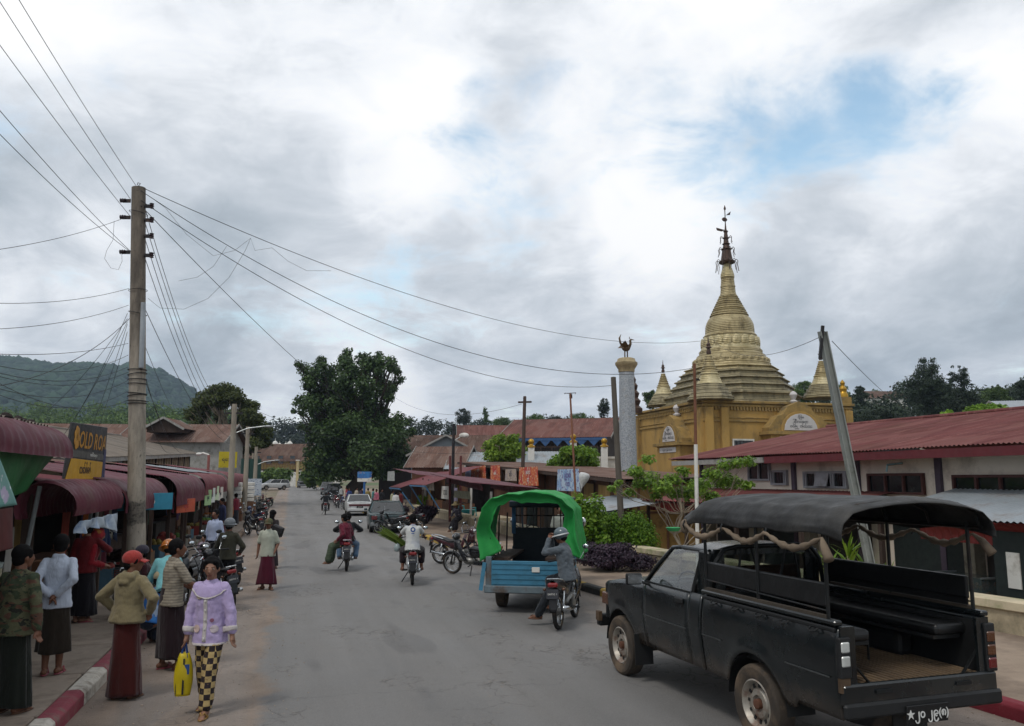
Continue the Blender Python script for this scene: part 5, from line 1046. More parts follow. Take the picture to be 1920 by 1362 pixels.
bd = MB(); z0 = ctop + .36; bd.tube([(-.06, 0, z0), (-.06, 0, z0 + .32)], .03, 6); bd.tube([(.06, 0, z0), (.06, 0, z0 + .32)], .03, 6); bd.ball((0, 0, z0 + .48), (.2, .14, .17), 12, 8); bd.tube([(.12, 0, z0 + .5), (.22, 0, z0 + .68), (.2, 0, z0 + .84), (.26, 0, z0 + .88)], [.09, .06, .055, .05], 8); bd.tube([(.26, 0, z0 + .88), (.4, 0, z0 + .85)], [.035, .006], 6)
bd.tube([(-.12, 0, z0 + .5), (-.26, 0, z0 + .72), (-.3, 0, z0 + .95), (-.22, 0, z0 + 1.12)], [.1, .12, .11, .02], 8, flat=.4); bd.tube([(.18, 0, z0 + .92), (.17, 0, z0 + 1.02)], [.03, .005], 5)
MB_ = bd.build('bird', m_bird, CL, smooth='all'); mb = MB()
for q in (-1, 1): mb.add([(-.05, q * .12, z0 + .5), (.12, q * .14, z0 + .55), (-.1, q * .5, z0 + .75), (-.32, q * .42, z0 + .55), (-.05, q * .13, z0 + .46)], [(0, 1, 2, 3), (4, 3, 2, 1)])
mb.build('wing', m_bird, MB_, solid=.03)
# ------------------------------------------------------------------ pagoda
def m_pagoda(name, a, b, dirt, metal, amt=.5):
    n = NT(name); f = n.noise(1.1, 7, .65); c = n.mix(n.rng(f, .35, .65), h2(a), h2(b)); st_ = n.noise(2.2, 7, .7, stretch=(1, 1, .3)); c = n.mix(n.rng(st_, .62 - .25 * amt, .75 - .12 * amt, 0, .85), c, h2(dirt)); n.col(c); n.set(Metallic=metal, Roughness=.5)
    n.L(n.rng(st_, .35, .65, .34, .75), n.b.inputs['Roughness']); wv = n.N('ShaderNodeTexWave'); wv.bands_direction = 'Z'; wv.inputs['Scale'].default_value = 2.6; wv.inputs['Distortion'].default_value = .5; wv.inputs['Detail'].default_value = 2; n.L(n.tc.outputs['Object'], wv.inputs['Vector']); n.col(n.mix(n.rng(wv.outputs['Fac'], .0, .3, .45, 0), c, h2(dirt))); n.L(n.bump(wv.outputs['Fac'], .45, .08, n.bump(n.noise(7, 5, .6), .35, .05)), n.b.inputs['Normal']); return n.m  # wave grooves drawn darker in the colour, in step with the bump rings
m_pg = m_pagoda('weathered_gilding', '#b4a57d', '#8f805a', '#62573e', .32, .42); m_pgs = m_pagoda('silvery_gilding', '#cdc19c', '#aa9b70', '#796d4c', .5, .28); m_terr = m_pagoda('mossy_terrace', '#948968', '#756b50', '#4a4434', .1, .58)
m_ochre = mat('ochre_plaster', '#a08046', .9, var=.14, scale=.7, dirt='#6b5a3a', dirt_amt=.5, dscale=.8, stretch=(1, 1, .45), bump=.2, bscale=20); m_ochre2 = mat('ochre_trim', '#8e7442', .9, var=.2, scale=2, dirt='#5a503a', dirt_amt=.5, dscale=1.5, bump=.3, bscale=25)
m_tablet = mat('marble_tablet', '#b4b0ae', .7, var=.06)
def ring_prof(pts):
    out = []
    for i, (r, z) in enumerate(pts): out.append((r, z))
    return out
Q0 = at(1330, 752, 50.0); PGZ = Q0.z      # terrace top level
q_s, q_t = st(Q0.x, 50.0); HWID = 4.0; pc_s, pc_t = q_s + HWID, q_t + HWID
PG = thing('pagoda', 'large weathered gold pagoda on a square ochre base', 'pagoda', W(pc_s, pc_t, 0), RA)
PC = PG.location; k_ = lambda py: at(1378, py, PC.y).z
base_h = PGZ - .15
# square base with wall, cornice, plinth bands
B0, B1, B2, B3 = -HWID - .9, HWID + 1.6, -HWID - .9, HWID + .9     # t extents, s extents
MB().box(((B0 + B1) / 2, (B2 + B3) / 2, base_h / 2), (B1 - B0, B3 - B2, base_h)).build('base_wall', m_ochre, PG)
for (z, e, hh) in ((base_h + .02, .22, .16), (base_h - .2, .12, .14), (base_h - 1.15, .08, .12), (base_h - .95, .05, .06)): MB().box(((B0 + B1) / 2, (B2 + B3) / 2, z), (B1 - B0 + 2 * e, B3 - B2 + 2 * e, hh)).build('cornice', m_ochre2, PG, bevel=.02)
d_proto = None
for i in range(48):
    x = B0 + .12 + i * (B1 - B0 - .24) / 47; o = MB().box((0, 0, 0), (.12, .1, .22)).build('dentil', m_ochre2, PG) if d_proto is None else d_proto.copy()
    if d_proto is None: d_proto = o
    else: C.objects.link(o)
    o.location = (x, B2 - .05, base_h - .38)
for i in range(40):
    o = d_proto.copy(); C.objects.link(o); o.location = (B0 - .05, B2 + .12 + i * (B3 - B2 - .24) / 39, base_h - .38); o.rotation_euler = (0, 0, PI / 2)
for (x, y) in ((B0 + .25, B2 - .02), (B0 + 1.3, B2 - .02), (B1 - .25, B2 - .02), (B1 - 1.0, B2 - .02), (B0 - .02, B2 + .25), (B0 - .02, B3 - .3)): MB().box((x, y, base_h / 2 - .1), (.5, .5, base_h - .5)).build('pilaster', m_ochre, PG, bevel=.015)
wn = MB().box((B0 + 2.6, B2 - .04, base_h - 2.75), (1.5, .1, 1.0)).build('window', m_white, PG); MB().box((B0 + 2.6, B2 - .08, base_h - 2.75), (1.3, .06, .8)).build('pane', m_glass, wn)
for k in range(5): MB().box((B0 + 2.1 + k * .25, B2 - .12, base_h - 2.75), (.04, .04, .8)).build('bar', m_iron, wn)
# gabled porch fronts with inscribed tablets
def porch(cx, cy, ax, w, z, h):
    ox, oy = ax; M = Matrix(((-oy, ox, 0), (ox, oy, 0), (0, 0, 1))).transposed() if False else None
    tang = (oy, -ox)
    def P(u, d, zz): return (cx + tang[0] * u + ox * d, cy + tang[1] * u + oy * d, zz)
    def slabp(pts, d0, d1, nm, m, par=PG):
        n = len(pts); vs = [P(u, d0, zz) for u, zz in pts] + [P(u, d1, zz) for u, zz in pts]; fs = [tuple(range(n)), tuple(range(2 * n - 1, n - 1, -1))] + [(i, (i + 1) % n, n + (i + 1) % n, n + i) for i in range(n)]; return MB().add(vs, fs).build(nm, m, par, bevel=.01)
    pr = slabp([(-w / 2, 0), (w / 2, 0), (w / 2, z), (-w / 2, z)], -.4, .9, 'porch', m_ochre)
    slabp([(-w / 2 - .25, z), (w / 2 + .25, z), (w / 2 + .25, z + .2), (-w / 2 - .25, z + .2)], -.4, 1.1, 'ledge', m_ochre2, pr)
    gp = [(-w / 2, z + .2), (-w / 2, z + .45), (-w * .36, z + h * .55), (-w * .26, z + h * .62), (-w * .18, z + h * .85), (0, z + h), (w * .18, z + h * .85), (w * .26, z + h * .62), (w * .36, z + h * .55), (w / 2, z + .45), (w / 2, z + .2)]
    slabp(gp, -.4, .75, 'pediment', m_ochre2, pr)
    arc = [(w * .27 * math.cos(a), z + .28 + h * .5 * math.sin(a)) for a in [PI * k / 10 for k in range(11)]]; slabp([(x * 1.18, z + .22 + (q - z - .28) * 1.2) for x, q in arc], .75, .82, 'arch', m_ochre, pr); tbm = slabp(arc, .82, .86, 'tablet', m_tablet, pr)
    slabp([(-w * .36, z - .42), (w * .36, z - .42), (w * .36, z - .1), (-w * .36, z - .1)], .9, .94, 'tablet', m_tablet, pr)
    for k, (l, sz) in enumerate((('မြတ်', .22), ('ဘုရားကြီး', .24), ('သာသနာ ၂၅၀၀', .24))):
        lettering('inscription', l, sz, m_ink, pr, frame3(P(0, .865, z + .28 + h * .5 * (.78 - .27 * k)), (-tang[0], -tang[1], 0) if False else (tang[0] * (-1 if (tang[0] * oy - tang[1] * ox) < 0 else 1), tang[1] * (-1 if (tang[0] * oy - tang[1] * ox) < 0 else 1), 0), (0, 0, 1)), 1.0, .004)
    lettering('inscription', 'အောင်မြေ ဘုရား', .2, m_ink, pr, frame3(P(0, .945, z - .26), (tang[0], tang[1], 0), (0, 0, 1)))
    MB().lathe([(.22, 0), (.26, .1), (.1, .2), (.2, .4), (.24, .52), (.16, .68), (.04, .75)], 14, P(0, .2, z + h - .05)).build('finial', m_tablet, pr, smooth=True)
    return pr
porch(B1 - 4.3, B2, (0, -1), 4.4, base_h - 2.0, 2.1)
porch(B0, B2 + 3.2, (-1, 0), 3.2, base_h - 2.6, 2.0)
for (x, y) in ((B1 - .3, B2 + .2),):
    MB().box((x, y, base_h + .3), (.7, .7, .5)).build('plinth', m_ochre2, PG); MB().lathe([(.3, .5), (.32, .7), (.22, .9), (.26, 1.1), (.12, 1.3), (.16, 1.5), (.02, 1.7)], 12, (x, y, base_h)).build('guardian_figure', m_gilt, PG, smooth=True)
# terraces (eight-sided, stepped) then bell, rings, lotus, bud and crown
def oct_terrace(r0, z0, r1, z1, m, nm, n=8, rot=PI / 8):
    mid = [(r0 * 1.02, z0), (r0 * 1.02, z0 + (z1 - z0) * .18), (r0 * .965, z0 + (z1 - z0) * .26), (r0 * .95, z0 + (z1 - z0) * .62), (r0 * .99, z0 + (z1 - z0) * .72), (r0 * .99, z0 + (z1 - z0) * .86), (r1, z1)]
    mb = MB().lathe(mid, n); Rz = Matrix.Rotation(rot, 3, 'Z'); mb.v = [tuple(Rz @ Vector(v)) for v in mb.v]; return mb.build(nm, m, PG, bevel=.02)
pxm = PC.y / 1500 * 1.04
zs = [k_(p) for p in (757, 742, 728, 715, 703, 693)]
hw_ = [124, 112, 104, 95, 86, 77]
for i in range(5): oct_terrace(hw_[i] * pxm, zs[i] - (.3 if i == 0 else 0), hw_[i + 1] * pxm * 1.015, zs[i + 1], m_terr if i < 4 else m_pg, 'terrace')
def band(rows, m, nm, n=48): return MB().lathe([(r * pxm, k_(p)) for p, r in rows], n).build(nm, m, PG, smooth=True, angle=30)
band([(694, 76), (692, 73), (690, 70), (686, 70), (683, 68), (681, 66), (676, 64.5), (672, 62), (669, 60)], m_pg, 'lotus_band')
band([(669, 60.5), (667, 57), (664, 56), (661, 56.5), (659, 55)], m_pg, 'moulding')
band([(659, 54), (650, 51), (642, 49), (636, 47.5), (634, 46.5)], m_pgs, 'bell_base')
band([(634, 47), (632, 48), (630, 46), (628, 44.5)], m_pg, 'moulding')
band([(628, 44), (620, 43.8), (612, 43), (606, 41), (600, 38), (597, 35.5), (595, 33)], m_pg, 'bell')
z = 595; rows = []
for i in range(9):
    r = 34 - i * 2.15; p = 595 - i * 4.4; rows += [(p, r), (p - 1.2, r + 1.0), (p - 2.6, r + .6), (p - 3.4, r - 1.6)]
band(rows, m_pg, 'ring_cone'); band([(556, 16.5), (554, 15), (551, 14), (544, 13.2), (540, 13), (538, 13.8), (536, 12.8), (530, 12.2), (522, 11.6)], m_pg, 'lotus_bud'); band([(522, 12.2), (519, 12.6), (515, 12), (508, 10), (500, 7.2), (495, 6)], m_pgs, 'banana_bud')
# relief garlands on the bell: shallow bosses
for i in range(20):
    a = 2 * PI * i / 20; r = 50.5 * pxm; MB().ball((0, 0, 0), (.32, .1, .42), 10, 6).build('boss', m_pgs, PG, smooth='all', loc=(r * math.cos(a), r * math.sin(a), k_(646)), rz=a + PI / 2)
for i in range(28):
    a = 2 * PI * i / 28; r = 66.5 * pxm; MB().ball((0, 0, 0), (.26, .1, .2), 8, 5).build('lotus_petal', m_pg, PG, smooth='all', loc=(r * math.cos(a), r * math.sin(a), k_(681)), rz=a + PI / 2)
m_hti = mat('dark_hti_metal', '#46352c', .5, metal=.4, var=.3, scale=8, dirt='#5b4a34', dirt_amt=.3)
hti = band([(496, 9), (494, 14), (491, 15), (488, 11), (480, 9.5), (470, 8), (468, 10), (466, 7), (460, 5.5), (458, 7.5), (456, 5), (449, 4.2), (447, 6.2), (445, 4), (437, 3), (434, 4.6), (432, 2), (420, 1), (395, .8), (392, 2.2), (390, 1.8), (385, .2)], m_hti, 'crown', 16)
for (p, r, n, L) in ((491, 13, 10, .75), (468, 8, 8, .5), (447, 5, 6, .35)):
    for i in range(n):
        a = 2 * PI * i / n; c = Vector((math.cos(a) * r * pxm, math.sin(a) * r * pxm, k_(p))); d = Vector((math.cos(a), math.sin(a), 0)); MB().tube([c, c + d * .18 + Vector((0, 0, .12)), c + d * .26, c + d * .22 - Vector((0, 0, .25)), c + d * .3 - Vector((0, 0, L))], .025, 4).build('crown_bell', m_hti, hti)
zt = k_(432); MB().add([(-.05, 0, zt), (-.75, 0, zt + .12), (-.7, 0, zt - .08), (-.3, .02, zt - .12)], [(0, 1, 2, 3)]).build('vane', m_hti, hti, solid=.03); zt = k_(404); MB().add([(.05, 0, zt), (.45, 0, zt + .32), (.38, 0, zt + .05)], [(0, 1, 2)]).build('vane', m_hti, hti, solid=.03)
zt = k_(412); MB().ball((-.05, 0, zt), (.22, .06, .16), 8, 6).build('bird_ornament', m_hti, hti)
# small stupas on the terrace corners
def small_stupa(label, px, top, bot, Y):
    b = at(px, bot, Y); kk = Y / 1500 * 1.02; r = thing('small_stupa', label, 'stupa', b, RA); zz = lambda p: at(px, p, Y).z - b.z; H_ = bot - top
    rows = [(0, 33), (.06, 33), (.07, 30), (.12, 29), (.13, 26), (.19, 25), (.20, 22), (.26, 21)]
    MB().lathe([(w * kk * H_ / 90, zz(bot - u * H_)) for u, w in rows], 8).build('terrace', m_terr, r, bevel=.02)
    rows = [(.26, 19), (.28, 17), (.33, 15), (.40, 12.5), (.42, 13.5), (.44, 11)]
    MB().lathe([(w * kk * H_ / 90, zz(bot - u * H_)) for u, w in rows], 24).build('bell', m_pgs, r, smooth=True)
    rows = []
    for i in range(7): u = .44 + i * .04; w = 11 - i * 1.15; rows += [(u, w), (u + .015, w + .6), (u + .03, w - .9)]
    MB().lathe([(w * kk * H_ / 90, zz(bot - u * H_)) for u, w in rows], 20).build('ring_cone', m_pg, r, smooth=True, angle=30)
    rows = [(.73, 3), (.76, 3.4), (.82, 2), (.83, 4.6), (.86, 2.2), (.88, 3), (.91, 1), (1.0, .3)]
    MB().lathe([(w * kk * H_ / 90, zz(bot - u * H_)) for u, w in rows], 12).build('crown', m_hti, r, smooth=True, angle=30)
small_stupa('small weathered stupa on the near corner of the pagoda terrace', 1332, 632, 752, 49.5)
small_stupa('small stupa on the right corner of the pagoda terrace behind the leaning pole', 1543, 648, 748, 53.5)
small_stupa('small stupa on the left corner of the pagoda terrace', 1245, 676, 762, 56.5)
dk = thing('dark_spire', 'dark filigree spire just right of the mosaic column', 'spire', at(1190, 775, 52)); H_ = at(1190, 698, 52).z - dk.location.z
MB().lathe([(.5, 0), (.52, .3), (.3, .5), (.42, .8), (.24, 1.0), (.34, 1.3), (.17, 1.5), (.25, 1.8), (.1, 2.0), (.14, 2.2), (.04, 2.4), (.02, H_)], 10).build('spire', m_hti, dk, smooth=True)

# ------------------------------------------------------------------ poles on the right
def pole_px(name, label, top, bot, Yt, Yb, r, m, n=10, parts=None, z0=.1):
    b = at(*bot, Yb); b = Vector((b.x, Yb, z0)) if z0 is not None else b; t_ = at(*top, Yt); R_ = thing(name, label, 'pole', b); MB().tube([(0, 0, 0), (t_ - b) * .5, t_ - b], [r * 1.1, r, r * .9], n).build('shaft', m, R_, smooth=True); return R_, t_ - b
m_gwood = mat('grey_timber_pole', '#4f4941', .95, var=.25, scale=4, stretch=(1, 1, .15), bump=.4, bscale=18)
R1, tv = pole_px('timber_pole', 'grey wooden pole standing in the round shrub left of the mosaic column', (1150, 708), (1168, 1000), 23.5, 22.8, .085, m_gwood)
R2, tv = pole_px('cross_pole', 'dark wooden pole with short crossarm like a cross', (984, 744), (977, 930), 42, 40.5, .095, m_wood); MB().bar(tv - Vector((.36, 0, .3)), tv + Vector((.36, 0, -.28)), .09).build('crossarm', m_wood, R2)
R3, tv = pole_px('antenna_pole', 'thin rusty pole carrying a television antenna', (1069, 738), (1084, 940), 27, 26, .035, mat('rusty_pipe', '#6a4430', .8, var=.2));
mb = MB(); mb.bar(tv + Vector((-.2, 0, 0)), tv + Vector((.2, 0, .02)), .02)
for q in (-.18, -.06, .06, .18): mb.bar(tv + Vector((q, -.18, 0)), tv + Vector((q, .18, 0)), .012)
mb.box(tv + Vector((.02, 0, -.1)), (.1, .06, .14)); mb.build('antenna', m_iron, R3)
R4 = thing('steel_pole', 'leaning pale green steel girder pole above the pickup canopy', 'pole', Vector((at(1640, 990, 14.8).x, 14.8, .1))); tv = at(1542, 622, 14.2) - R4.location; m_gsteel = mat('pale_green_steel', '#8b8f8b', .6, metal=.2, var=.12, dirt='#5d6259', dirt_amt=.3)
for q in (-1, 1): MB().bar((q * .055, 0, 0), tv + Vector((q * .055, 0, 0)), .02, .14, (0, 1, 0)).build('flange', m_gsteel, R4)
MB().bar((0, 0, 0), tv, .09, .02, (0, 1, 0)).build('web', m_gsteel, R4); MB().bar(tv + Vector((-.08, -.03, -.5)), tv + Vector((.0, -.03, .1)), .05).build('bracket', m_iron, R4)
R5 = thing('rusty_post', 'thin post, white below and rusty above, right of the young tree', 'pole', Vector((at(1306, 1000, 19).x, 19, .1))); tv = at(1302, 682, 19) - R5.location; MB().tube([(0, 0, 0), tv * .62], .045, 8).build('white_pipe', m_white, R5); MB().tube([tv * .6, tv], .035, 8).build('rusty_pipe', mat('rusty_pipe', '#6a4430', .8), R5); MB().bar(tv * .93, tv * .93 + Vector((.12, 0, -.05)), .03).build('hook', m_iron, R5)
wire('cable from the steel pole descending behind the market roof to the right', at(1560, 640, 14.3), at(1735, 782, 45), .35, .012, 26)
wire('cable joining the steel pole and the pagoda side cable', at(1336, 637, 33), at(1536, 633, 14.4), .5, .010, 26)
# thin mast with banner frames by the wooden shops, lamp
R6, tv = pole_px('lamp_mast', 'dark mast with small white lamp above the wooden shed', (851, 795), (848, 900), 47, 47, .09, m_iron); MB().tube([tv - Vector((0, 0, 1.0)), tv + Vector((.5, 0, -.7))], .03, 6).build('lamp_arm', m_steel, R6); MB().ball(tv + Vector((.6, 0, -.68)), (.3, .14, .16), 10, 6).build('lamp_head', m_white, R6, smooth='all')
for (px, lb) in ((844, 'left red post of the empty sign frame above the shop row'), (864, 'right red post of the empty sign frame above the shop row')):
    pole_px('red_post', lb, (px, 855), (px, 905), 44, 44, .07, mat('red_post', '#5a2a28', .7))
# blue advertising sign under the tree
AD = thing('blue_sign', 'blue advertising sign on a blue post under the big tree', 'sign', Vector((at(683, 920, 66).x, 66, .1))); z0, z1 = at(683, 905, 66).z, at(683, 887, 66).z; w = 26 * 66 / 1500
MB().box((0, 0, (z0 + z1) / 2), (w, .15, z1 - z0)).build('panel', m_print('blue_ad', '#1f4f8a', '#2f6fa8', '#b08a60', 1.2), AD); MB().box((0, -.09, z0 + .1), (w, .03, .28)).build('white_band', m_white, AD); MB().tube([(0, 0, 0), (0, 0, z0)], .09, 8).build('post', mat('blue_post', '#2a5a94', .5), AD)
# ------------------------------------------------------------------ end of the street
EB = Vector((at(533, 900, 150).x, 150, 0)); EB.z = hgt(EB.x, EB.y)
m_ychr = mat('yellow_wash_wall', '#a08a55', .9, var=.12, dirt='#6b5a3a', dirt_amt=.35)
eb = house('balcony_house', 'ochre two-storey house with red-brown roof at the end of the street', EB, R(-6), 9.5, 9, at(533, 862, 150).z - EB.z, 2.9, m_ychr, m_brownroof, .8, [(-3.4, 4.6, .9, 1.5), (-1.2, 4.6, .9, 1.5), (1.0, 4.6, .9, 1.5), (3.2, 4.6, .9, 1.5)])
MB().box((0, -5.3, 2.9), (10, 1.8, .15)).build('balcony', m_brownroof, eb)
for k in range(21): MB().box((-4.9 + k * .49, -6.1, 3.4), (.07, .06, .9)).build('baluster', m_wood2, eb)
MB().box((0, -6.1, 3.85), (10, .08, .08)).build('rail', m_wood2, eb); mb = MB(); corr(mb, (-5.2, -6.9, 2.4), (5.2, -6.9, 2.4), (-5.2, -4.5, 2.85), (5.2, -4.5, 2.85), .2, .015, 2); mb.build('lower_roof', m_brownroof, eb)
for x in (-4.6, -2.3, 0, 2.3, 4.6): MB().box((x, -6.1, 1.35), (.16, .16, 2.7)).build('post', m_wood2, eb)
for (px, lb, kk) in ((515.5, 'leftmost white dome above the ochre house', 1.15), (524, 'second white dome from the left above the ochre house', .85), (535.5, 'third white dome from the left above the ochre house', .85), (543, 'rightmost white dome above the ochre house', 1.1)):
    p = at(px, 843, 172); r = thing('domed_turret', lb, 'dome', p); H_ = 14 * 172 / 1500 * kk
    MB().lathe([(.42 * kk, -1.5), (.42 * kk, H_ * .35), (.5 * kk, H_ * .38), (.5 * kk, H_ * .44)], 12).build('drum', m_white, r, smooth=True); MB().lathe([(.4 * kk, H_ * .44), (.55 * kk, H_ * .6), (.52 * kk, H_ * .75), (.3 * kk, H_ * .92), (.06, H_), (.03, H_ * 1.3)], 14).build('dome', m_white, r, smooth=True)
ww = thing('white_wall', 'white boundary wall at the end of the street', 'wall', Vector((at(590, 900, 138).x - 2.5, 138, hgt(-45, 138))), R(4)); MB().box((0, 0, 1.2), (13, .3, 2.4)).build('wall_body', m_white, ww)
for k in range(5): MB().box((-6.5 + k * 3.25, -.05, 1.3), (.45, .45, 2.7)).build('pier', m_white, ww)
bush('hedge', 'dark green hedge in front of the ochre house at the street end', Vector((at(513, 905, 130).x, 130, hgt(-50, 130))), (4.2, 2, 3.0), 2600, .3, m_mid, 31, cat='hedge')
bush('hedge', 'bright green bushes at the foot of the big tree near the road end', Vector((at(598, 905, 112).x, 112, hgt(-38, 112))), (3.0, 2, 4.2), 3200, .26, m_mid, 32, cat='hedge')
for k, (px, w_) in enumerate(((557, .18), (596, .16))):
    b = Vector((at(px, 905, 128).x, 128, 0)); b.z = hgt(b.x, b.y); r = thing('cream_post', ['cream pole in front of the ochre house', 'short cream post at the road end right of the black jeep'][k], 'post', b); MB().box((0, 0, (2.1 if k == 0 else .9)), (w_ * 2, w_ * 2, (4.2 if k == 0 else 1.8))).build('shaft', mat('cream_post', '#b0a078', .8), r); MB().box((0, 0, (4.2 if k == 0 else 1.8)), (w_ * 3, w_ * 3, .15)).build('cap', m_white, r)
# ================================================================== vehicles
m_rubber = mat('tyre_rubber', '#1b1a19', .85, var=.25, scale=6, dirt='#5a4a3a', dirt_amt=.45, dscale=3, bump=.2, bscale=40)
m_dusty_rubber = mat('dusty_tyre', '#3a332c', .92, var=.25, scale=5, dirt='#6b5a48', dirt_amt=.55, dscale=3, bump=.25, bscale=45)
m_rim = mat('worn_steel_rim', '#9a948a', .45, metal=.5, var=.2, scale=8, dirt='#6b4632', dirt_amt=.45, dscale=7)
m_chrome = mat('chrome', '#b5b8ba', .18, metal=.95, var=.1, scale=5)
m_dark = m_dark
m_clear = None
def m_glassy(name, tint=(.55, .6, .6), tr=.8, rough=.04):
    if name in _M: return _M[name]
    n = NT(name); gl = n.N('ShaderNodeBsdfGlossy'); gl.inputs['Roughness'].default_value = rough; gl.inputs[0].default_value = (.9, .9, .9, 1); tp = n.N('ShaderNodeBsdfTransparent'); tp.inputs[0].default_value = (*tint, 1)
    fr = n.N('ShaderNodeLayerWeight'); fr.inputs[0].default_value = .25; ms = n.N('ShaderNodeMixShader'); n.L(n.rng(fr.outputs['Facing'], .1, 1, .06, .55), ms.inputs[0]); n.L(tp.outputs[0], ms.inputs[1]); n.L(gl.outputs[0], ms.inputs[2]); n.L(ms.outputs[0], n.nt.nodes['Material Output'].inputs[0])
    _M[name] = n.m; return n.m
m_win = m_glassy('window_glass', (.62, .66, .64)); m_darkwin = m_glassy('tinted_glass', (.16, .18, .18))
def car_wheel(parent, x, y, r, w, tyre=None, rimm=None, holes=0, side=-1, hubm=None, rr=.56):
    t = MB().lathe([(r * .60, -w * .42), (r * .72, -w * .5), (r * .9, -w * .5), (r * .975, -w * .42), (r, -w * .25), (r, w * .25), (r * .975, w * .42), (r * .9, w * .5), (r * .72, w * .5), (r * .60, w * .42)], 40, (0, 0, 0), 'x', cap=False).build('wheel', tyre or m_rubber, parent, smooth=True, angle=30, loc=(x, y, r))
    s = side
    MB().lathe([(r * .62, s * w * .44), (r * .585, s * w * .47), (r * .55, s * w * .40), (r * .50, s * w * .2), (r * .40, s * w * .17), (r * .34, s * w * .30), (r * .22, s * w * .33), (r * .18, s * w * .2), (0, s * w * .2)], 40, (0, 0, 0), 'x', cap=False).build('rim', rimm or m_rim, t, smooth=True, angle=25)
    MB().lathe([(r * .13, s * w * .15), (r * .13, s * w * .42), (r * .09, s * w * .46), (0, s * w * .46)], 16, (0, 0, 0), 'x').build('hub', hubm or mat('rusty_hub', '#5b3a2a', .8, var=.3, scale=9), t, smooth=True)
    for k in range(holes):
        a = 2 * PI * k / holes; MB().box((s * w * .205, math.cos(a) * r * .45, math.sin(a) * r * .45), (.012, r * .10, r * .075), Matrix.Rotation(a, 3, 'X')).build('slot', m_black, t)
    MB().lathe([(r * .60, -s * w * .42), (r * .3, -s * w * .3), (0, -s * w * .3)], 24, (0, 0, 0), 'x', cap=False).build('drum', m_iron, t)
    return t
def side_grid(parent, name, ys, zlow, ztop, xf, m, side, nz=10, thick=.03):
    ys = list(ys); n = len(ys) - 1
    def fn(u, v):
        y = ys[round(u * n)]; z = zlow(y) + (ztop(y) - zlow(y)) * v; return (side * xf(y, z), y, z)
    return MB().grid(fn, n, nz, flip=side > 0).build(name, m, parent, smooth=True, angle=50, solid=thick)
def interp(tab): return lambda q: lerpl(tab, q)

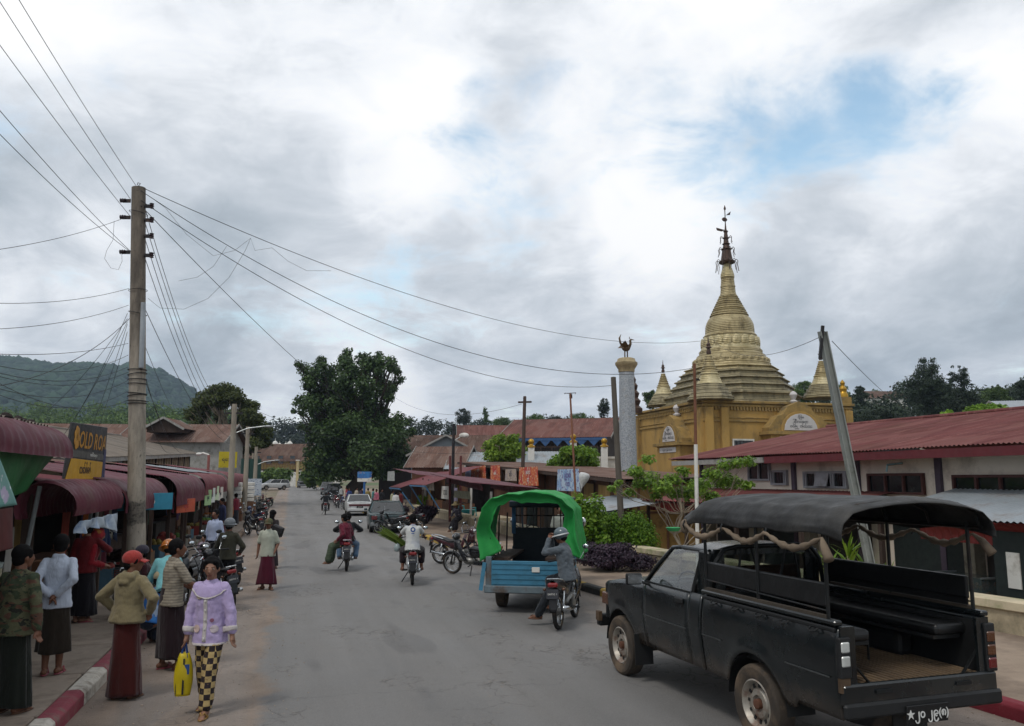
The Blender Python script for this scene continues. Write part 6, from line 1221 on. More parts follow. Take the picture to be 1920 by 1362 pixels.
# ------------------------------------------------------------------ black pickup
def build_pickup():
    T = thing('pickup_truck', 'old black pickup truck with black canvas canopy parked in the right foreground', 'pickup', (2.60, 9.48, 0), R(18.5))
    def m_paint():
        n = NT('worn_black_paint'); sep = n.N('ShaderNodeSeparateXYZ'); n.L(n.tc.outputs['Object'], sep.inputs[0]); f = n.noise(1.4, 6, .6); c = n.mix(n.rng(f, .35, .65), (.004, .006, .007), (.009, .012, .013))
        sc = n.noise(26, 4, .7, stretch=(1, .25, 1)); c = n.mix(n.rng(sc, .68, .74, 0, .35), c, (.10, .095, .085))
        w = n.N('ShaderNodeMath'); w.operation = 'MULTIPLY_ADD'; n.L(n.noise(3, 6, .7), w.inputs[0]); w.inputs[1].default_value = -.55; n.L(sep.outputs[2], w.inputs[2]); c = n.mix(n.rng(w.outputs[0], .1, .42, .75, 0), c, (.085, .062, .045))
        n.col(c); n.L(n.rng(n.noise(2.2, 6, .65), .3, .7, .16, .36), n.b.inputs['Roughness']); n.b.inputs['Specular IOR Level'].default_value = .5; n.b.inputs['Coat Weight'].default_value = .08; n.b.inputs['Coat Roughness'].default_value = .12; n.L(n.bump(n.noise(2.4, 4, .5), .22, .03), n.b.inputs['Normal']); return n.m
    P = m_paint(); m_trim = mat('truck_black_trim', '#121314', .6, var=.2); m_tube = mat('truck_frame_tube', '#17191a', .5, metal=.3, var=.25, scale=8, dirt='#3a2c22', dirt_amt=.3)
    ARC = [(1.42, .44, .36), (-1.42, .46, .36)]
    def zlow(y):
        z = .47 + (.05 if y < -2.0 else 0) * 1.0 + .06 * sm(1.7, 2.1, y)
        for (yc, r, zc) in ARC:
            d = r * r - (y - yc) ** 2
            if d > 0: z = max(z, zc + math.sqrt(d))
        return z
    def xf(y, z):
        b = lerpl([(.40, .765), (.55, .795), (.78, .825), (.86, .836), (1.10, .822), (1.20, .80), (1.27, .775)], z)
        for (yc, r, zc) in ARC:
            d = math.hypot(y - yc, z - zc)
            if r - .01 <= d < r + .11: b += .016 * math.cos((d - r) / .11 * PI / 2)
        return b - .10 * sm(1.75, 2.1, y) - .04 * sm(.9, 2.1, y)
    bedtop = lambda y: 1.255; hoodtop = lambda y: lerpl([(.72, 1.215), (1.3, 1.17), (1.9, 1.10), (2.08, 1.06)], y)
    def span(a, b, n): return [a + (b - a) * i / n for i in range(n + 1)]
    for sd in (-1, 1):
        side_grid(T, 'front_fender', span(.755, 2.08, 44), zlow, hoodtop, xf, P, sd)
        dr = side_grid(T, 'door', span(-.265, .745, 16), lambda y: .47, lambda y: 1.215, xf, P, sd)
        MB().box((sd * .835, -.10, 1.12), (.03, .17, .06)).build('handle', m_trim, dr, bevel=.01)
        MB().tube([(sd * .80, .64, 1.2), (sd * .92, .66, 1.24)], .018, 6).build('mirror_arm', m_trim, dr)
        MB().box((sd * .99, .67, 1.27), (.2, .05, .135), (0, 0, sd * .15)).build('mirror', m_trim, dr, bevel=.025, seg=3)
        MB().box((sd * .985, .64, 1.27), (.17, .006, .105), (0, 0, sd * .15)).build('mirror_glass', m_chrome, dr)
        side_grid(T, 'cab_corner', span(-.515, -.275, 6), lambda y: .47, lambda y: 1.235, xf, P, sd)
        bs = side_grid(T, 'bed_side', span(-2.58, -.555, 70), zlow, bedtop, xf, P, sd, 12)
        MB().box((sd * .785, -1.565, 1.275), (.085, 2.03, .045)).build('bed_rail', P, bs, bevel=.012)
        MB().box((sd * .812, -1.565, 1.222), (.03, 2.0, .035)).build('rail_lip', m_trim, bs, bevel=.008)
        for k in range(5):
            y = -.8 - .38 * k; MB().tube([(sd * .822, y - .045, 1.205), (sd * .852, y - .04, 1.185), (sd * .862, y, 1.175), (sd * .852, y + .04, 1.185), (sd * .822, y + .045, 1.205)], .009, 6).build('rope_hook', m_trim, bs)
        MB().bar((sd * .842, -2.5, .845), (sd * .842, -1.93, .845), .008, .010).build('crease_trim', mat('dull_strip', '#474a4a', .4, metal=.3), bs); MB().bar((sd * .842, -.92, .845), (sd * .842, -.57, .845), .008, .010).build('crease_trim', mat('dull_strip', '#3a3d3d', .4), bs); MB().bar((sd * .842, -.25, .845), (sd * .838, .74, .845), .008, .010).build('crease_trim', mat('dull_strip', '#3a3d3d', .4), dr)
        for (yc, r, zc) in ARC:
            mb = MB(); pr = [(yc + (r - .005) * math.cos(a), zc + (r - .005) * math.sin(a)) for a in [PI * k / 20 for k in range(21)]]
            mb.grid(lambda u, v: (sd * (.80 - .30 * v), *pr[round(u * 20)]), 20, 2); mb.build('wheel_housing', m_trim, T, smooth='all')
        if sd < 0:
            tl = MB().box((sd * .772, -2.60, 1.01), (.115, .05, .32)).build('tail_lamp', m_trim, T, bevel=.008)
            for z, mm in ((1.095, mat('white_lens', '#a8aaa6', .2, spec=.6)), (.985, mat('white_lens', '#a8aaa6', .2))): MB().box((sd * .775, -2.628, z), (.085, .02, .085)).build('lens', mm, tl, bevel=.01)
            MB().box((sd * .78, -2.60, .80), (.09, .04, .12)).build('rusty_patch', mat('rust_patch', '#4a3a2a', .9, var=.4, scale=9), tl)
        else:
            tl = MB().box((sd * .775, -2.60, 1.0), (.115, .05, .40)).build('tail_lamp', m_trim, T, bevel=.008)
            for z, mm in ((1.09, mat('amber_lens', '#52301a', .3, spec=.5)), (.98, mat('amber_lens', '#8a4a1c', .25)), (.87, mat('red_lens', '#5a1416', .25, spec=.6))): MB().box((sd * .775, -2.628, z), (.09, .02, .09)).build('lens', mm, tl, bevel=.01)
        MB().box((sd * .72, -2.585, 1.02), (.14, .03, .46)).build('corner_post', P, T)
    for (x, y, sd) in ((-.73, 1.42, -1), (.73, 1.42, 1), (-.72, -1.42, -1), (.72, -1.42, 1)): car_wheel(T, x, y, .36, .2, m_dusty_rubber, m_rim, 12, sd)
    for sd in (-1, 1):
        fl = MB().box((sd * .74, .93, .40), (.24, .012, .36), (R(-4), 0, 0)).build('mud_flap', m_trim, T); lettering('flap_lettering', 'TOYOTA', .05, m_white, fl, frame3((sd * .74, .918, .27), (1, 0, 0), (0, 0, 1)))
    hx = lambda y: xf(y, hoodtop(y)) - .015
    MB().grid(lambda u, v: (lambda y, x: (x * hx(y), y, hoodtop(y) + .035 * (1 - x * x) * (1 if y < 1.95 else .4)))(.76 + 1.30 * u, 2 * v - 1), 16, 14).build('hood', P, T, smooth='all', solid=.02)
    MB().box((0, .80, 1.215), (1.42, .16, .03)).build('cowl', m_trim, T, bevel=.01)
    MB().box((0, 2.06, .82), (1.40, .06, .46)).build('grille', m_trim, T, bevel=.01); MB().box((0, 2.13, .56), (1.6, .12, .16)).build('front_bumper', m_trim, T, bevel=.03, seg=2)
    for sd in (-1, 1): hl = MB().box((sd * .55, 2.09, .86), (.26, .04, .18)).build('headlight', m_chrome, T, bevel=.02); MB().box((sd * .735, 1.98, .86), (.05, .2, .15)).build('indicator', mat('amber_lens', '#8a4a1c', .25), T, bevel=.01)
    MB().box((-.80, 2.09, .62), (.05, .1, .12)).build('bumper_rubber', mat('rust_patch', '#4a3a2a', .9), T)
    rf = lambda y: 1.735 - .05 * sm(.0, .34, y) - .02 * sm(-.2, -.55, -(-y)) if False else 1.735 - .06 * sm(-.05, .34, y)
    roof = MB().grid(lambda u, v: (lambda y, x: (x * (.655 - .02 * sm(0, .34, y)), y, rf(y) - .075 * abs(x) ** 4 + .012 * (1 - x * x)))(-.53 + .87 * u, 2 * v - 1), 14, 18); roof.build('cab_roof', P, T, smooth='all', solid=.03)
    for sd in (-1, 1):
        MB().tube([(sd * .755, .80, 1.21), (sd * .70, .56, 1.45), (sd * .632, .33, 1.655), (sd * .637, .1, 1.675)], .030, 8, flat=.8).build('a_pillar', P, T, smooth='all')
        MB().tube([(sd * .637, .1, 1.675), (sd * .642, -.45, 1.67)], .026, 8).build('roof_gutter', P, T)
        MB().prism([(-.28, 1.20), (-.535, 1.20), (-.535, 1.67), (-.34, 1.68)], sd * .66, sd * .715, 'x').build('b_pillar', P, T, bevel=.015)
        MB().add([(sd * .775, .68, 1.225), (sd * .775, -.27, 1.225), (sd * .655, -.32, 1.665), (sd * .645, .28, 1.645)], [(0, 1, 2, 3)]).build('side_window', m_win, T)
        MB().bar((sd * .775, .74, 1.22), (sd * .775, -.28, 1.22), .03, .03).build('window_sill', m_trim, T); MB().bar((sd * .775, -.285, 1.22), (sd * .66, -.33, 1.66), .03, .03).build('window_frame', m_trim, T)
    MB().add([(-.73, .80, 1.225), (.73, .80, 1.225), (.62, .345, 1.655), (-.62, .345, 1.655)], [(0, 1, 2, 3)]).build('windshield', m_win, T)
    bw = MB()
    for (x0, x1, z0, z1) in ((-.70, .70, 1.0, 1.27), (-.64, .64, 1.64, 1.70), (-.67, -.52, 1.27, 1.64), (.52, .67, 1.27, 1.64)): bw.box(((x0 + x1) / 2, -.53, (z0 + z1) / 2), (x1 - x0, .03, z1 - z0))
    bw.build('cab_back', P, T); MB().box((0, -.53, 1.455), (1.04, .008, .37)).build('rear_window', m_win, T)
    m_seat = mat('brown_seat', '#6e4038', .8, var=.2, scale=5); MB().box((0, -.30, 1.18), (1.25, .16, .62), (R(-8), 0, 0)).build('cab_seat', m_seat, T, bevel=.05, seg=3); MB().box((0, 0, .84), (1.25, .55, .18)).build('cab_seat', m_seat, T, bevel=.05, seg=3)
    MB().box((0, .66, 1.12), (1.42, .24, .2)).build('dashboard', m_trim, T, bevel=.03); MB().tube([(-.36 + .17 * math.cos(a), .42 + .08 * math.sin(a), 1.2 + .15 * math.sin(a)) for a in [2 * PI * k / 16 for k in range(17)]], .014, 6).build('steering_wheel', m_black, T); MB().box((0, .3, .62), (1.45, 1.6, .06)).build('cab_floor', m_trim, T)
    def m_floor():
        n = NT('rusty_bed_floor'); f = n.noise(3, 7, .65, stretch=(1, .4, 1)); c = n.mix(n.rng(f, .35, .65), h2('#4a3b2b'), h2('#6b573f')); c = n.mix(n.rng(n.noise(11, 5, .7), .55, .7, 0, .7), c, h2('#33271d')); sz = n.N('ShaderNodeSeparateXYZ'); n.L(n.tc.outputs['Object'], sz.inputs[0]); c = n.mix(n.rng(sz.outputs[2], .78, .795, .75, 0), c, h2('#1d1611')); n.col(c); n.set(Roughness=.85); n.L(n.bump(n.noise(60, 4, .6), .3, .005), n.b.inputs['Normal']); return n.m
    fl = MB(); nx = 132
    fl.grid(lambda u, v: (-.70 + 1.40 * u, -2.57 + 2.0 * v, .775 + (.022 if (u * 22) % 1 < .45 else 0)), nx, 1); fl.build('bed_floor', m_floor(), T)
    MB().box((0, -1.57, .74), (1.42, 2.0, .04)).build('floor_pan', m_trim, T); MB().box((0, -.575, 1.0), (1.5, .03, .5)).build('bulkhead', P, T)
    for sd in (-1, 1): MB().box((sd * .70, -1.57, .99), (.02, 2.0, .46)).build('bed_inner_wall', m_trim, T); MB().box((sd * .60, -1.42, .90), (.2, .85, .24)).build('wheel_box', m_trim, T, bevel=.05, seg=2)
    MB().box((0, -2.60, .715), (1.62, .06, .17)).build('rear_sill', P, T, bevel=.015); MB().box((0, -2.635, .60), (1.66, .05, .12)).build('rear_bumper', m_trim, T, bevel=.02)
    for x in (-.42, .42): MB().box((x, -2.638, .735), (.16, .012, .03)).build('latch', m_tube, T)
    for sd in (-1, 1): MB().bar((sd * .68, -2.56, .98), (sd * .50, -2.56, .79), .025, .012).build('stay', m_tube, T)
    MB().tube([(.1, -1.9, .79), (.1, -1.9, 1.05)], .012, 6).build('bench_leg', m_tube, T)
    pl = MB().box((-.02, -2.665, .535), (.44, .012, .15), (R(6), 0, 0)).build('number_plate', mat('plate_black', '#0e0f11', .5), T, bevel=.004)
    lettering('plate_lettering', '★၂၀ ၂၉(၈)', .088, mat('plate_white', '#c2c2be', .6), pl, frame3((-.02, -2.674, .535), (1, 0, 0), (0, 0, 1)), .95, .002)
    MB().box((.0, -2.45, .36), (.36, .012, .3)).build('rear_flap', m_trim, T)
    m_vinyl = mat('black_vinyl', '#101112', .42, var=.2, scale=5, bump=.2, bscale=12, bdist=.02)
    for sd in (-1, 1):
        MB().box((sd * .53, -1.52, 1.135), (.36, 1.86, .10)).build('bench_seat', m_vinyl, T, bevel=.04, seg=3); MB().box((sd * .765, -1.50, 1.485), (.035, 1.88, .20)).build('bench_backrest', m_vinyl, T, bevel=.015, seg=2); MB().box((sd * .50, -1.52, 1.07), (.3, 1.8, .03)).build('bench_board', m_tube, T)
        if sd > 0: MB().box((sd * .77, -1.50, 1.36), (.02, 1.84, .06)).build('bench_backrest', m_vinyl, T)
        for y in (-.60, -1.50, -2.46): MB().tube([(sd * .785, y, 1.28), (sd * .785, y, 2.06)], .017, 8).build('canopy_post', m_tube, T)
        MB().tube([(sd * .79, -.58, 1.40), (sd * .79, -2.46, 1.36)], .008, 6).build('side_bar', m_tube, T); MB().tube([(sd * .785, -.45, 2.02), (sd * .785, -2.62, 2.02)], .016, 8).build('canopy_rail', m_tube, T)
        MB().bar((sd * .79, -.60, 1.31), (sd * .79, -2.46, 1.31), .04, .03).build('rail_board', mat('weathered_board', '#3a332b', .9, var=.3), T)
    for y in (-.45, -1.0, -1.5, -2.05, -2.6):
        MB().tube([(-.785, y, 2.02), (-.74, y, 2.15), (-.55, y, 2.23), (-.2, y, 2.265), (.2, y, 2.265), (.55, y, 2.23), (.74, y, 2.15), (.785, y, 2.02)], .014, 6).build('canopy_bow', m_tube, T)
    MB().tube([(-.70, -.60, 1.28), (-.66, -.60, 1.58), (-.56, -.60, 1.70), (-.4, -.60, 1.73), (.4, -.60, 1.73), (.56, -.60, 1.70), (.66, -.60, 1.58), (.70, -.60, 1.28)], .024, 8).build('roll_bar', m_tube, T, smooth='all')
    for (a, b) in ((-.42, -.34), (-.10, -.22), (.12, .22), (.40, .32)): MB().tube([(a, -.60, 1.28), (b, -.60, 1.72)], .014, 6).build('guard_bar', m_tube, T)
    m_canvas = mat('black_canvas', '#1a1a1a', .62, var=.22, scale=2.2, dirt='#3a3835', dirt_amt=.4, dscale=1.5, bump=.35, bscale=6, bdist=.03)
    prof = [(-.83, 1.985), (-.832, 2.05), (-.80, 2.13), (-.70, 2.215), (-.52, 2.262), (-.26, 2.292), (0, 2.30), (.26, 2.292), (.52, 2.262), (.70, 2.215), (.80, 2.13), (.832, 2.05), (.83, 1.985)]
    def can(u, v):
        y = -.22 - 2.50 * u; q = v * 24; i = int(min(11, q // 2)); f = q / 2 - i; a, b = prof[i], prof[i + 1]; x = a[0] + (b[0] - a[0]) * f; z = a[1] + (b[1] - a[1]) * f
        fr = math.exp(-((y + .22) / .18) ** 2); ed = abs(2 * v - 1)
        z -= .13 * fr * (1 - ed * .5); sagp = .016 * math.sin((y + .45) / .54 * PI) ** 2 * (1 - ed ** 4); z -= sagp
        z += .014 * mnoise.noise(Vector((x * 2.5, y * 2.5, 1.7))) + (.010 * math.sin(y * 9 + x * 3) if ed > .82 else 0); x += .012 * mnoise.noise(Vector((y * 4, z * 4, 5.1)))
        if u > .93: z -= .05 * (u - .93) / .07 * (1 - .2 * ed)
        return (x, y, z)
    MB().grid(can, 60, 48).build('canopy_canvas', m_canvas, T, smooth='all', solid=.008)
    MB().grid(lambda u, v: (lambda p: (p[0] * .99, -.225 + .02 * math.sin(v * 9), p[2] - .0 - (p[2] - 1.985) * u * .85))(can(0, v)), 4, 48).build('canopy_front', m_canvas, T, smooth='all', solid=.006)
    m_roll = mat('dusty_rolled_canvas', '#6e6050', .92, var=.25, scale=5, dirt='#41382f', dirt_amt=.4, bump=.4, bscale=14)
    for sd in (-1, 1):
        pts, rr = [], []
        for k in range(57):
            u = k / 56; y = -.30 - 2.18 * u; ph = (u * 3.0) % 1.0; z = 1.955 - .105 * math.sin(PI * ph) ** 1.2; pts.append((sd * (.845 + .02 * math.sin(u * 11)), y, z)); rr.append((.015 + .016 * math.sin(PI * ph)) * (1 + .3 * math.sin(k * 1.9)))
        pts += [(sd * .86, -2.54, 1.90), (sd * .88, -2.62, 1.79)]; rr += [.032, .045]; MB().tube(pts, rr, 9).build('rolled_curtain', m_roll, T, smooth='all')
        for u in (0.0, 1 / 3, 2 / 3): MB().tube([(sd * .845, -.30 - 2.18 * u, 2.0), (sd * .87, -.30 - 2.18 * u, 1.95), (sd * .845, -.30 - 2.18 * u, 1.9)], .008, 5).build('curtain_tie', m_tube, T)
    MB().ball((-.82, -.26, 1.93), (.05, .07, .08), 10, 7).build('rope_bundle', m_roll, T, smooth='all')
    for sd in (-1, 1):
        MB().bar((sd * .42, 1.9, .50), (sd * .42, -2.5, .56), .07, .12).build('chassis_rail', m_iron, T); MB().tube([(sd * .55, -.75, .50), (sd * .55, -1.42, .40), (sd * .55, -2.15, .52)], .035, 6).build('leaf_spring', mat('rusty_spring', '#5b3a2a', .9), T)
    MB().tube([(-.7, -1.42, .36), (.7, -1.42, .36)], .05, 8).build('rear_axle', m_iron, T); MB().ball((0, -1.42, .36), (.16, .18, .15), 12, 8).build('differential', m_iron, T, smooth='all'); MB().lathe([(.2, -.08), (.32, -.09), (.34, 0), (.32, .09), (.2, .08)], 24, (-.05, -2.12, .45)).build('spare_tyre', m_rubber, T, smooth=True); MB().tube([(.35, -.5, .42), (.35, -2.3, .44)], .03, 8).build('exhaust', mat('rusty_spring', '#5b3a2a', .9), T)
    return T
build_pickup()
bowl = tag(MB().lathe([(.02, 0), (.1, .01), (.14, .06), (.145, .075), (.13, .065), (.09, .02), (0, .015)], 20).build('green_bowl', mat('green_plastic', '#2f8a52', .4, var=.05), smooth=True, loc=at(1263, 997, 15.2)), 'small green plastic bowl hung on the young tree left of the pickup canopy', 'bowl')

# ------------------------------------------------------------------ blue truck under green tarpaulin
def build_tarp_truck():
    rz = R(-9); T = thing('tarpaulin_truck', 'small blue goods truck with green tarpaulin hood seen from behind', 'truck', (.36, 15.7, 0), rz); T.scale = (.9, 1, 1)
    m_blue = mat('chipped_blue_paint', '#37708a', .6, var=.16, scale=3, dirt='#2c5666', dirt_amt=.4, dscale=2.2, stretch=(1, 1, 2.5), bump=.15, bscale=25); m_dkblue = mat('dark_blue_steel', '#16242e', .6, var=.2); m_g = mat('green_tarpaulin', '#288540', .62, spec=.2, var=.16, scale=2.0, dirt='#23703a', dirt_amt=.3, dscale=1.6, bump=.25, bscale=7, bdist=.03); m_gtim = mat('grey_blue_sill', '#5d6a70', .8, var=.25, dirt='#4a3a2e', dirt_amt=.4)
    for sd in (-1, 1): car_wheel(T, sd * .66, .25, .33, .2, m_dusty_rubber, m_rim, 8, sd); car_wheel(T, sd * .60, 2.9, .31, .17, m_dusty_rubber, m_rim, 8, sd)
    tg = MB().box((0, -.62, .72), (1.52, .04, .46)).build('tailgate', m_blue, T, bevel=.01)
    for z in (.54, .63, .72, .81, .90): MB().box((0, -.645, z), (1.4, .012, .018)).build('tailgate_rib', m_blue, tg)
    MB().box((0, -.62, .44), (1.74, .12, .13)).build('rear_sill', m_gtim, T, bevel=.015); MB().box((0, .5, .42), (1.5, 2.3, .1)).build('bed_frame', m_iron, T); MB().box((0, .55, .50), (1.56, 2.3, .05)).build('bed_floor', m_wood, T)
    for sd in (-1, 1):
        MB().box((sd * .80, .5, .74), (.05, 2.25, .42)).build('bed_side', m_blue, T, bevel=.01); MB().box((sd * .78, -.60, .75), (.12, .1, .55)).build('corner_post', m_gtim, T, bevel=.01); MB().bar((sd * .86, -.66, .92), (sd * .93, -.7, .42), .08, .02).build('side_flap', m_blue, T)
        for y in (-.5, .4, 1.4): MB().tube([(sd * .78, y, .9), (sd * .76, y, 1.75)], .018, 6).build('hood_post', m_iron, T)
        MB().box((sd * .55, .45, .97), (.36, 1.9, .05)).build('bench', m_wood, T)
    MB().box((.0, 1.55, .98), (1.30, .05, .9)).build('cab_back', m_dkblue, T); MB().box((0, 1.55, 1.92), (1.45, .3, .14)).build('cab_header', m_dkblue, T, bevel=.02)
    for x in (-.63, .63): MB().box((x, 1.55, 1.6), (.09, .08, .6)).build('cab_pillar', mat('cab_blue', '#2a5478', .6), T)
    for x in (-.48, -.32, -.16, 0, .16, .32, .48): MB().tube([(x, 1.52, 1.4), (x, 1.52, 1.86)], .012, 6).build('bar', m_iron, T)
    MB().tube([(-.6, 1.52, 1.68), (.6, 1.52, 1.68)], .014, 6).build('cross_bar', m_iron, T)
    MB().box((0, 3.0, .75), (1.3, 1.0, .6)).build('cab_front', m_blue, T, bevel=.08, seg=3); MB().box((0, 2.3, 2.0), (1.4, 1.5, .06)).build('cab_roof', m_dkblue, T, bevel=.02)
    for sd in (-1, 1):
        MB().bar((sd * .64, 2.95, 1.05), (sd * .64, 2.75, 1.98), .05).build('windshield_post', m_dkblue, T); MB().box((sd * .66, 2.25, .78), (.04, 1.3, .5)).build('cab_side', m_blue, T)
        MB().tube([(sd * .66, 2.9, 1.3), (sd * .85, 2.95, 1.42)], .012, 6).build('mirror_arm', m_iron, T); MB().ball((sd * .9, 2.95, 1.48), (.07, .02, .1), 10, 6).build('mirror', m_chrome, T, smooth='all')
    MB().tube([(-.3 + .17 * math.cos(a), 2.35 + .06 * math.sin(a), 1.32 + .12 * math.sin(a)) for a in [2 * PI * k / 14 for k in range(15)]], .014, 6).build('steering_wheel', m_black, T)
    MB().add([(-.6, 2.93, 1.08), (.6, 2.93, 1.08), (.6, 2.75, 1.95), (-.6, 2.75, 1.95)], [(0, 1, 2, 3)]).build('windshield', m_win, T)
    wp = MB().box((.2, -.66, .80), (.16, .008, .09)).build('white_plate', m_white, T, bevel=.03)
    prof = [(-1.0, .94), (-1.02, 1.3), (-1.0, 1.62), (-.92, 1.9), (-.74, 2.07), (-.42, 2.17), (0, 2.21), (.42, 2.19), (.76, 2.08), (.95, 1.88), (1.02, 1.55), (1.06, 1.25), (1.1, .98)]
    def hood(u, v):
        q = v * 12; i = int(min(11, q)); f = q - i; a, b = prof[i], prof[i + 1]; x = a[0] + (b[0] - a[0]) * f; z = a[1] + (b[1] - a[1]) * f; y = -.72 + 2.0 * u
        w = mnoise.noise(Vector((x * 3, y * 2.2, z * 3))); x *= 1 + .03 * w; z += .03 * mnoise.noise(Vector((x * 2.2, y * 3, 3.3))) + .018 * (1 - abs(mnoise.noise(Vector((x * 4, y * 2.5, 8.3)))) * 3); x += .012 * (1 - 3 * abs(mnoise.noise(Vector((y * 3, z * 5, 2.2))))) + .02 * math.sin(v * 34 + u * 5) * (1 - u); y += .05 * math.sin(v * 17) * (1 - u)
        if z < 1.2: x += .05 * math.sin(y * 7) * (1.2 - z) * 3
        return (x, y, z)
    MB().grid(hood, 26, 72).build('tarpaulin_hood', m_g, T, smooth='all', solid=.012)
    def lipf(u, v):
        p = Vector(hood(0, v)); c = Vector((0, p.y, 1.35)); d = (c - p); d.normalize(); dep = (.13 + .08 * abs(math.sin(v * 12.5 + 1)) + (.26 * (.34 - v) / .34 if v < .34 else 0) + (.16 * (v - .7) / .3 if v > .7 else 0)); return p + d * dep * u + Vector((0, .10 * math.sin(u * PI) + .12 * u, 0))
    MB().grid(lipf, 6, 72).build('tarpaulin_lip', m_g, T, smooth='all', solid=.01)
    return T
build_tarp_truck()

# ------------------------------------------------------------------ cars
def car(name, label, loc, rz, paint, kind='sedan', L=4.3, Wd=1.66, H_=1.38, cat='car', bumper=None, lamps=True, tail_band=None, grp=None):
    T = thing(name, label, cat, loc, rz, grp); hl = L / 2; w = Wd / 2; wb = L * .30; r = .30
    belt = .88; arcs = [(wb, r + .07, r), (-wb, r + .07, r)]
    def zlow(y):
        z = .26 + .06 * sm(hl - .5, hl, abs(y))
        for (yc, rr, zc) in arcs:
            d = rr * rr - (y - yc) ** 2
            if d > 0: z = max(z, zc + math.sqrt(d))
        return z
    def ztop(y):
        if kind == 'sedan': return lerpl([(-hl, .84), (-hl * .55, .93), (0, .92), (hl * .4, .92), (hl * .9, .78), (hl, .70)], y)
        if kind == 'wagon': return lerpl([(-hl, .95), (0, .94), (hl * .45, .92), (hl * .9, .80), (hl, .70)], y)
        return lerpl([(-hl, 1.0), (hl * .4, 1.02), (hl * .9, .98), (hl, .9)], y)
    xf = lambda y, z: (w - .05 * ((z - .62) / .35) ** 2 if z > .62 else w - .04 * ((.62 - z) / .36) ** 2) - .16 * sm(hl * .72, hl, abs(y)) ** 1.6
    ys = [-hl + L * i / 64 for i in range(65)]
    for sd in (-1, 1):
        b = side_grid(T, 'body_side', ys, zlow, ztop, xf, paint, sd, 9)
        for y in (-wb * .1,): MB().box((sd * (w + .002), y, .78), (.02, .16, .03)).build('handle', m_chrome, b)
        for (x, y) in ((sd * (w - .12), wb), (sd * (w - .12), -wb)): car_wheel(T, x, y, r, .17, m_rubber, m_rim, 0, sd)
    MB().grid(lambda u, v: (lambda y, x: (x * (xf(y, ztop(y)) - .002), y, ztop(y) + .03 * (1 - x * x)))(-hl + L * u, 2 * v - 1), 40, 10).build('deck', paint, T, smooth='all')
    for sg in (-1, 1):
        MB().grid(lambda u, v: (lambda x, z: (x * xf(sg * hl, z), sg * (hl + .03 * (1 - x * x)), z))(2 * u - 1, .30 + (ztop(sg * hl) - .30) * v), 10, 6).build('end_panel', paint, T, smooth='all', solid=.02)
        MB().box((0, sg * (hl + .05), .42), (Wd * .93, .12, .16)).build('bumper', bumper or m_trimgrey, T, bevel=.03, seg=2)
    MB().box((0, 0, .3), (Wd * .85, L * .9, .1)).build('underbody', m_black, T)
    if kind == 'sedan': prof = [(-hl * .62, .93), (-hl * .36, H_ - .02), (hl * .10, H_), (hl * .46, .92)]
    elif kind == 'wagon': prof = [(-hl * .98, .95), (-hl * .88, H_ - .04), (hl * .10, H_), (hl * .48, .92)]
    else: prof = [(-hl * .98, 1.0), (-hl * .96, H_ - .02), (hl * .28, H_), (hl * .42, 1.0)]
    wb_, wt = w - .06, w - .22
    (ya, za), (yb, zb), (yc, zc), (yd, zd) = prof
    MB().grid(lambda u, v: (lambda y, x: (x * wt, y, zb + (zc - zb) * u + .03 * (1 - x * x)))(yb + (yc - yb) * u, 2 * v - 1), 8, 8).build('roof', paint if kind != 'jeep' else m_white, T, smooth='all', solid=.03)
    MB().add([(-wb_, ya, za), (wb_, ya, za), (wt, yb, zb), (-wt, yb, zb)], [(0, 1, 2, 3)]).build('rear_window', m_darkwin, T); MB().add([(wb_, yd, zd), (-wb_, yd, zd), (-wt, yc, zc), (wt, yc, zc)], [(0, 1, 2, 3)]).build('windshield', m_darkwin, T)
    for sd in (-1, 1):
        MB().add([(sd * wb_, ya, za), (sd * wb_, yd, zd), (sd * wt, yc, zc), (sd * wt, yb, zb)], [(0, 1, 2, 3)]).build('side_window', m_darkwin, T)
        for (p, q) in (((sd * wb_, ya, za), (sd * wt, yb, zb)), ((sd * wb_, yd, zd), (sd * wt, yc, zc)), ((sd * wb_, (ya + yd) / 2 - .15, .93), (sd * wt, (yb + yc) / 2 - .15, H_)), ((sd * wt, yb, zb), (sd * wt, yc, zc))): MB().bar(p, q, .05, .05).build('pillar', paint, T)
        MB().box((sd * (w + .08), yd - .25, .98), (.16, .05, .1)).build('mirror', paint, T, bevel=.02)
    for x in (-.36, .36): MB().box((x, -.1, .78), (.45, .16, .6)).build('seat', m_black, T, bevel=.05, seg=2)
    if tail_band: MB().box((0, -hl - .025, .72), (Wd * .84, .03, .13)).build('tail_lamp', tail_band, T, bevel=.01)
    else:
        for sd in (-1, 1): MB().box((sd * (w - .22), -hl - .022, .70), (.26, .04, .17)).build('tail_lamp', mat('red_lens', '#5a1416', .25), T, bevel=.012)
    for sd in (-1, 1): MB().box((sd * (w - .3), hl + .015, .62), (.3, .04, .14)).build('headlight', m_chrome, T, bevel=.02)
    MB().box((0, -hl - .045, .60), (.42, .02, .13)).build('number_plate', m_black, T); lettering('plate_lettering', '၄၅၇၈', .1, m_white, T, frame3((0, -hl - .058, .60), (1, 0, 0), (0, 0, 1)))
    return T
m_trimgrey = mat('grey_bumper', '#6f7274', .5, var=.1)
def paint(name, c, coat=.5): return mat(name, c, .32, var=.06, scale=2, dirt='#6b5f50', dirt_amt=.12, spec=.5, coat=coat)
def spot(px, py, z=0): p = gnd(px, py, z); p.z = hgt(p.x, p.y); return p
p = spot(708, 1000); car('sedan', 'dark green sedan with grey bumper parked second on the right', (p.x + .05, p.y + 1.9, .0), R(12), paint('dark_green_paint', '#22373a'), 'sedan', 4.35, 1.68, 1.38, bumper=m_trimgrey)
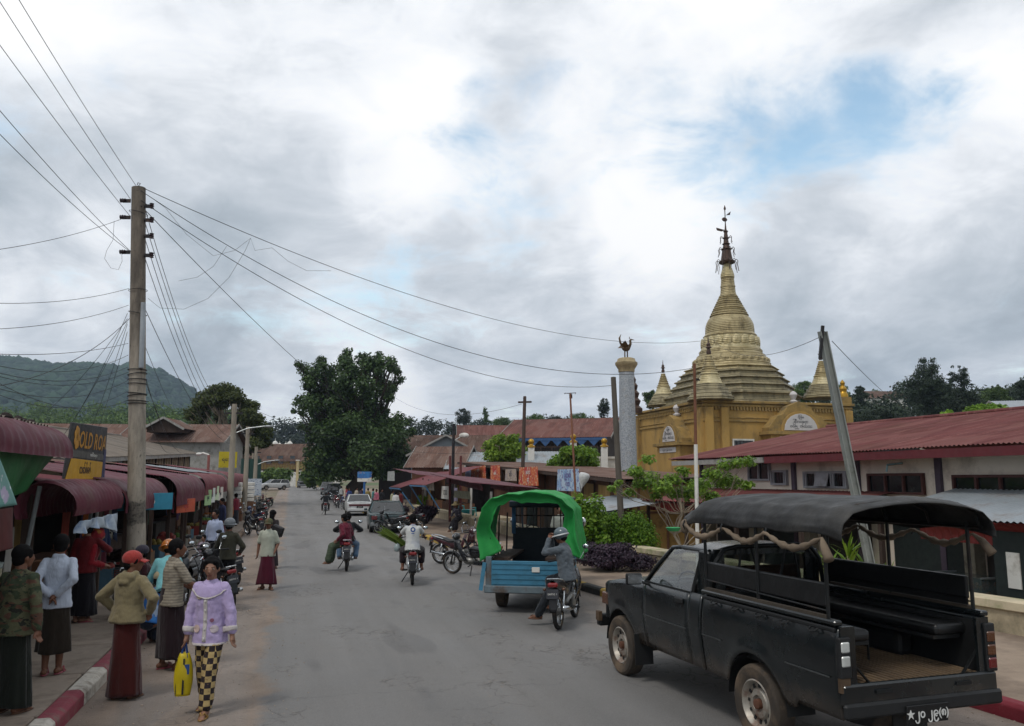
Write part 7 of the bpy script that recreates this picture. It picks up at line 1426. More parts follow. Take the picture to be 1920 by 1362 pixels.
p = spot(657, 968); car('sedan', 'white sedan with red tail band parked in front of the dark green sedan', (p.x + .1, p.y + 2.0, .0), R(14), paint('white_car_paint', '#b5b6b6'), 'sedan', 4.4, 1.68, 1.38, bumper=paint('white_car_paint', '#b5b6b6'), tail_band=mat('dark_red_band', '#4a1a22', .3))
p = Vector((at(512, 915, 112).x, 112, 0)); p.z = hgt(p.x, p.y) + .01; car('station_wagon', 'white station wagon turning across the far left of the road', p, R(128), paint('white_car_paint', '#b5b6b6'), 'wagon', 4.2, 1.66, 1.42)
p = Vector((at(569.5, 912, 122).x, 122, 0)); p.z = hgt(p.x, p.y) + .01; car('jeep', 'black jeep with white roof driving towards the camera far up the road', p, R(188), paint('black_car_paint', '#15171a'), 'jeep', 3.9, 1.65, 1.8)
p = Vector((at(614, 912, 100).x, 100, 0)); p.z = hgt(p.x, p.y); car('parked_car', 'grey car parked far up the road at the left edge of the tree shade', p, R(14), paint('grey_car_paint', '#55585c'), 'sedan', 4.2, 1.66, 1.5)
p = Vector((at(626, 915, 88).x, 88, 0)); p.z = hgt(p.x, p.y); car('parked_pickup', 'dark pickup parked in the tree shade behind the far motorbikes', p, R(13), paint('black_car_paint', '#15171a'), 'jeep', 4.2, 1.66, 1.75)

# ------------------------------------------------------------------ motorbikes
m_alloy = mat('engine_alloy', '#7d7c78', .45, metal=.6, var=.2, scale=8, dirt='#3a342e', dirt_amt=.4); m_bseat = mat('black_seat', '#131314', .5, var=.15); m_redlens = mat('red_lens', '#5a1416', .25); m_redlens2 = mat('bike_tail_lens', '#7a1a1c', .2, spec=.6)
def make_bike(bodym, name='motorbike', accent=None, lean=0.0):
    root = thing(name, 'motorbike', 'motorbike'); acc = accent or bodym
    def wheel(y):
        t = MB().lathe([(.225, -.03), (.25, -.038), (.275, -.03), (.285, 0), (.275, .03), (.25, .038), (.225, .03)], 32, (0, 0, 0), 'x', cap=False).build('wheel', m_rubber, root, smooth=True, loc=(0, y, .285))
        MB().lathe([(.228, -.026), (.205, -.022), (.215, 0), (.205, .022), (.228, .026)], 32, (0, 0, 0), 'x', cap=False).build('rim', m_chrome, t, smooth=True)
        sp = MB()
        for k in range(18):
            a = 2 * PI * k / 18; sp.tube([(.025 * (-1) ** k, .04 * math.cos(a + .5), .04 * math.sin(a + .5)), (0, .21 * math.cos(a), .21 * math.sin(a))], .0035, 4)
        stuff(sp.build('spokes', m_chrome, t)); MB().lathe([(.0, -.06), (.055, -.06), (.06, -.02), (.06, .02), (.055, .06), (0, .06)], 14, (0, 0, 0), 'x').build('hub', m_alloy, t, smooth=True); return t
    wheel(.62); wheel(-.60)
    for s in (-1, 1):
        MB().tube([(s * .075, .62, .285), (s * .075, .50, .66)], [.022, .018], 8).build('fork', m_black, root, smooth='all'); MB().tube([(s * .09, -.60, .29), (s * .095, -.50, .60)], [.026, .02], 8).build('shock', m_chrome, root, smooth='all')
        MB().bar((s * .07, -.60, .285), (s * .07, -.12, .34), .03, .04).build('swingarm', m_iron, root)
        MB().tube([(s * .02, .42, 1.0), (s * .16, .40, 1.03), (s * .30, .30, 1.02)], .013, 6).build('handlebar', m_black, root); MB().tube([(s * .24, .335, 1.022), (s * .355, .27, 1.015)], .02, 8).build('grip', m_black, root)
        MB().tube([(s * .2, .38, 1.03), (s * .27, .43, 1.15), (s * .30, .40, 1.22)], .007, 5).build('mirror_stem', m_chrome, root); mm = MB().ball((s * .32, .395, 1.25), (.065, .018, .045), 12, 8).build('mirror', m_black, root, smooth='all'); MB().ball((s * .32, .382, 1.25), (.055, .008, .036), 12, 6).build('mirror_glass', mat('mirror_face', '#c9d0d4', .05, metal=1.0), mm, smooth='all')
        MB().grid(lambda u, v: (s * (.10 + .13 * math.sin(PI * (.15 + .7 * u)) * (1 - .3 * v)), .36 - .20 * u - .10 * v, .90 - .52 * u), 10, 4).build('leg_shield', bodym, root, smooth='all', solid=.012)
        MB().tube([(s * .1, .0, .28), (s * .24, .0, .27)], .014, 6).build('foot_peg', m_black, root); MB().tube([(s * .1, -.30, .33), (s * .22, -.32, .33)], .012, 6).build('foot_peg', m_black, root)
        MB().ball((s * .16, -.78, .66), (.03, .03, .025), 8, 6).build('indicator', mat('amber_lens', '#8a4a1c', .25), root, smooth='all')
        MB().tube([(s * .10, -.45, .745), (s * .12, -.66, .80), (s * .09, -.83, .83), (0, -.86, .835)], .012, 6).build('grab_rail', m_chrome, root)
    MB().tube([(0, .48, .86), (0, .36, .62), (0, .12, .46), (0, -.25, .48), (0, -.55, .62)], .035, 8).build('frame', m_black, root, smooth='all'); MB().tube([(0, .50, .62), (0, .43, .98)], .028, 8).build('steering_head', m_black, root)
    MB().grid(lambda u, v: (lambda a, x: (x * .055, .62 + .325 * math.cos(a), .285 + .325 * math.sin(a) - .03 * x * x))(R(10 + 140 * u), 2 * v - 1), 14, 6).build('front_fender', acc, root, smooth='all', solid=.008)
    MB().ball((0, .44, .97), (.115, .10, .10), 14, 10).build('headlight_cowl', bodym, root, smooth='all'); MB().ball((0, .515, .965), (.08, .04, .065), 14, 8).build('headlight', m_chrome, root, smooth='all'); MB().ball((0, .43, .78), (.11, .08, .16), 12, 8).build('nose_panel', bodym, root, smooth='all')
    def body(u, v):
        y = .02 - .86 * u; a = 2 * PI * v; w = lerpl([(0, .06), (.25, .10), (.6, .115), (.85, .085), (1, .05)], u); h = lerpl([(0, .11), (.3, .13), (.7, .09), (1, .055)], u); zc = lerpl([(0, .56), (.3, .58), (.6, .66), (1, .755)], u); return (w * math.sin(a), y, zc + h * math.cos(a))
    MB().grid(body, 14, 16).build('tail_body', bodym, root, smooth='all')
    def seat(u, v):
        y = .06 - .80 * u; x = 2 * v - 1; w = lerpl([(0, .07), (.2, .11), (.5, .125), (.9, .10), (1, .05)], u); z = lerpl([(0, .70), (.1, .735), (.45, .72), (.55, .765), (.9, .80), (1, .79)], u); return (x * w, y, z - .055 * abs(x) ** 3)
    MB().grid(seat, 16, 8).build('seat', m_bseat, root, smooth='all', solid=.05)
    MB().box((0, -.845, .735), (.17, .07, .075)).build('tail_light', m_redlens2, root, bevel=.025, seg=2)
    MB().grid(lambda u, v: (lambda a, x: (x * .06, -.60 + .33 * math.cos(a), .285 + .33 * math.sin(a)))(R(75 + 100 * u), 2 * v - 1), 10, 4).build('rear_fender', m_black, root, smooth='all', solid=.008)
    pl = MB().box((0, -.90, .60), (.2, .012, .15), (R(-14), 0, 0)).build('number_plate', m_ink, root); lettering('plate_lettering', '၃၈/၇၄၂', .05, m_white, pl, frame3((0, -.912, .60), (1, 0, 0), (0, -.24, .97)), .9, .001)
    MB().box((0, -.895, .44), (.13, .02, .2), (R(-10), 0, 0)).build('mud_flap', m_black, root)
    MB().ball((0, .10, .36), (.11, .17, .10), 12, 8).build('engine', m_alloy, root, smooth='all'); MB().tube([(0, .16, .38), (0, .36, .42)], [.075, .065], 12).build('cylinder', m_alloy, root, smooth='all'); MB().lathe([(.0, .10), (.09, .10), (.1, .135), (.07, .15), (0, .15)], 16, (0, .02, .34), 'x').build('engine_cover', m_alloy, root, smooth=True)
    MB().tube([(.06, .32, .36), (.11, .18, .24), (.12, -.15, .25), (.13, -.3, .28)], .018, 8).build('exhaust_pipe', m_chrome, root, smooth='all'); MB().tube([(.13, -.28, .28), (.14, -.40, .30), (.15, -.82, .37)], [.03, .045, .042], 10).build('muffler', m_chrome, root, smooth='all')
    MB().bar((-.08, -.02, .26), (-.24, -.04, .01), .022).build('kick_stand', m_black, root); MB().box((-.09, -.34, .33), (.02, .52, .09)).build('chain_guard', m_black, root, bevel=.01)
    return root
bp = {k: mat('bike_' + k, c, .3, var=.08, scale=3, spec=.5, coat=.4) for k, c in (('black', '#15161a'), ('red', '#5b171d'), ('blue', '#1d2b52'), ('maroon', '#3d1a20'), ('grey', '#3c4044'))}
protos = {k: None for k in bp}
BIKE_LEAN = R(-7)
def bike(label, loc, heading, col='black', lean=BIKE_LEAN, group=None, z=None):
    if protos[col] is None: r = make_bike(bp[col]); protos[col] = r
    else: r = copy_tree(protos[col])
    tag(r, label, 'motorbike', group)
    if 'group' in r.keys() and not group: del r['group']
    r.location = (loc[0], loc[1], (hgt(loc[0], loc[1]) + .006) if z is None else z); r.rotation_euler = (0, lean, heading); return r
gb = lambda px, py: gnd(px, py)
# ridden bikes
BR1 = bike('motorbike ridden by the person in the black jacket far ahead', gb(606, 966) + Vector((0, .6, 0)), R(13), 'red', 0)
BR2 = bike('motorbike carrying the side-saddle woman in maroon', gb(642, 1072) + Vector((0, .6, 0)), R(10), 'maroon', 0)
BR3 = bike('motorbike ridden by the man in the white T-shirt', gb(766, 1098) + Vector((0, .6, 0)), R(8), 'red', 0)
BR4 = bike('motorbike under the helmeted man beside the green tarpaulin truck', gb(1056, 1186) + Vector((.12, .78, 0)), R(-17), 'black', R(-3))
# parked, right side
bike('black motorbike parked against the left side of the green tarpaulin truck', gb(868, 1082) + Vector((.25, .35, 0)), R(62), 'black', R(-8))
bike('second motorbike behind the one beside the green tarpaulin truck', gb(858, 1066) + Vector((.0, .9, 0)), R(248), 'maroon', R(6))
bike('black motorbike parked just right of the dark green sedan', gb(727, 1003) + Vector((.1, .4, 0)), R(70), 'black', R(-8))
bike('motorbike parked behind the rider in the white T-shirt', gb(752, 996) + Vector((.4, .2, 0)), R(60), 'grey', R(-8))
bike('motorbike parked by the stalls right of the blue advertising sign', W(60, 6.2), R(60), 'grey', R(-8))
bike('red motorbike parked in the tree shade left of the blue sign', W(70, 3.9), R(20), 'red', R(-8))
bike('dark motorbike parked in the tree shade beside the white sedan', W(66, 4.2), R(15), 'blue', R(-8))
bike('motorbike behind the row in the tree shade', W(75, 4.0), R(18), 'black', R(-8))
# parked, left side: near group then far row
bike('black motorbike parked nearest behind the lilac woman', gb(428, 1142) + Vector((-.28, .35, 0)), R(38), 'black', R(-8))
bike('red-tailed motorbike parked behind the nearest one on the left', gb(436, 1100) + Vector((-.35, .6, 0)), R(40), 'red', R(-8))
bike('motorbike facing the camera between the pole and the olive-sweater man', gb(385, 1110) + Vector((-.1, .4, 0)), R(205), 'black', R(8))
bike('motorbike facing the camera just right of the beige polo man', gb(372, 1128) + Vector((-.15, .1, 0)), R(188), 'grey', R(8))
for k, (px, py, c) in enumerate(((476, 1006, 'black'), (479, 990, 'blue'), (484, 976, 'black'), (488, 966, 'grey'), (494, 957, 'black'), (500, 950, 'red'))):
    bike(['first', 'second', 'third', 'fourth', 'fifth', 'last'][k] + ' motorbike from the camera in the far row along the left kerb', gb(px, py) + Vector((-.1, .3, 0)), R(42 + 6 * (k % 3)), c, R(-8), 'motorbikes along the left kerb')
bike('motorbike standing in the dark shop front behind the turquoise-jacketed man', W(20.5, -3.9, .15), R(70), 'black', R(-8), z=.15)
# bicycle behind the man in the red cap
def bicycle():
    p = gnd(292, 1190, 0); root = thing('bicycle', 'bicycle standing behind the man in the red cap', 'bicycle', (p.x - .35, p.y + .5, .006), R(68)); root.rotation_euler = (0, R(-6), R(62)); mfr = mat('bicycle_green', '#2f3d34', .4, metal=.3)
    for y in (-.52, .52):
        w = MB().lathe([(.325, -.016), (.345, 0), (.325, .016), (.318, 0), (.325, -.016)], 36, (0, 0, 0), 'x', cap=False).build('wheel', m_rubber, root, smooth=True, loc=(0, y, .345)); sp = MB()
        for k in range(24): a = 2 * PI * k / 24; sp.tube([(0, .02 * math.cos(a + 1), .02 * math.sin(a + 1)), (0, .318 * math.cos(a), .318 * math.sin(a))], .0025, 4)
        stuff(sp.build('spokes', m_chrome, w)); MB().lathe([(.316, -.012), (.305, 0), (.316, .012)], 36, (0, 0, 0), 'x', cap=False).build('rim', m_chrome, w, smooth=True)
    fr = MB()
    for a, b in (((0, .40, .85), (0, -.12, .80)), ((0, .42, .80), (0, -.05, .32)), ((0, -.14, .86), (0, -.05, .32)), ((0, -.52, .345), (0, -.05, .32)), ((0, -.52, .345), (0, -.13, .78)), ((0, .39, .95), (0, .52, .345))): fr.tube([a, b], .016, 6)
    fr.build('frame', mfr, root); MB().tube([(-.27, .30, .98), (-.2, .38, 1.0), (0, .39, .97), (.2, .38, 1.0), (.27, .30, .98)], .012, 6).build('handlebar', m_chrome, root); MB().ball((0, -.17, .90), (.09, .14, .04), 10, 6).build('saddle', m_black, root, smooth='all'); MB().box((0, -.52, .74), (.16, .38, .015)).build('carrier', m_iron, root)
    for x in (-.06, .06): MB().bar((x, -.52, .345), (x, -.55, .74), .012).build('carrier_stay', m_iron, root)
    MB().lathe([(.0, -.01), (.09, -.01), (.09, .01), (0, .01)], 18, (.04, -.05, .32), 'x').build('chain_wheel', m_chrome, root)
    bk = MB();
    for k in range(10): z = .95 - .03 * k; bk.tube([(.17 * math.cos(a), .62 + .13 * math.sin(a), z) for a in [2 * PI * j / 14 for j in range(15)]], .005, 4)
    bk.build('basket', m_iron, root)
bicycle()
# ================================================================== people
def cloth(name, c, var=.14, rough=.9, bump=.5, bscale=9, dirt=None):
    key = 'cloth_' + name
    if key in _M: return _M[key]
    n = NT(key); c = h2(c); f = n.noise(6, 5, .6); cr = n.noise(11, 4, .55, stretch=(1, 1, .32), dist=.8); cr2 = n.noise(24, 3, .5, stretch=(1, 1, .6), dist=.5); wv = n.noise(240, 2, .5)
    col = n.mix(n.rng(f, .3, .7), tuple(v * (1 - var) for v in c), tuple(min(1, v * (1 + var)) for v in c)); n.col(col); n.set(Roughness=rough); n.b.inputs['Specular IOR Level'].default_value = .15; n.b.inputs['Sheen Weight'].default_value = .15
    b = n.bump(wv, .15, .002); b = n.bump(cr2, .35, .012, b); b = n.bump(cr, .7, .03, b); n.L(b, n.b.inputs['Normal']); _M[key] = n.m; return n.m
m_skin = mat('skin_tan', '#7f5d4b', .55, var=.08, scale=9, spec=.35); m_skin2 = mat('skin_brown', '#6a4634', .55, var=.08, scale=9, spec=.35)
m_hair = mat('black_hair', '#0b090a', .8, var=.3, scale=20, bump=.3, bscale=60, stretch=(1, 1, .2), spec=.12)
m_lip = mat('lips', '#6a3530', .5); m_eye = mat('eye_dark', '#120d0b', .25); m_eyew = mat('eye_white', '#b5aca2', .4)
_pending = []
_tex = bpy.data.textures.new('fold_noise', 'CLOUDS'); _tex.noise_scale = .07; _tex.noise_depth = 2
_tex2 = bpy.data.textures.new('fold_noise_long', 'CLOUDS'); _tex2.noise_scale = .16; _tex2.noise_depth = 1
def soft(mb, name, m, parent, vox, smooth=3, fold=0.0):
    o = mb.build(name, m, parent, recalc=True); q = o.modifiers.new('fuse', 'REMESH'); q.mode = 'VOXEL'; q.voxel_size = vox; q.use_smooth_shade = True
    if smooth: q = o.modifiers.new('soft', 'SMOOTH'); q.factor = .5; q.iterations = smooth
    if fold: q = o.modifiers.new('folds', 'DISPLACE'); q.texture = _tex; q.strength = fold; q.mid_level = .5; q.texture_coords = 'LOCAL'
    _pending.append(o); return o
def ik(a, t, l1, l2, hint):
    a, t, hint = Vector(a), Vector(t), Vector(hint); d = t - a; L = min(d.length, (l1 + l2) * .995); d.normalize(); t = a + d * L; x = (l1 * l1 - l2 * l2 + L * L) / (2 * L); h = math.sqrt(max(0, l1 * l1 - x * x)); n = hint - d * hint.dot(d)
    n = n.normalized() if n.length > 1e-4 else Vector((0, -1, 0)); return a + d * x + n * h, t
def person(label, loc, rz, h=1.62, wear=None, pose=None, vox=.014, skin=None, hair='short', hat=None, face=False, name='person', group=None, parts=True, fingers=True, hatm=None):
    wear = wear or {}; ps = dict(pelvis=(0, 0, .93), lean=2, side=0, twist=0, hands=((-.27, .05, .78), (.27, .05, .78)), feet=((-.10, 0, .0), (.10, .02, .0)), yaw=0, pitch=0, elbow=((-.5, -1, -.2), (.5, -1, -.2)), knee=((0, 1, .1), (0, 1, .1)), toe=((-.15, 1), (.15, 1)))
    ps.update(pose or {}); root = thing(name, label, 'person', loc, rz, group); k = h / 1.70; S = skin or m_skin; V = Vector
    Pv = V(ps['pelvis']); ln = R(ps['lean']); sd = R(ps['side']); d = V((math.sin(sd), math.sin(ln) * math.cos(sd), math.cos(ln) * math.cos(sd))); fw = V((0, math.cos(ln), -math.sin(ln))); tw = R(ps['twist']); rx = V((math.cos(tw), math.sin(tw), 0))
    waist, chest, neck = Pv + d * .15, Pv + d * .36, Pv + d * .52; sh = [chest + d * .075 - rx * .148, chest + d * .075 + rx * .148]
    yw, pt = R(ps['yaw']), R(ps['pitch']); hd = (d * .55 + V((0, 0, .55))).normalized(); hc = neck + hd * .128 + V((0, .02, 0)); HM = Matrix.Rotation(-yw, 3, 'Z') @ Matrix.Rotation(-pt, 3, 'X')
    el, hn = [], []
    for i in (0, 1): e, t = ik(sh[i], ps['hands'][i], .285, .25, ps['elbow'][i]); el.append(e); hn.append(t)
    hp = [Pv + V((-.078, 0, -.04)), Pv + V((.078, 0, -.04))]; kn, an = [], []
    for i in (0, 1): kk, a = ik(hp[i], V(ps['feet'][i]) + V((0, 0, .085)), .408, .403, ps['knee'][i]); kn.append(kk); an.append(a)
    H = lambda p: hc + HM @ (V(p) * 1.07)
    b = MB(); b.ball(Pv, (.125, .09, .12)); b.cone(Pv + d * .03, .095, waist, .09); b.cone(waist, .105, chest, .118); b.cone(chest - rx * .05, .092, chest + rx * .05, .092); b.cone(sh[0] + rx * .03, .042, sh[1] - rx * .03, .042); b.cone(neck - d * .08, .062, neck + hd * .07, .052)
    b.ball(H((0, -.005, .015)), (.079, .099, .105), 16, 12, HM); b.cone(H((0, .03, -.05)), .05, H((0, .052, -.072)), .033); b.cone(H((0, .075, .0)), .035, H((0, .062, -.05)), .036)
    if face: b.cone(H((0, .088, .012)), .009, H((0, .104, -.018)), .014); b.cone(H((-.012, .096, -.022)), .009, H((.012, .096, -.022)), .009); b.cone(H((-.03, .078, .03)), .012, H((.03, .078, .03)), .012); b.cone(H((-.014, .088, -.05)), .009, H((.014, .088, -.05)), .009)
    else: b.cone(H((0, .088, .012)), .011, H((0, .104, -.018)), .016)
    for s in (-1, 1): b.ball(H((s * .076, -.008, -.005)), (.012, .022, .03), 8, 6, HM)
    for i in (0, 1):
        s = -1 if i == 0 else 1; b.cone(sh[i], .044, el[i], .039); b.cone(el[i], .042, hn[i], .028); fd = (hn[i] - el[i]).normalized(); nx = fd.cross(V((0, 1, 0)));
        if nx.length < .2: nx = fd.cross(V((1, 0, 0)))
        nx.normalize(); ny = nx.cross(fd); palm = hn[i] + fd * .05; b.cone(hn[i] + fd * .01, .028, palm - ny * .018, .024); b.cone(hn[i] + fd * .01, .026, palm + ny * .022, .022)
        if fingers:
            for j, (o_, L_) in enumerate(((-.033, .058), (-.012, .072), (.011, .068), (.032, .054))):
                c0 = palm + ny * o_ + fd * .02; c1 = c0 + fd * L_ * .5 + nx * s * .008; c2 = c1 + (fd * .8 + nx * s * .6).normalized() * L_ * .5; b.cone(c0, .0105, c1, .0095, 8); b.cone(c1, .0095, c2, .008, 8)
            c0 = hn[i] + fd * .03 - ny * .03; c1 = c0 + (fd * .7 - ny * .7).normalized() * .035; b.cone(c0, .012, c1, .011, 8); b.cone(c1, .011, c1 + (fd * .9 - ny * .2).normalized() * .03, .009, 8)
        else: b.cone(palm, .03, palm + fd * .06, .02)
        b.cone(hp[i], .066, kn[i], .054); b.cone(kn[i], .056, kn[i].lerp(an[i], .35) + V((0, -.012, 0)), .058); b.cone(kn[i].lerp(an[i], .35) + V((0, -.012, 0)), .056, an[i], .036)
        tx, ty = ps['toe'][i]; td = V((tx, ty, 0)).normalized(); hb = V((an[i].x, an[i].y, ps['feet'][i][2])); b.cone(hb - td * .04 + V((0, 0, .045)), .038, hb + td * .05 + V((0, 0, .045)), .036); b.cone(hb + td * .05 + V((0, 0, .04)), .035, hb + td * .13 + V((0, 0, .028)), .026)
        if fingers:
            px_ = td.cross(V((0, 0, 1)));
            for j in range(5): b.cone(hb + td * .13 + px_ * (-.024 + .012 * j) + V((0, 0, .022)), .011, hb + td * (.17 - .008 * abs(j - 1)) + px_ * (-.028 + .014 * j) + V((0, 0, .016)), .009, 6)
    def sc(mb): mb.v = [(x * k, y * k, z * k) for x, y, z in mb.v]; return mb
    soft(sc(b), 'body', S, root, vox * .62 if fingers and vox < .013 else vox, 2)
    if hair:
        g = MB(); g.ball(H((0, -.020, .042)), (.094, .104, .101), 16, 12, HM); g.ball(H((0, -.045, -.015)), (.079, .066, .075), 14, 10, HM)
        for s in (-1, 1): g.ball(H((s * .068, .022, .04)), (.020, .040, .052), 8, 6, HM)
        if hair == 'bun': g.ball(H((0, -.125, -.01)), .042); g.cone(H((-.05, .05, .075)), .026, H((.05, .05, .075)), .026)
        if hair == 'tied': g.cone(H((-.045, .046, .080)), .026, H((.045, .046, .080)), .026); g.ball(H((0, -.11, -.04)), (.045, .04, .05)); g.cone(H((0, -.12, -.05)), .03, H((0, -.12, -.16)), .018)
        if hair == 'long': g.cone(H((0, -.06, 0)), .075, H((0, -.10, -.22)), .06); g.cone(H((0, -.10, -.22)), .06, H((0, -.09, -.38)), .03)
        if hair == 'short': g.cone(H((-.035, .040, .088)), .02, H((.035, .040, .088)), .02)
        ho = soft(sc(g), 'hair', m_hair, root, max(.009, vox * .8), 2)
        if hair == 'balding': pass
    if face:
        for s in (-1, 1): e = MB(); e.ball(H((s * .031, .083, .012)), (.0155, .007, .0065), 10, 6, HM); eo = sc(e).build('eye', m_eyew, root, smooth='all'); e = MB(); e.ball(H((s * .031, .088, .012)), (.0075, .004, .0068), 8, 6, HM); sc(e).build('iris', m_eye, eo, smooth='all'); e = MB(); e.cone(H((s * .018, .090, .032)), .003, H((s * .046, .079, .0345)), .0022, 6); sc(e).build('eyebrow', m_hair, root)
        e = MB(); e.cone(H((-.020, .0885, -.050)), .005, H((0, .0955, -.047)), .0062, 6); e.cone(H((.020, .0885, -.050)), .005, H((0, .0955, -.047)), .0062, 6); e.cone(H((-.014, .0885, -.058)), .006, H((.014, .0885, -.058)), .006, 6); sc(e).build('lips', m_lip, root, smooth='all')
    top = wear.get('top')
    if top:
        m, slv, hem, puff = top; t = MB(); a = .008 + puff * .55
        fwd = d.cross(rx).normalized() * -1; fwd = fwd if fwd.y > 0 else -fwd; sts = []
        for (q, wx, wy) in ((-hem, .172 + a * 1.25, .132 + a * 1.25), (-hem * .5, .168 + a * 1.2, .128 + a * 1.2), (.06, .152 + a, .116 + a), (.17, .146 + a, .112 + a), (.28, .152 + a, .116 + a), (.37, .158 + a * .9, .116 + a * .9), (.43, .152 + a * .7, .098 + a * .8), (.475, .115 + a * .5, .078 + a * .6), (.505, .072 + a * .3, .066 + a * .3), (.535, .054, .056)):
            sts.append((Pv + d * q, wx * (1 + wear.get('blouse', 0) * (1 if q == -hem * .5 or q == .06 else 0)), wy * (1 + wear.get('blouse', 0) * (1 if q == -hem * .5 or q == .06 else 0))))
        NS = 26; vv = [c + rx * wx * math.cos(2 * PI * j / NS) + fwd * wy * math.sin(2 * PI * j / NS) for (c, wx, wy) in sts for j in range(NS)]; m_ = len(sts)
        t.add(vv, [(i * NS + j, i * NS + (j + 1) % NS, (i + 1) * NS + (j + 1) % NS, (i + 1) * NS + j) for i in range(m_ - 1) for j in range(NS)] + [tuple(range(NS - 1, -1, -1)), tuple(range((m_ - 1) * NS, m_ * NS))])
        for i in (0, 1):
            if slv == 'long': t.cone(sh[i], .052 + a * .8, el[i], .044 + a * .75); t.cone(el[i], .044 + a * .75, el[i].lerp(hn[i], .94), .034 + a * .6)
            elif slv == 'three': t.cone(sh[i], .052 + a * .8, el[i], .046 + a * .75); t.cone(el[i], .046 + a * .75, el[i].lerp(hn[i], .74), .044 + a * .7)
            elif slv == 'short': t.cone(sh[i], .054 + a * .8, sh[i].lerp(el[i], .78), .054 + a * .8)
        if wear.get('belt'): pass
        if wear.get('hood'): t.cone(neck - V((.05, .09, .03)), .06, neck - V((-.05, .09, .03)), .06); t.cone(neck - V((.07, .02, -.0)), .045, neck - V((.03, .12, .08)), .05); t.cone(neck - V((-.07, .02, -.0)), .045, neck - V((-.03, .12, .08)), .05)
        if wear.get('collar'): t.cone(neck - V((.055, -.02, .05)), .026, neck - V((.05, .04, .0)), .026); t.cone(neck - V((-.055, -.02, .05)), .026, neck - V((-.05, .04, .0)), .026); t.cone(neck - V((.045, .05, .0)), .026, neck - V((-.045, .05, .0)), .026)
        soft(sc(t), 'top', m, root, vox, 2, wear.get('fold', .014))
    bt = wear.get('bottom')
    if bt and bt[0] == 'longyi':
        m, hemz = bt[1], bt[2]; g = MB(); N_ = 30; fx = (an[0].x + an[1].x) / 2; fy = (an[0].y + an[1].y) / 2; spread = abs(an[1].x - an[0].x) / 2 + abs(an[1].y - an[0].y) / 3; seed = (hash(label) % 97) * .37; seed = (sum(map(ord, label)) % 97) * .37
        def ring(u, v):
            aa = 2 * PI * v; z = (waist.z - .01) + (hemz - waist.z + .01) * u; c = Pv.lerp(V((fx, fy, hemz)), sm(0, 1, u)); rx_ = lerpl([(0, .118), (.15, .150), (.4, .162), (1, .118 + spread * .9)], u); ry_ = lerpl([(0, .095), (.15, .118), (.4, .132), (1, .132)], u) + .25 * abs(an[0].y - an[1].y)
            f = 1 + (.015 + .075 * u) * math.sin(aa * 4 + seed + u * 1.6) + .05 * u * math.sin(aa * 9 + seed * 2 + u) - .05 * math.exp(-((aa - 1.9 - .3 * u) / .12) ** 2) + .02 * mnoise.noise(V((math.cos(aa) * 2, math.sin(aa) * 2, u * 4 + seed)))
            return ((c.x + rx_ * math.cos(aa) * f) * k, (c.y + ry_ * math.sin(aa) * f) * k, (z + (.012 * math.sin(aa * 2 + seed) * u)) * k)
        g.grid(ring, 22, 48); g.build('longyi', m, root, smooth='all', solid=.006)
    elif bt and bt[0] == 'wrap':      # sarong on a seated figure
        m = bt[1]; g = MB(); mk, ma = (kn[0] + kn[1]) / 2, (an[0] + an[1]) / 2; g.cone(Pv, .15, mk + (hp[0] - hp[1]) * .35, .115); g.cone(Pv, .15, mk - (hp[0] - hp[1]) * .35, .115); q = mk.lerp(ma, bt[2]); g.cone(mk, .13, q, .14); g.cone(kn[0], .10, kn[0].lerp(an[0], bt[2]), .12); g.cone(kn[1], .10, kn[1].lerp(an[1], bt[2]), .12); soft(sc(g), 'longyi', m, root, vox, 3, .02)
    elif bt and bt[0] == 'trousers':
        m, cut = bt[1], bt[2]; g = MB(); w_ = bt[3] if len(bt) > 3 else .0; g.ball(Pv, (.148, .115, .125)); g.cone(Pv, .112, waist, .105)
        for i in (0, 1): g.cone(hp[i], .090 + w_, kn[i], .074 + w_); g.cone(kn[i], .076 + w_, kn[i].lerp(an[i], cut), .066 + w_)
        soft(sc(g), 'trousers', m, root, vox, 2, .018)
    for i in (0, 1):
        sm_ = wear.get('shoe')
        if sm_:
            tx, ty = ps['toe'][i]; td = V((tx, ty, 0)).normalized(); c = V((an[i].x, an[i].y, ps['feet'][i][2])) + td * .055; ang = math.atan2(-td.x, td.y); g = MB(); Mz = Matrix.Rotation(ang, 3, 'Z'); g.ball(c + V((0, 0, .008)), (.048, .14, .014), 14, 6, Mz); so = sc(g).build('sandal', sm_, root, smooth='all')
            g = MB(); g.tube([c + Mz @ V((-.045, .0, .01)), c + Mz @ V((-.02, .05, .07)), c + Mz @ V((.0, .085, .045)), c + Mz @ V((.02, .05, .07)), c + Mz @ V((.045, .0, .01))], .009, 6); sc(g).build('strap', sm_, so)
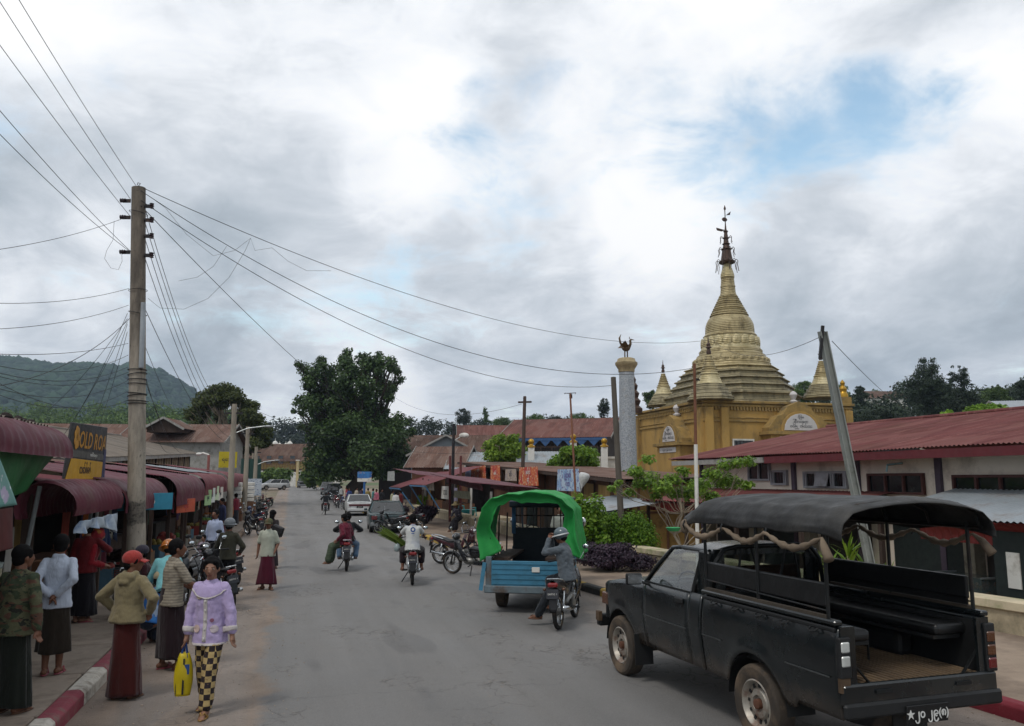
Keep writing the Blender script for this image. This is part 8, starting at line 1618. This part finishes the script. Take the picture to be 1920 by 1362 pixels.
    if hat:
        hm_ = hatm; g = MB()
        if hat == 'cap':
            g.ball(H((0, -.014, .052)), (.104, .118, .098), 18, 12, HM); soft(sc(g), 'cap', hm_, root, .010, 2); g = MB(); g.grid(lambda u, v: tuple(H(((2 * v - 1) * .08, .08 + .09 * u * (1 - .5 * (2 * v - 1) ** 2), .05 - .025 * u - .02 * (2 * v - 1) ** 2))), 6, 10); sc(g).build('cap_brim', hm_, root, smooth='all', solid=.008)
        elif hat == 'helmet':
            g.ball(H((0, -.012, .045)), (.118, .135, .115), 20, 14, HM); g2 = MB(); g2.v, g2.f = [], []
            soft(sc(g), 'helmet', hm_, root, .011, 2); g = MB(); g.grid(lambda u, v: (lambda a: tuple(H(((.115 + .03 * u) * math.sin(a), -.012 + (.133 + .05 * u * max(0, math.cos(a))) * math.cos(a), .035 - .02 * u))))(2 * PI * v), 3, 32); sc(g).build('helmet_rim', hm_ if not wear.get('rim') else wear['rim'], root, smooth='all', solid=.01)
        elif hat == 'straw':
            g.lathe([(.0, .115), (.07, .115), (.097, .08), (.104, .02), (.18, .0), (.21, -.015)], 28); g.v = [tuple(H((x, y - .01, z + .05))) for x, y, z in g.v]; sc(g).build('straw_hat', hm_, root, smooth='all', solid=.008)
    root['_hc'] = [c * k for c in hc]; return root, dict(k=k, hands=[x * k for x in hn], neck=neck * k, chest=chest * k, pelvis=Pv * k, waist=waist * k, elbows=[x * k for x in el], knees=[x * k for x in kn], sh=[x * k for x in sh], H=lambda p: H(p) * k)
def near(px, py, z=0.0, dx=0, dy=0): p = gnd(px, py, z); return Vector((p.x + dx, p.y + dy, z + (.006 if z == 0 else 0)))

def m_camo():
    n = NT('cloth_camouflage'); w = n.noise(7.5, 3, .5, stretch=(1, 1, 1.6), dist=.6); c = n.mix(n.rng(w, .50, .505), h2('#4a4a33'), h2('#2c3622')); w2 = n.noise(6.2, 3, .5, stretch=(1.2, 1, 1.7), dist=.9, vec=None); mp = n.N('ShaderNodeMapping'); mp.inputs['Location'].default_value = (3, 7, 2); n.L(n.tc.outputs['Object'], mp.inputs[0])
    w3 = n.noise(8, 3, .5, vec=mp.outputs[0], stretch=(1, 1, 1.7), dist=.8); c = n.mix(n.rng(w3, .57, .575), c, h2('#4f3427')); mp2 = n.N('ShaderNodeMapping'); mp2.inputs['Location'].default_value = (-5, 2, 9); n.L(n.tc.outputs['Object'], mp2.inputs[0]); w4 = n.noise(8, 3, .5, vec=mp2.outputs[0], stretch=(1, 1, 1.7), dist=.8); c = n.mix(n.rng(w4, .60, .605), c, h2('#17190f')); n.col(c); n.set(Roughness=.9); n.L(n.bump(n.noise(9, 5, .6), .5, .02), n.b.inputs['Normal']); return n.m
def m_pattern(name, base, a, b, sc_=14):
    n = NT('cloth_' + name); vo = n.N('ShaderNodeTexVoronoi'); vo.inputs['Scale'].default_value = sc_; n.L(n.tc.outputs['Object'], vo.inputs['Vector']); c = n.mix(n.rng(vo.outputs['Distance'], .28, .34, 1, 0), h2(base), h2(a)); c = n.mix(n.rng(n.noise(sc_ * .6, 3, .5), .56, .6), c, h2(b)); n.col(c); n.set(Roughness=.9); return n.m
def m_stripes(name, a, b, freq=40, z=True):
    n = NT('cloth_' + name); wv = n.N('ShaderNodeTexWave'); wv.wave_type = 'BANDS'; wv.bands_direction = 'Z' if z else 'X'; wv.inputs['Scale'].default_value = freq; wv.inputs['Distortion'].default_value = .4; n.L(n.tc.outputs['Object'], wv.inputs['Vector']); n.col(n.mix(n.rng(wv.outputs['Fac'], .45, .6), h2(a), h2(b))); n.set(Roughness=.9); n.L(n.bump(n.noise(9, 5, .6), .45, .02), n.b.inputs['Normal']); return n.m
def m_check():
    n = NT('cloth_checked_trousers'); sep = n.N('ShaderNodeSeparateXYZ'); n.L(n.tc.outputs['Object'], sep.inputs[0])
    def cell(o, q):
        a = n.N('ShaderNodeMath'); a.operation = 'MULTIPLY'; n.L(o, a.inputs[0]); a.inputs[1].default_value = q; f = n.N('ShaderNodeMath'); f.operation = 'FLOOR'; n.L(a.outputs[0], f.inputs[0]); g = n.N('ShaderNodeMath'); g.operation = 'FRACT'; n.L(a.outputs[0], g.inputs[0]); return f.outputs[0], g.outputs[0]
    (fx, gx), (fz, gz), (fy, gy) = cell(sep.outputs[0], 17), cell(sep.outputs[2], 17), cell(sep.outputs[1], 8.5)
    s = n.N('ShaderNodeMath'); s.operation = 'ADD'; n.L(fx, s.inputs[0]); n.L(fz, s.inputs[1]); s2 = n.N('ShaderNodeMath'); s2.operation = 'ADD'; n.L(s.outputs[0], s2.inputs[0]); n.L(fy, s2.inputs[1]); p = n.N('ShaderNodeMath'); p.operation = 'PINGPONG'; n.L(s2.outputs[0], p.inputs[0]); p.inputs[1].default_value = 1
    c = n.mix(n.rng(p.outputs[0], .4, .6), h2('#1e1418'), h2('#a08a5c')); vo = n.N('ShaderNodeTexVoronoi'); vo.inputs['Scale'].default_value = 30; n.L(n.tc.outputs['Object'], vo.inputs['Vector']); c = n.mix(n.rng(vo.outputs['Distance'], .18, .24, .65, 0), c, h2('#6a5238')); n.col(c); n.set(Roughness=.9); return n.m
m_flip = mat('pink_flipflop', '#8a3f4a', .6); m_flip2 = mat('brown_sandal', '#5b4030', .7); m_flip3 = mat('gold_sandal', '#8a6a38', .5)
dk = lambda c, n_: cloth(n_, c)

# --- near group on the left
person('man in camouflage jacket and black-green longyi, back to camera at left edge', near(14, 1338, .15), R(-8), 1.62, dict(top=(m_camo(), 'long', .14, .030), bottom=('longyi', cloth('blackgreen', '#161a14'), .07), shoe=m_flip2, fold=.03), dict(hands=((-.26, -.02, .80), (.30, -.04, .84)), elbow=((-1, -.6, 0), (1, -.6, 0)), yaw=20), .011, m_skin2)
person('man in white shirt and dark brown longyi with hands behind his back', near(94, 1266, .15), R(14), 1.62, dict(top=(cloth('white_shirt', '#aab2c0', .08), 'long', .12, .012), bottom=('longyi', cloth('darkbrown', '#2a231c'), .27), shoe=m_flip, collar=True, fold=.018), dict(hands=((-.03, -.15, .98), (.05, -.17, .99)), elbow=((-1, -.7, 0), (1, -.7, 0)), feet=((-.07, 0, 0), (.07, .06, 0)), yaw=-12), .011, m_skin2)
pr_, J = person('woman hooded in a red shawl with blue patterned longyi under the tube awning', near(152, 1166, .15), R(-62), 1.5, dict(top=(cloth('red_shawl', '#7d1620'), 'long', .08, .03), bottom=('longyi', m_pattern('bluefloral', '#1f2c4a', '#3a4a6a', '#5a3a4a'), .14), shoe=m_flip), dict(lean=16, hands=((-.1, .3, 1.0), (.1, .3, 1.0)), pitch=15), .012)
mb = MB(); H_ = J['H']; mb.ball(H_((0, -.02, .02)), (.105, .115, .125)); mb.cone(H_((0, -.05, -.05)), .10, J['chest'] + Vector((0, -.06, .05)), .17); mb.cone(J['chest'] + Vector((0, -.06, .05)), .17, J['waist'] + Vector((0, -.06, .08)), .15); soft(mb, 'shawl', m_pattern('redshawl', '#7d1620', '#8c2020', '#93602a', 9), pr_, .012, 3, .03)
person('man in dark red shirt standing in the dark shop entrance', (at(166, 985, 13.4).x, 13.4, .15), R(30), 1.6, dict(top=(cloth('dark_red_shirt', '#5a1418'), 'long', .1, .02), bottom=('longyi', cloth('blackcloth', '#17151a'), .12)), dict(hands=((-.1, .2, 1.2), (.24, .1, 1.25))), .015)
person('man in red cap, beige hooded jacket and dark red longyi, hands on hips', near(229, 1312), R(-12), 1.60, dict(top=(cloth('beige_hoodie', '#73694f', .12), 'long', .05, .040), bottom=('longyi', cloth('darkred_longyi', '#3f1512'), .045), shoe=m_flip2, hood=True, fold=.02, blouse=.14), dict(hands=((-.235, .09, 1.0), (.235, .09, 1.0)), elbow=((-1, -.55, .1), (1, -.55, .1)), yaw=58, feet=((-.09, 0, 0), (.09, .05, 0))), .011, m_skin2, 'short', 'cap', hatm=cloth('red_cap', '#8e3430', .1))
person('man in beige striped polo shirt and dark brown longyi looking right', near(314, 1256), R(-48), 1.64, dict(top=(m_stripes('beigepolo', '#8a8172', '#756d60', 9), 'short', .10, .020), bottom=('longyi', cloth('brown_longyi', '#221519'), .15), shoe=m_flip, collar=True, fold=.025), dict(hands=((-.10, .36, 1.0), (.18, .38, 1.02)), yaw=10, feet=((-.08, -.05, 0), (.09, .1, 0))), .011, m_skin2)
person('man in turquoise jacket and orange helmet bending over behind the polo man', (at(318, 1040, 12.6).x, 12.6, .006), R(28), 1.62, dict(top=(cloth('turquoise_jacket', '#6aa3a8', .08), 'long', .08, .028), bottom=('trousers', cloth('black_trousers', '#17171a'), .95)), dict(lean=32, pelvis=(0, -.1, .86), hands=((-.30, .30, .75), (.15, .45, .85)), pitch=25), .013, m_skin2, 'short', 'helmet', hatm=mat('orange_helmet', '#9c5a1c', .35, var=.06, coat=.3))
person('seated person in dark cap and dark maroon top behind the concrete pole', (at(278, 1045, 13.9).x, 13.9, .15), R(120), 1.6, dict(top=(cloth('dark_maroon', '#33161b'), 'long', .05, .02), bottom=('wrap', cloth('blackcloth', '#17151a'), .8)), dict(pelvis=(0, 0, .48), lean=10, feet=((-.1, .42, 0), (.1, .42, 0)), hands=((-.12, .3, .62), (.12, .3, .62))), .015, m_skin2, 'short', 'cap', hatm=cloth('dark_cap', '#33303a'))
person('squatting person in bright blue T-shirt and pale cap near the bicycle', (at(284, 1080, 12.4).x, 12.4, .006), R(-20), 1.58, dict(top=(m_pattern('bluetee', '#1f5a9a', '#2a6aa8', '#8a9ab0', 8), 'short', .03, .015), bottom=('wrap', cloth('navy', '#1a2030'), .9)), dict(pelvis=(0, 0, .36), lean=18, feet=((-.12, .24, 0), (.12, .24, 0)), hands=((-.1, .45, .5), (.1, .45, .5)), pitch=12), .014, m_skin2, 'short', 'cap', hatm=cloth('khaki_cap', '#8a8068'))
person('child in pink cap crouching beside the person in the blue T-shirt', (at(270, 1072, 13.0).x, 13.0, .006), R(30), 1.25, dict(top=(cloth('pale_pink', '#8a5a5f'), 'short', .03, .015), bottom=('wrap', cloth('navy', '#1a2030'), .9)), dict(pelvis=(0, 0, .46), lean=15, feet=((-.12, .24, 0), (.12, .24, 0)), hands=((-.1, .45, .6), (.1, .45, .6))), .015, m_skin2, 'short', 'cap', hatm=cloth('pink_cap', '#a4545c'))
person('person in blue shirt and red longyi inside the dark left shop', (at(206, 1000, 17.2).x - .2, 17.2, .15), R(60), 1.55, dict(top=(cloth('dull_blue', '#2c3a5a'), 'long', .08, .01), bottom=('longyi', cloth('crimson', '#4f1424'), .12)), None, .018)

# --- woman in lilac jacket
m_lilac = cloth('lilac_jacket', '#a596ba', .08, .95); m_cream_trim = cloth('cream_trim', '#b8b1ae', .05)
LW, J = person('woman in lilac jacket and checked trousers walking towards the camera', near(386, 1338), R(176), 1.60, dict(top=(m_lilac, 'three', .17, .030), bottom=('trousers', m_check(), .93, .012), shoe=m_flip3, fold=.02), dict(hands=((-.31, .05, .72), (.25, .10, .70)), elbow=((-1, -.6, 0), (1, -.5, 0)), feet=((-.06, .16, 0), (.07, -.16, .015)), knee=((0, 1, 0), (0, 1, 0)), yaw=-14, pitch=4, lean=3), .010, m_skin, 'tied', None, True)
k = J['k']; ch, nk, pv = J['chest'], J['neck'], J['pelvis']
LT = [o for o in LW.children if o.name.startswith('top')][0]; _trims = []
def trim(mb, nm, m, mode, off, solid=.006): o = mb.build(nm, m, LW, smooth='all', recalc=False); _trims.append((o, LT, mode, off, solid)); return o
trim(MB().grid(lambda u, v: ((v - .5) * .04, .5, nk.z - .13 - (nk.z - .13 - pv.z + .13) * u), 22, 3), 'placket', m_cream_trim, 'front', .003, .004)
for i in range(5): trim(MB().ball((0, .5, nk.z - .20 - i * .095), (.011, .001, .011), 10, 6), 'button', m_white, 'front', .016, .006)
def collar(u, v):
    a = R(-165 + 330 * v); r = .058 + .085 * u; cz = math.cos(a); return (r * math.sin(a) * 1.1, nk.y + .0 + r * cz * (1.0 if cz > 0 else .8) + (.02 if cz > 0 else 0), nk.z - .03 - .07 * u - .05 * max(0, cz) * (.4 + u))
trim(MB().grid(collar, 7, 44), 'collar', m_lilac, 'near', .008, .006); trim(MB().grid(lambda u, v: collar(.93 + .12 * u, v), 2, 44), 'collar_piping', m_cream_trim, 'near', .011, .005)
hz_c = pv - Vector((0, 0, .17 * k)); trim(MB().grid(lambda u, v: (hz_c.x + .24 * math.cos(2 * PI * v), hz_c.y + .20 * math.sin(2 * PI * v), hz_c.z - .06 + .075 * u), 4, 48), 'hem_band', m_cream_trim, 'ring', .003, .003)
for i in (0, 1):
    c = J['elbows'][i].lerp(J['hands'][i], .70); dd = (J['hands'][i] - J['elbows'][i]).normalized(); trim(MB().tube([c - dd * .03, c - dd * .01, c + dd * .01, c + dd * .03], .085, 20, cap=False), 'cuff', m_cream_trim, 'near', .003, .003)
for (x, z, r, c) in ((-.095, pv.z + .0, .04, '#b5a9ae'), (.095, pv.z + .0, .04, '#b59f98'), (.075, ch.z + .0, .036, '#a89a86'), (-.07, pv.z + .09, .02, '#8a5a6e')):
    trim(MB().grid(lambda u, v: (x + r * math.sqrt(u) * math.cos(2 * PI * v), .5, z + r * math.sqrt(u) * math.sin(2 * PI * v)), 5, 20), 'patch', cloth('patch_' + c[1:], c), 'front', .006)
# yellow and blue carrier bag in her hand
hl = LW.matrix_basis @ Vector(J['hands'][1] if J['hands'][1].x > 0 else J['hands'][0]); hb = Vector((at(352, 1300, 8.1).x, 8.12, 0))
hw_ = Matrix.Rotation(R(176), 4, 'Z'); hp_ = Matrix.Translation(near(386, 1338)) @ hw_ @ Vector(J['hands'][1])
BG_ = thing('carrier_bag', 'yellow and blue striped carrier bag hanging from the lilac woman\'s hand', 'bag', (hp_.x - .01, hp_.y - .01, .20), R(20)); hz0 = hp_.z - .20 - .05
m_bagy = mat('bag_yellow', '#b5a012', .45, var=.12, scale=4, bump=.4, bscale=9); mb = MB(); mb.grid(lambda u, v: (lambda a, z: ((.075 + .02 * math.sin(z * 9)) * math.cos(a) * (1.0 if z < .36 else 1 - (z - .36) * 3.2), (.055 + .012 * math.sin(z * 13 + a)) * math.sin(a) * (1 if z < .36 else 1 - (z - .36) * 3.2), z))(2 * PI * v, .43 * u), 14, 20); mb.build('sack', m_bagy, BG_, smooth='all', solid=.004)
MB().box((0, 0, .003), (.11, .07, .008)).build('base', m_bagy, BG_)
m_bagb = mat('bag_blue', '#1c3f7a', .45);
for x in (-.035, .035): MB().bar((x, -.03, .38), (0, 0, hz0 + .02), .022, .008).build('handle', m_bagb, BG_)
MB().box((0, -.058, .2), (.018, .006, .36)).build('stripe', m_black, BG_); MB().box((-.07, -.02, .2), (.006, .02, .36)).build('stripe', m_black, BG_); MB().box((.03, -.058, .27), (.05, .006, .1)).build('print', m_bagb, BG_)

# --- middle of the street and pavement
person('man in pale shirt, camouflage cap and maroon longyi strolling on the road', near(499, 1106), R(185), 1.54, dict(top=(cloth('pale_shirt', '#a8ab9c', .08), 'short', .13, .02), bottom=('longyi', cloth('maroon_longyi', '#4a1526'), .13), shoe=m_flip2, collar=True), dict(hands=((-.2, .14, .92), (.24, .02, .86)), feet=((-.11, .06, 0), (.1, -.03, 0)), toe=((-.6, 1), (.6, 1))), .013, m_skin2, 'short', 'cap', True, hatm=m_pattern('camocap', '#4a4a30', '#2a3020', '#5a4a36', 30))
person('woman in dark clothes with shoulder bag behind the man in pale shirt', (at(511, 960, 22.5).x, 22.5, .006), R(-10), 1.58, dict(top=(cloth('dark_top', '#241e1e'), 'long', .1, .02), bottom=('longyi', cloth('dark_longyi', '#2a2226'), .1), shoe=m_flip2), dict(hands=((-.25, .1, .85), (.25, -.1, .9))), .017, m_skin2, 'long')
sb = tag(MB().box((0, 0, 0), (.34, .14, .28)).build('shoulder_bag', mat('dark_bag', '#1b1a1c', .6), bevel=.04, seg=2, loc=(at(521, 985, 22.2).x, 22.2, 1.05)), 'dark shoulder bag carried by the woman behind the man in pale shirt', 'bag'); sb.rotation_euler = (0, R(20), R(-20))
person('man in white shirt and black trousers on the left pavement', (at(405, 965, 19.6).x, 19.6, .15), R(170), 1.56, dict(top=(cloth('pale_blue_shirt', '#98a2ba', .07), 'long', .02, .012), bottom=('trousers', cloth('black_trousers', '#17171a'), .97, .01), shoe=m_flip2, collar=True), dict(hands=((-.27, .05, .78), (.27, .08, .78))), .014, m_skin2, 'short', None, True)
person('man in olive sweater and grey helmet seen from behind', (at(430, 980, 16.6).x, 16.6, .006), R(-5), 1.62, dict(top=(cloth('olive_sweater', '#35342a'), 'long', .06, .025), bottom=('trousers', cloth('black_trousers', '#17171a'), .97), shoe=m_flip2), dict(hands=((-.15, .25, 1.0), (.16, .25, 1.0)), elbow=((-1, -.6, 0), (1, -.6, 0))), .014, m_skin2, 'short', 'helmet', hatm=mat('grey_helmet', '#5d6266', .35))
person('small child in pink and white dress beside the parked motorbikes', (at(383, 1003, 18.8).x, 18.8, .15), R(170), 1.02, dict(top=(m_pattern('pinkdress', '#8a7f8c', '#6a4a5e', '#a09aa8', 18), 'short', .06, .02), bottom=('longyi', m_pattern('pinkdress2', '#7a6a7c', '#6a4a5e', '#a09aa8', 18), .35)), None, .014, m_skin, 'short', None, True)
person('person in dark coat walking along the far left pavement', (at(460, 940, 50).x, 50, .15), R(5), 1.68, dict(top=(cloth('black_coat', '#16151a'), 'long', .3, .03), bottom=('longyi', cloth('blackcloth', '#17151a'), .25)), None, .025, m_skin2)
for k_i, (px, Y, c, c2, lb) in enumerate(((443, 40, '#6a2230', '#2a2a30', 'person in wine red top by the far left shops'), (452, 46, '#7a5a2a', '#3a2a20', 'person in ochre top near the second pole'), (418, 30, '#2a2e4a', '#4a1a22', 'person in navy top browsing the left stalls'), (428, 35, '#8a4a1e', '#2a2024', 'person in orange-brown top browsing the left stalls'))):
    person(lb, (at(px, 940, Y).x, Y, .15), R(60 + 40 * k_i), 1.58, dict(top=(cloth('a%d' % k_i, c), 'long', .1, .02), bottom=('longyi', cloth('b%d' % k_i, c2), .12)), None, .022, m_skin2, fingers=False)
# --- riders
def on_bike(b, label, h, wear, pose, vox, **kw):
    M = Matrix.Translation(b.location) @ Matrix.Rotation(b.rotation_euler.z, 4, 'Z'); return person(label, M @ Vector(kw.pop('off', (0, 0, 0))), b.rotation_euler.z + kw.pop('turn', 0), h, wear, pose, vox, **kw)
RID = dict(pelvis=(0, -.18, .86), lean=10, feet=((-.23, .05, .27), (.23, .05, .27)), hands=((-.30, .30, 1.06), (.30, .30, 1.06)), knee=((-.35, 1, .3), (.35, 1, .3)), elbow=((-1, -.5, -.4), (1, -.5, -.4)))
on_bike(BR1, 'rider in black jacket and dark helmet far ahead on the road', 1.62, dict(top=(cloth('black_jacket', '#17191c'), 'long', .06, .04), bottom=('trousers', cloth('dark_trousers', '#1c1a1c'), .95), shoe=m_flip2), RID, .02, skin=m_skin2, hat='helmet', hatm=mat('black_helmet', '#17181a', .35))
on_bike(BR2, 'driver in black jacket hidden behind the side-saddle woman', 1.6, dict(top=(cloth('black_jacket', '#17191c'), 'long', .06, .04), bottom=('trousers', cloth('blue_jeans', '#4a6078'), .95, .015), shoe=m_flip2), dict(RID, pelvis=(0, -.05, .84)), .016, skin=m_skin2)
on_bike(BR2, 'woman in maroon shawl and green longyi riding side-saddle', 1.56, dict(top=(cloth('maroon_shawl', '#5a1c2c'), 'long', .10, .045), bottom=('wrap', m_stripes('greenlongyi', '#33402e', '#3f4a38', 7), .86), shoe=m_flip2, fold=.04), dict(pelvis=(0, .05, .86), lean=4, twist=-35, feet=((-.08, .52, .20), (.1, .50, .22)), knee=((0, 1, .5), (0, 1, .5)), hands=((-.2, .25, .9), (.25, .12, .88)), yaw=30), .013, off=(0, -.48, 0), turn=R(78), hair='bun')
WT, _ = on_bike(BR3, 'rider in white printed T-shirt with rolled dark trousers', 1.66, dict(top=(m_pattern('whitetee', '#b5b6b4', '#b5b6b4', '#a9abb0', 6), 'short', .10, .02), bottom=('trousers', cloth('purple_brown', '#22181d'), .62, .02), shoe=m_flip2), dict(RID, pelvis=(0, -.25, .87), hands=((-.33, .30, 1.04), (.30, .30, 1.06))), .012, skin=m_skin2)
m3 = Matrix.Translation(BR3.location) @ Matrix.Rotation(BR3.rotation_euler.z, 4, 'Z')
tp = bpy.data.objects.new('shirt_print', None); C.objects.link(tp); tp.parent = WT; tp.location = (0, -.385, 1.22)
lettering('lettering', 'မြန်မာ', .05, m_blueink, tp, frame3((0, -.012, .14), (1, 0, 0), (0, .1, 1))); MB().lathe([(.035, -.002), (.06, 0), (.05, .004), (.03, .004)], 18, (0, -.004, .03), 'y', cap=False).build('emblem', m_blueink, tp); MB().box((0, -.006, -.06), (.07, .006, .018)).build('bar', m_blueink, tp)
bd_ = thing('green_bundle', 'bundle of long green stalks carried across the white T-shirt rider\'s motorbike', 'plants', m3 @ Vector((-.38, .30, .98)), BR3.rotation_euler.z); mb = MB(); rg = np.random.default_rng(8)
for _ in range(60): o = Vector((rg.normal() * .04, rg.normal() * .04, rg.normal() * .04)); mb.tube([Vector((.30, .0, -.22)) + o * .8, o, Vector((-.36, .0, .2)) + o * 1.5], [.006, .009, .004], 4)
stuff(mb.build('stalks', m_leaf('green_stalks', '#4f6f22', '#86983c', .6, .2, 3), bd_)); bd_.children[0]['kind'] = 'stuff'
bgp = tag(MB().lathe([(.0, 0), (.07, .02), (.09, .1), (.06, .18), (.015, .22)], 12).build('plastic_bag', mat('pale_plastic', '#9aa8a8', .35, bump=.5, bscale=12, trans=.2), smooth='all', loc=m3 @ Vector((-.36, .28, .68))), 'small pale plastic bag hanging from the white T-shirt rider\'s handlebar', 'bag')
on_bike(BR4, 'man in grey jacket and grey helmet resting on his motorbike with hands at his face', 1.66, dict(top=(cloth('grey_blue_jacket', '#4f565c', .1), 'long', .10, .028), bottom=('trousers', cloth('dark_jeans', '#1d2126'), .95, .012), shoe=m_flip2, collar=True, rim=mat('white_rim', '#a5a8a8', .4), fold=.03), dict(pelvis=(0, -.06, .86), lean=9, twist=0, feet=((-.16, .42, .10), (.16, .30, .24)), hands=((-.05, .25, 1.45), (.05, .25, 1.45)), elbow=((-.5, .4, -1), (.5, .4, -1)), knee=((-.2, 1, .3), (.2, 1, .3)), yaw=8, pitch=14), .011, skin=m_skin2, hat='helmet', hatm=mat('steel_blue_helmet', '#4d5a60', .3, coat=.3), face=True, turn=R(82), off=(0, -.22, 0))
# --- right-hand side
person('man in straw hat and checked shirt sitting on the low wall', Vector((at(856, 970, 36).x, 36, .15)), R(150), 1.6, dict(top=(m_pattern('darkcheck', '#33313a', '#22222a', '#6a6870', 20), 'long', .04, .02), bottom=('wrap', cloth('blackcloth', '#17151a'), .75), shoe=m_flip2), dict(pelvis=(0, -.22, .62), lean=26, feet=((-.14, .28, 0), (.12, .34, 0)), hands=((-.12, .30, .72), (.12, .32, .70)), pitch=12), .016, m_skin2, 'short', 'straw', True, hatm=mat('straw', '#a89468', .85, var=.15, bump=.4, bscale=60))
person('woman in white blouse standing beyond the green tarpaulin truck', Vector((at(1050, 950, 21).x, 21, .15)), R(175), 1.62, dict(top=(cloth('white_blouse', '#a3a39c'), 'short', .1, .02), bottom=('longyi', cloth('blue_longyi', '#2a3a5a'), .1)), dict(), .016, m_skin, 'bun', None, True)
cw = [('#b0b2b2', '#3a2a2a', 'white top'), ('#8a2a30', '#2a2a3a', 'red top'), ('#2a3a6a', '#3a2020', 'blue top'), ('#b5aa9a', '#4a3a24', 'cream top'), ('#3a2a3a', '#22303a', 'dark purple top'), ('#7a6a3a', '#2a1a1a', 'mustard top'), ('#4a7a7a', '#3a1a24', 'teal top'), ('#a05a6a', '#2a2a2a', 'pink top'), ('#222226', '#4a2a1e', 'black top'), ('#8a8a70', '#2a2a40', 'olive top'), ('#b8b8b6', '#1a2a4a', 'white top'), ('#5a1a1a', '#1a1a1a', 'dark red top')]
cs = [(640, 80, 0), (650, 76, 1), (655, 70, 0), (668, 72, 1), (676, 70, 2), (690, 68, 0), (700, 66, 1), (706, 62, 0), (716, 63, 2), (735, 56, 0), (742, 52, 1), (752, 55, 0)]
for i, ((px, Y, q), (a, b_, t_)) in enumerate(zip(cs, cw)):
    o, _ = person('%s, far market-goer %s' % (['standing', 'walking', 'waiting'][q] + ' figure in ' + t_, ['beside the far parked pickup', 'left of the blue sign, by the red motorbike', 'between the white sedan and the tree', 'just left of the blue sign post', 'under the blue sign', 'right of the blue sign post', 'right of the blue sign near the kerb', 'by the farther stall front', 'in the shade of the farther stall', 'left in the blue-framed stall', 'right in the blue-framed stall', 'behind the blue-framed stall counter'][i]), (at(px, 930, Y).x, Y, .1), R(40 + 67 * i), 1.6, dict(top=(cloth('c%d' % i, a), 'long', .1, .02), bottom=('longyi', cloth('d%d' % i, b_), .12)), None, .026, m_skin2, fingers=False)
    o.location.z = max(.06, hgt(o.location.x, o.location.y) + .05)
# fuse every soft body once
bpy.context.view_layer.update(); _dg = bpy.context.evaluated_depsgraph_get()
_new = [(o, bpy.data.meshes.new_from_object(o.evaluated_get(_dg), preserve_all_data_layers=False, depsgraph=_dg)) for o in _pending]
for o, me in _new:
    mt = o.data.materials[0] if o.data.materials else None; o.modifiers.clear(); o.data = me
    if mt and not me.materials: me.materials.append(mt)
    me.polygons.foreach_set('use_smooth', [True] * len(me.polygons))

from mathutils.bvhtree import BVHTree
_bv = {}
for o, tgt, mode, off, solid in _trims:
    if tgt.name not in _bv: _bv[tgt.name] = BVHTree.FromPolygons([v.co for v in tgt.data.vertices], [list(p.vertices) for p in tgt.data.polygons])
    T_ = _bv[tgt.name]
    for v in o.data.vertices:
        if mode == 'front': h_ = T_.ray_cast(Vector((v.co.x, .6, v.co.z)), Vector((0, -1, 0)))
        elif mode == 'ring': cc_ = Vector((hz_c.x, hz_c.y, v.co.z)); h_ = T_.ray_cast(v.co + (v.co - cc_) * .5, (cc_ - v.co).normalized())
        else: h_ = T_.find_nearest(v.co)
        if h_[0] is None: h_ = T_.find_nearest(v.co)
        n_ = Vector((0, 1, 0)) if mode == 'front' else h_[1]; v.co = h_[0] + n_ * off
    q = o.modifiers.new('solid', 'SOLIDIFY'); q.thickness = solid; q.offset = 0
# ================================================================== hazy air
hz_ = MB().box((-200, 700, 120), (5200, 3200, 260)).build('haze', None); hz_['kind'] = 'stuff'
hm = bpy.data.materials.new('haze_air'); hm.use_nodes = True; hm.node_tree.nodes.clear(); _o = hm.node_tree.nodes.new('ShaderNodeOutputMaterial'); _v = hm.node_tree.nodes.new('ShaderNodeVolumePrincipled')
_v.inputs['Color'].default_value = (.62, .78, 1, 1); _v.inputs['Density'].default_value = .00022; _v.inputs['Anisotropy'].default_value = .2; hm.node_tree.links.new(_v.outputs[0], _o.inputs['Volume']); hz_.data.materials.append(hm)
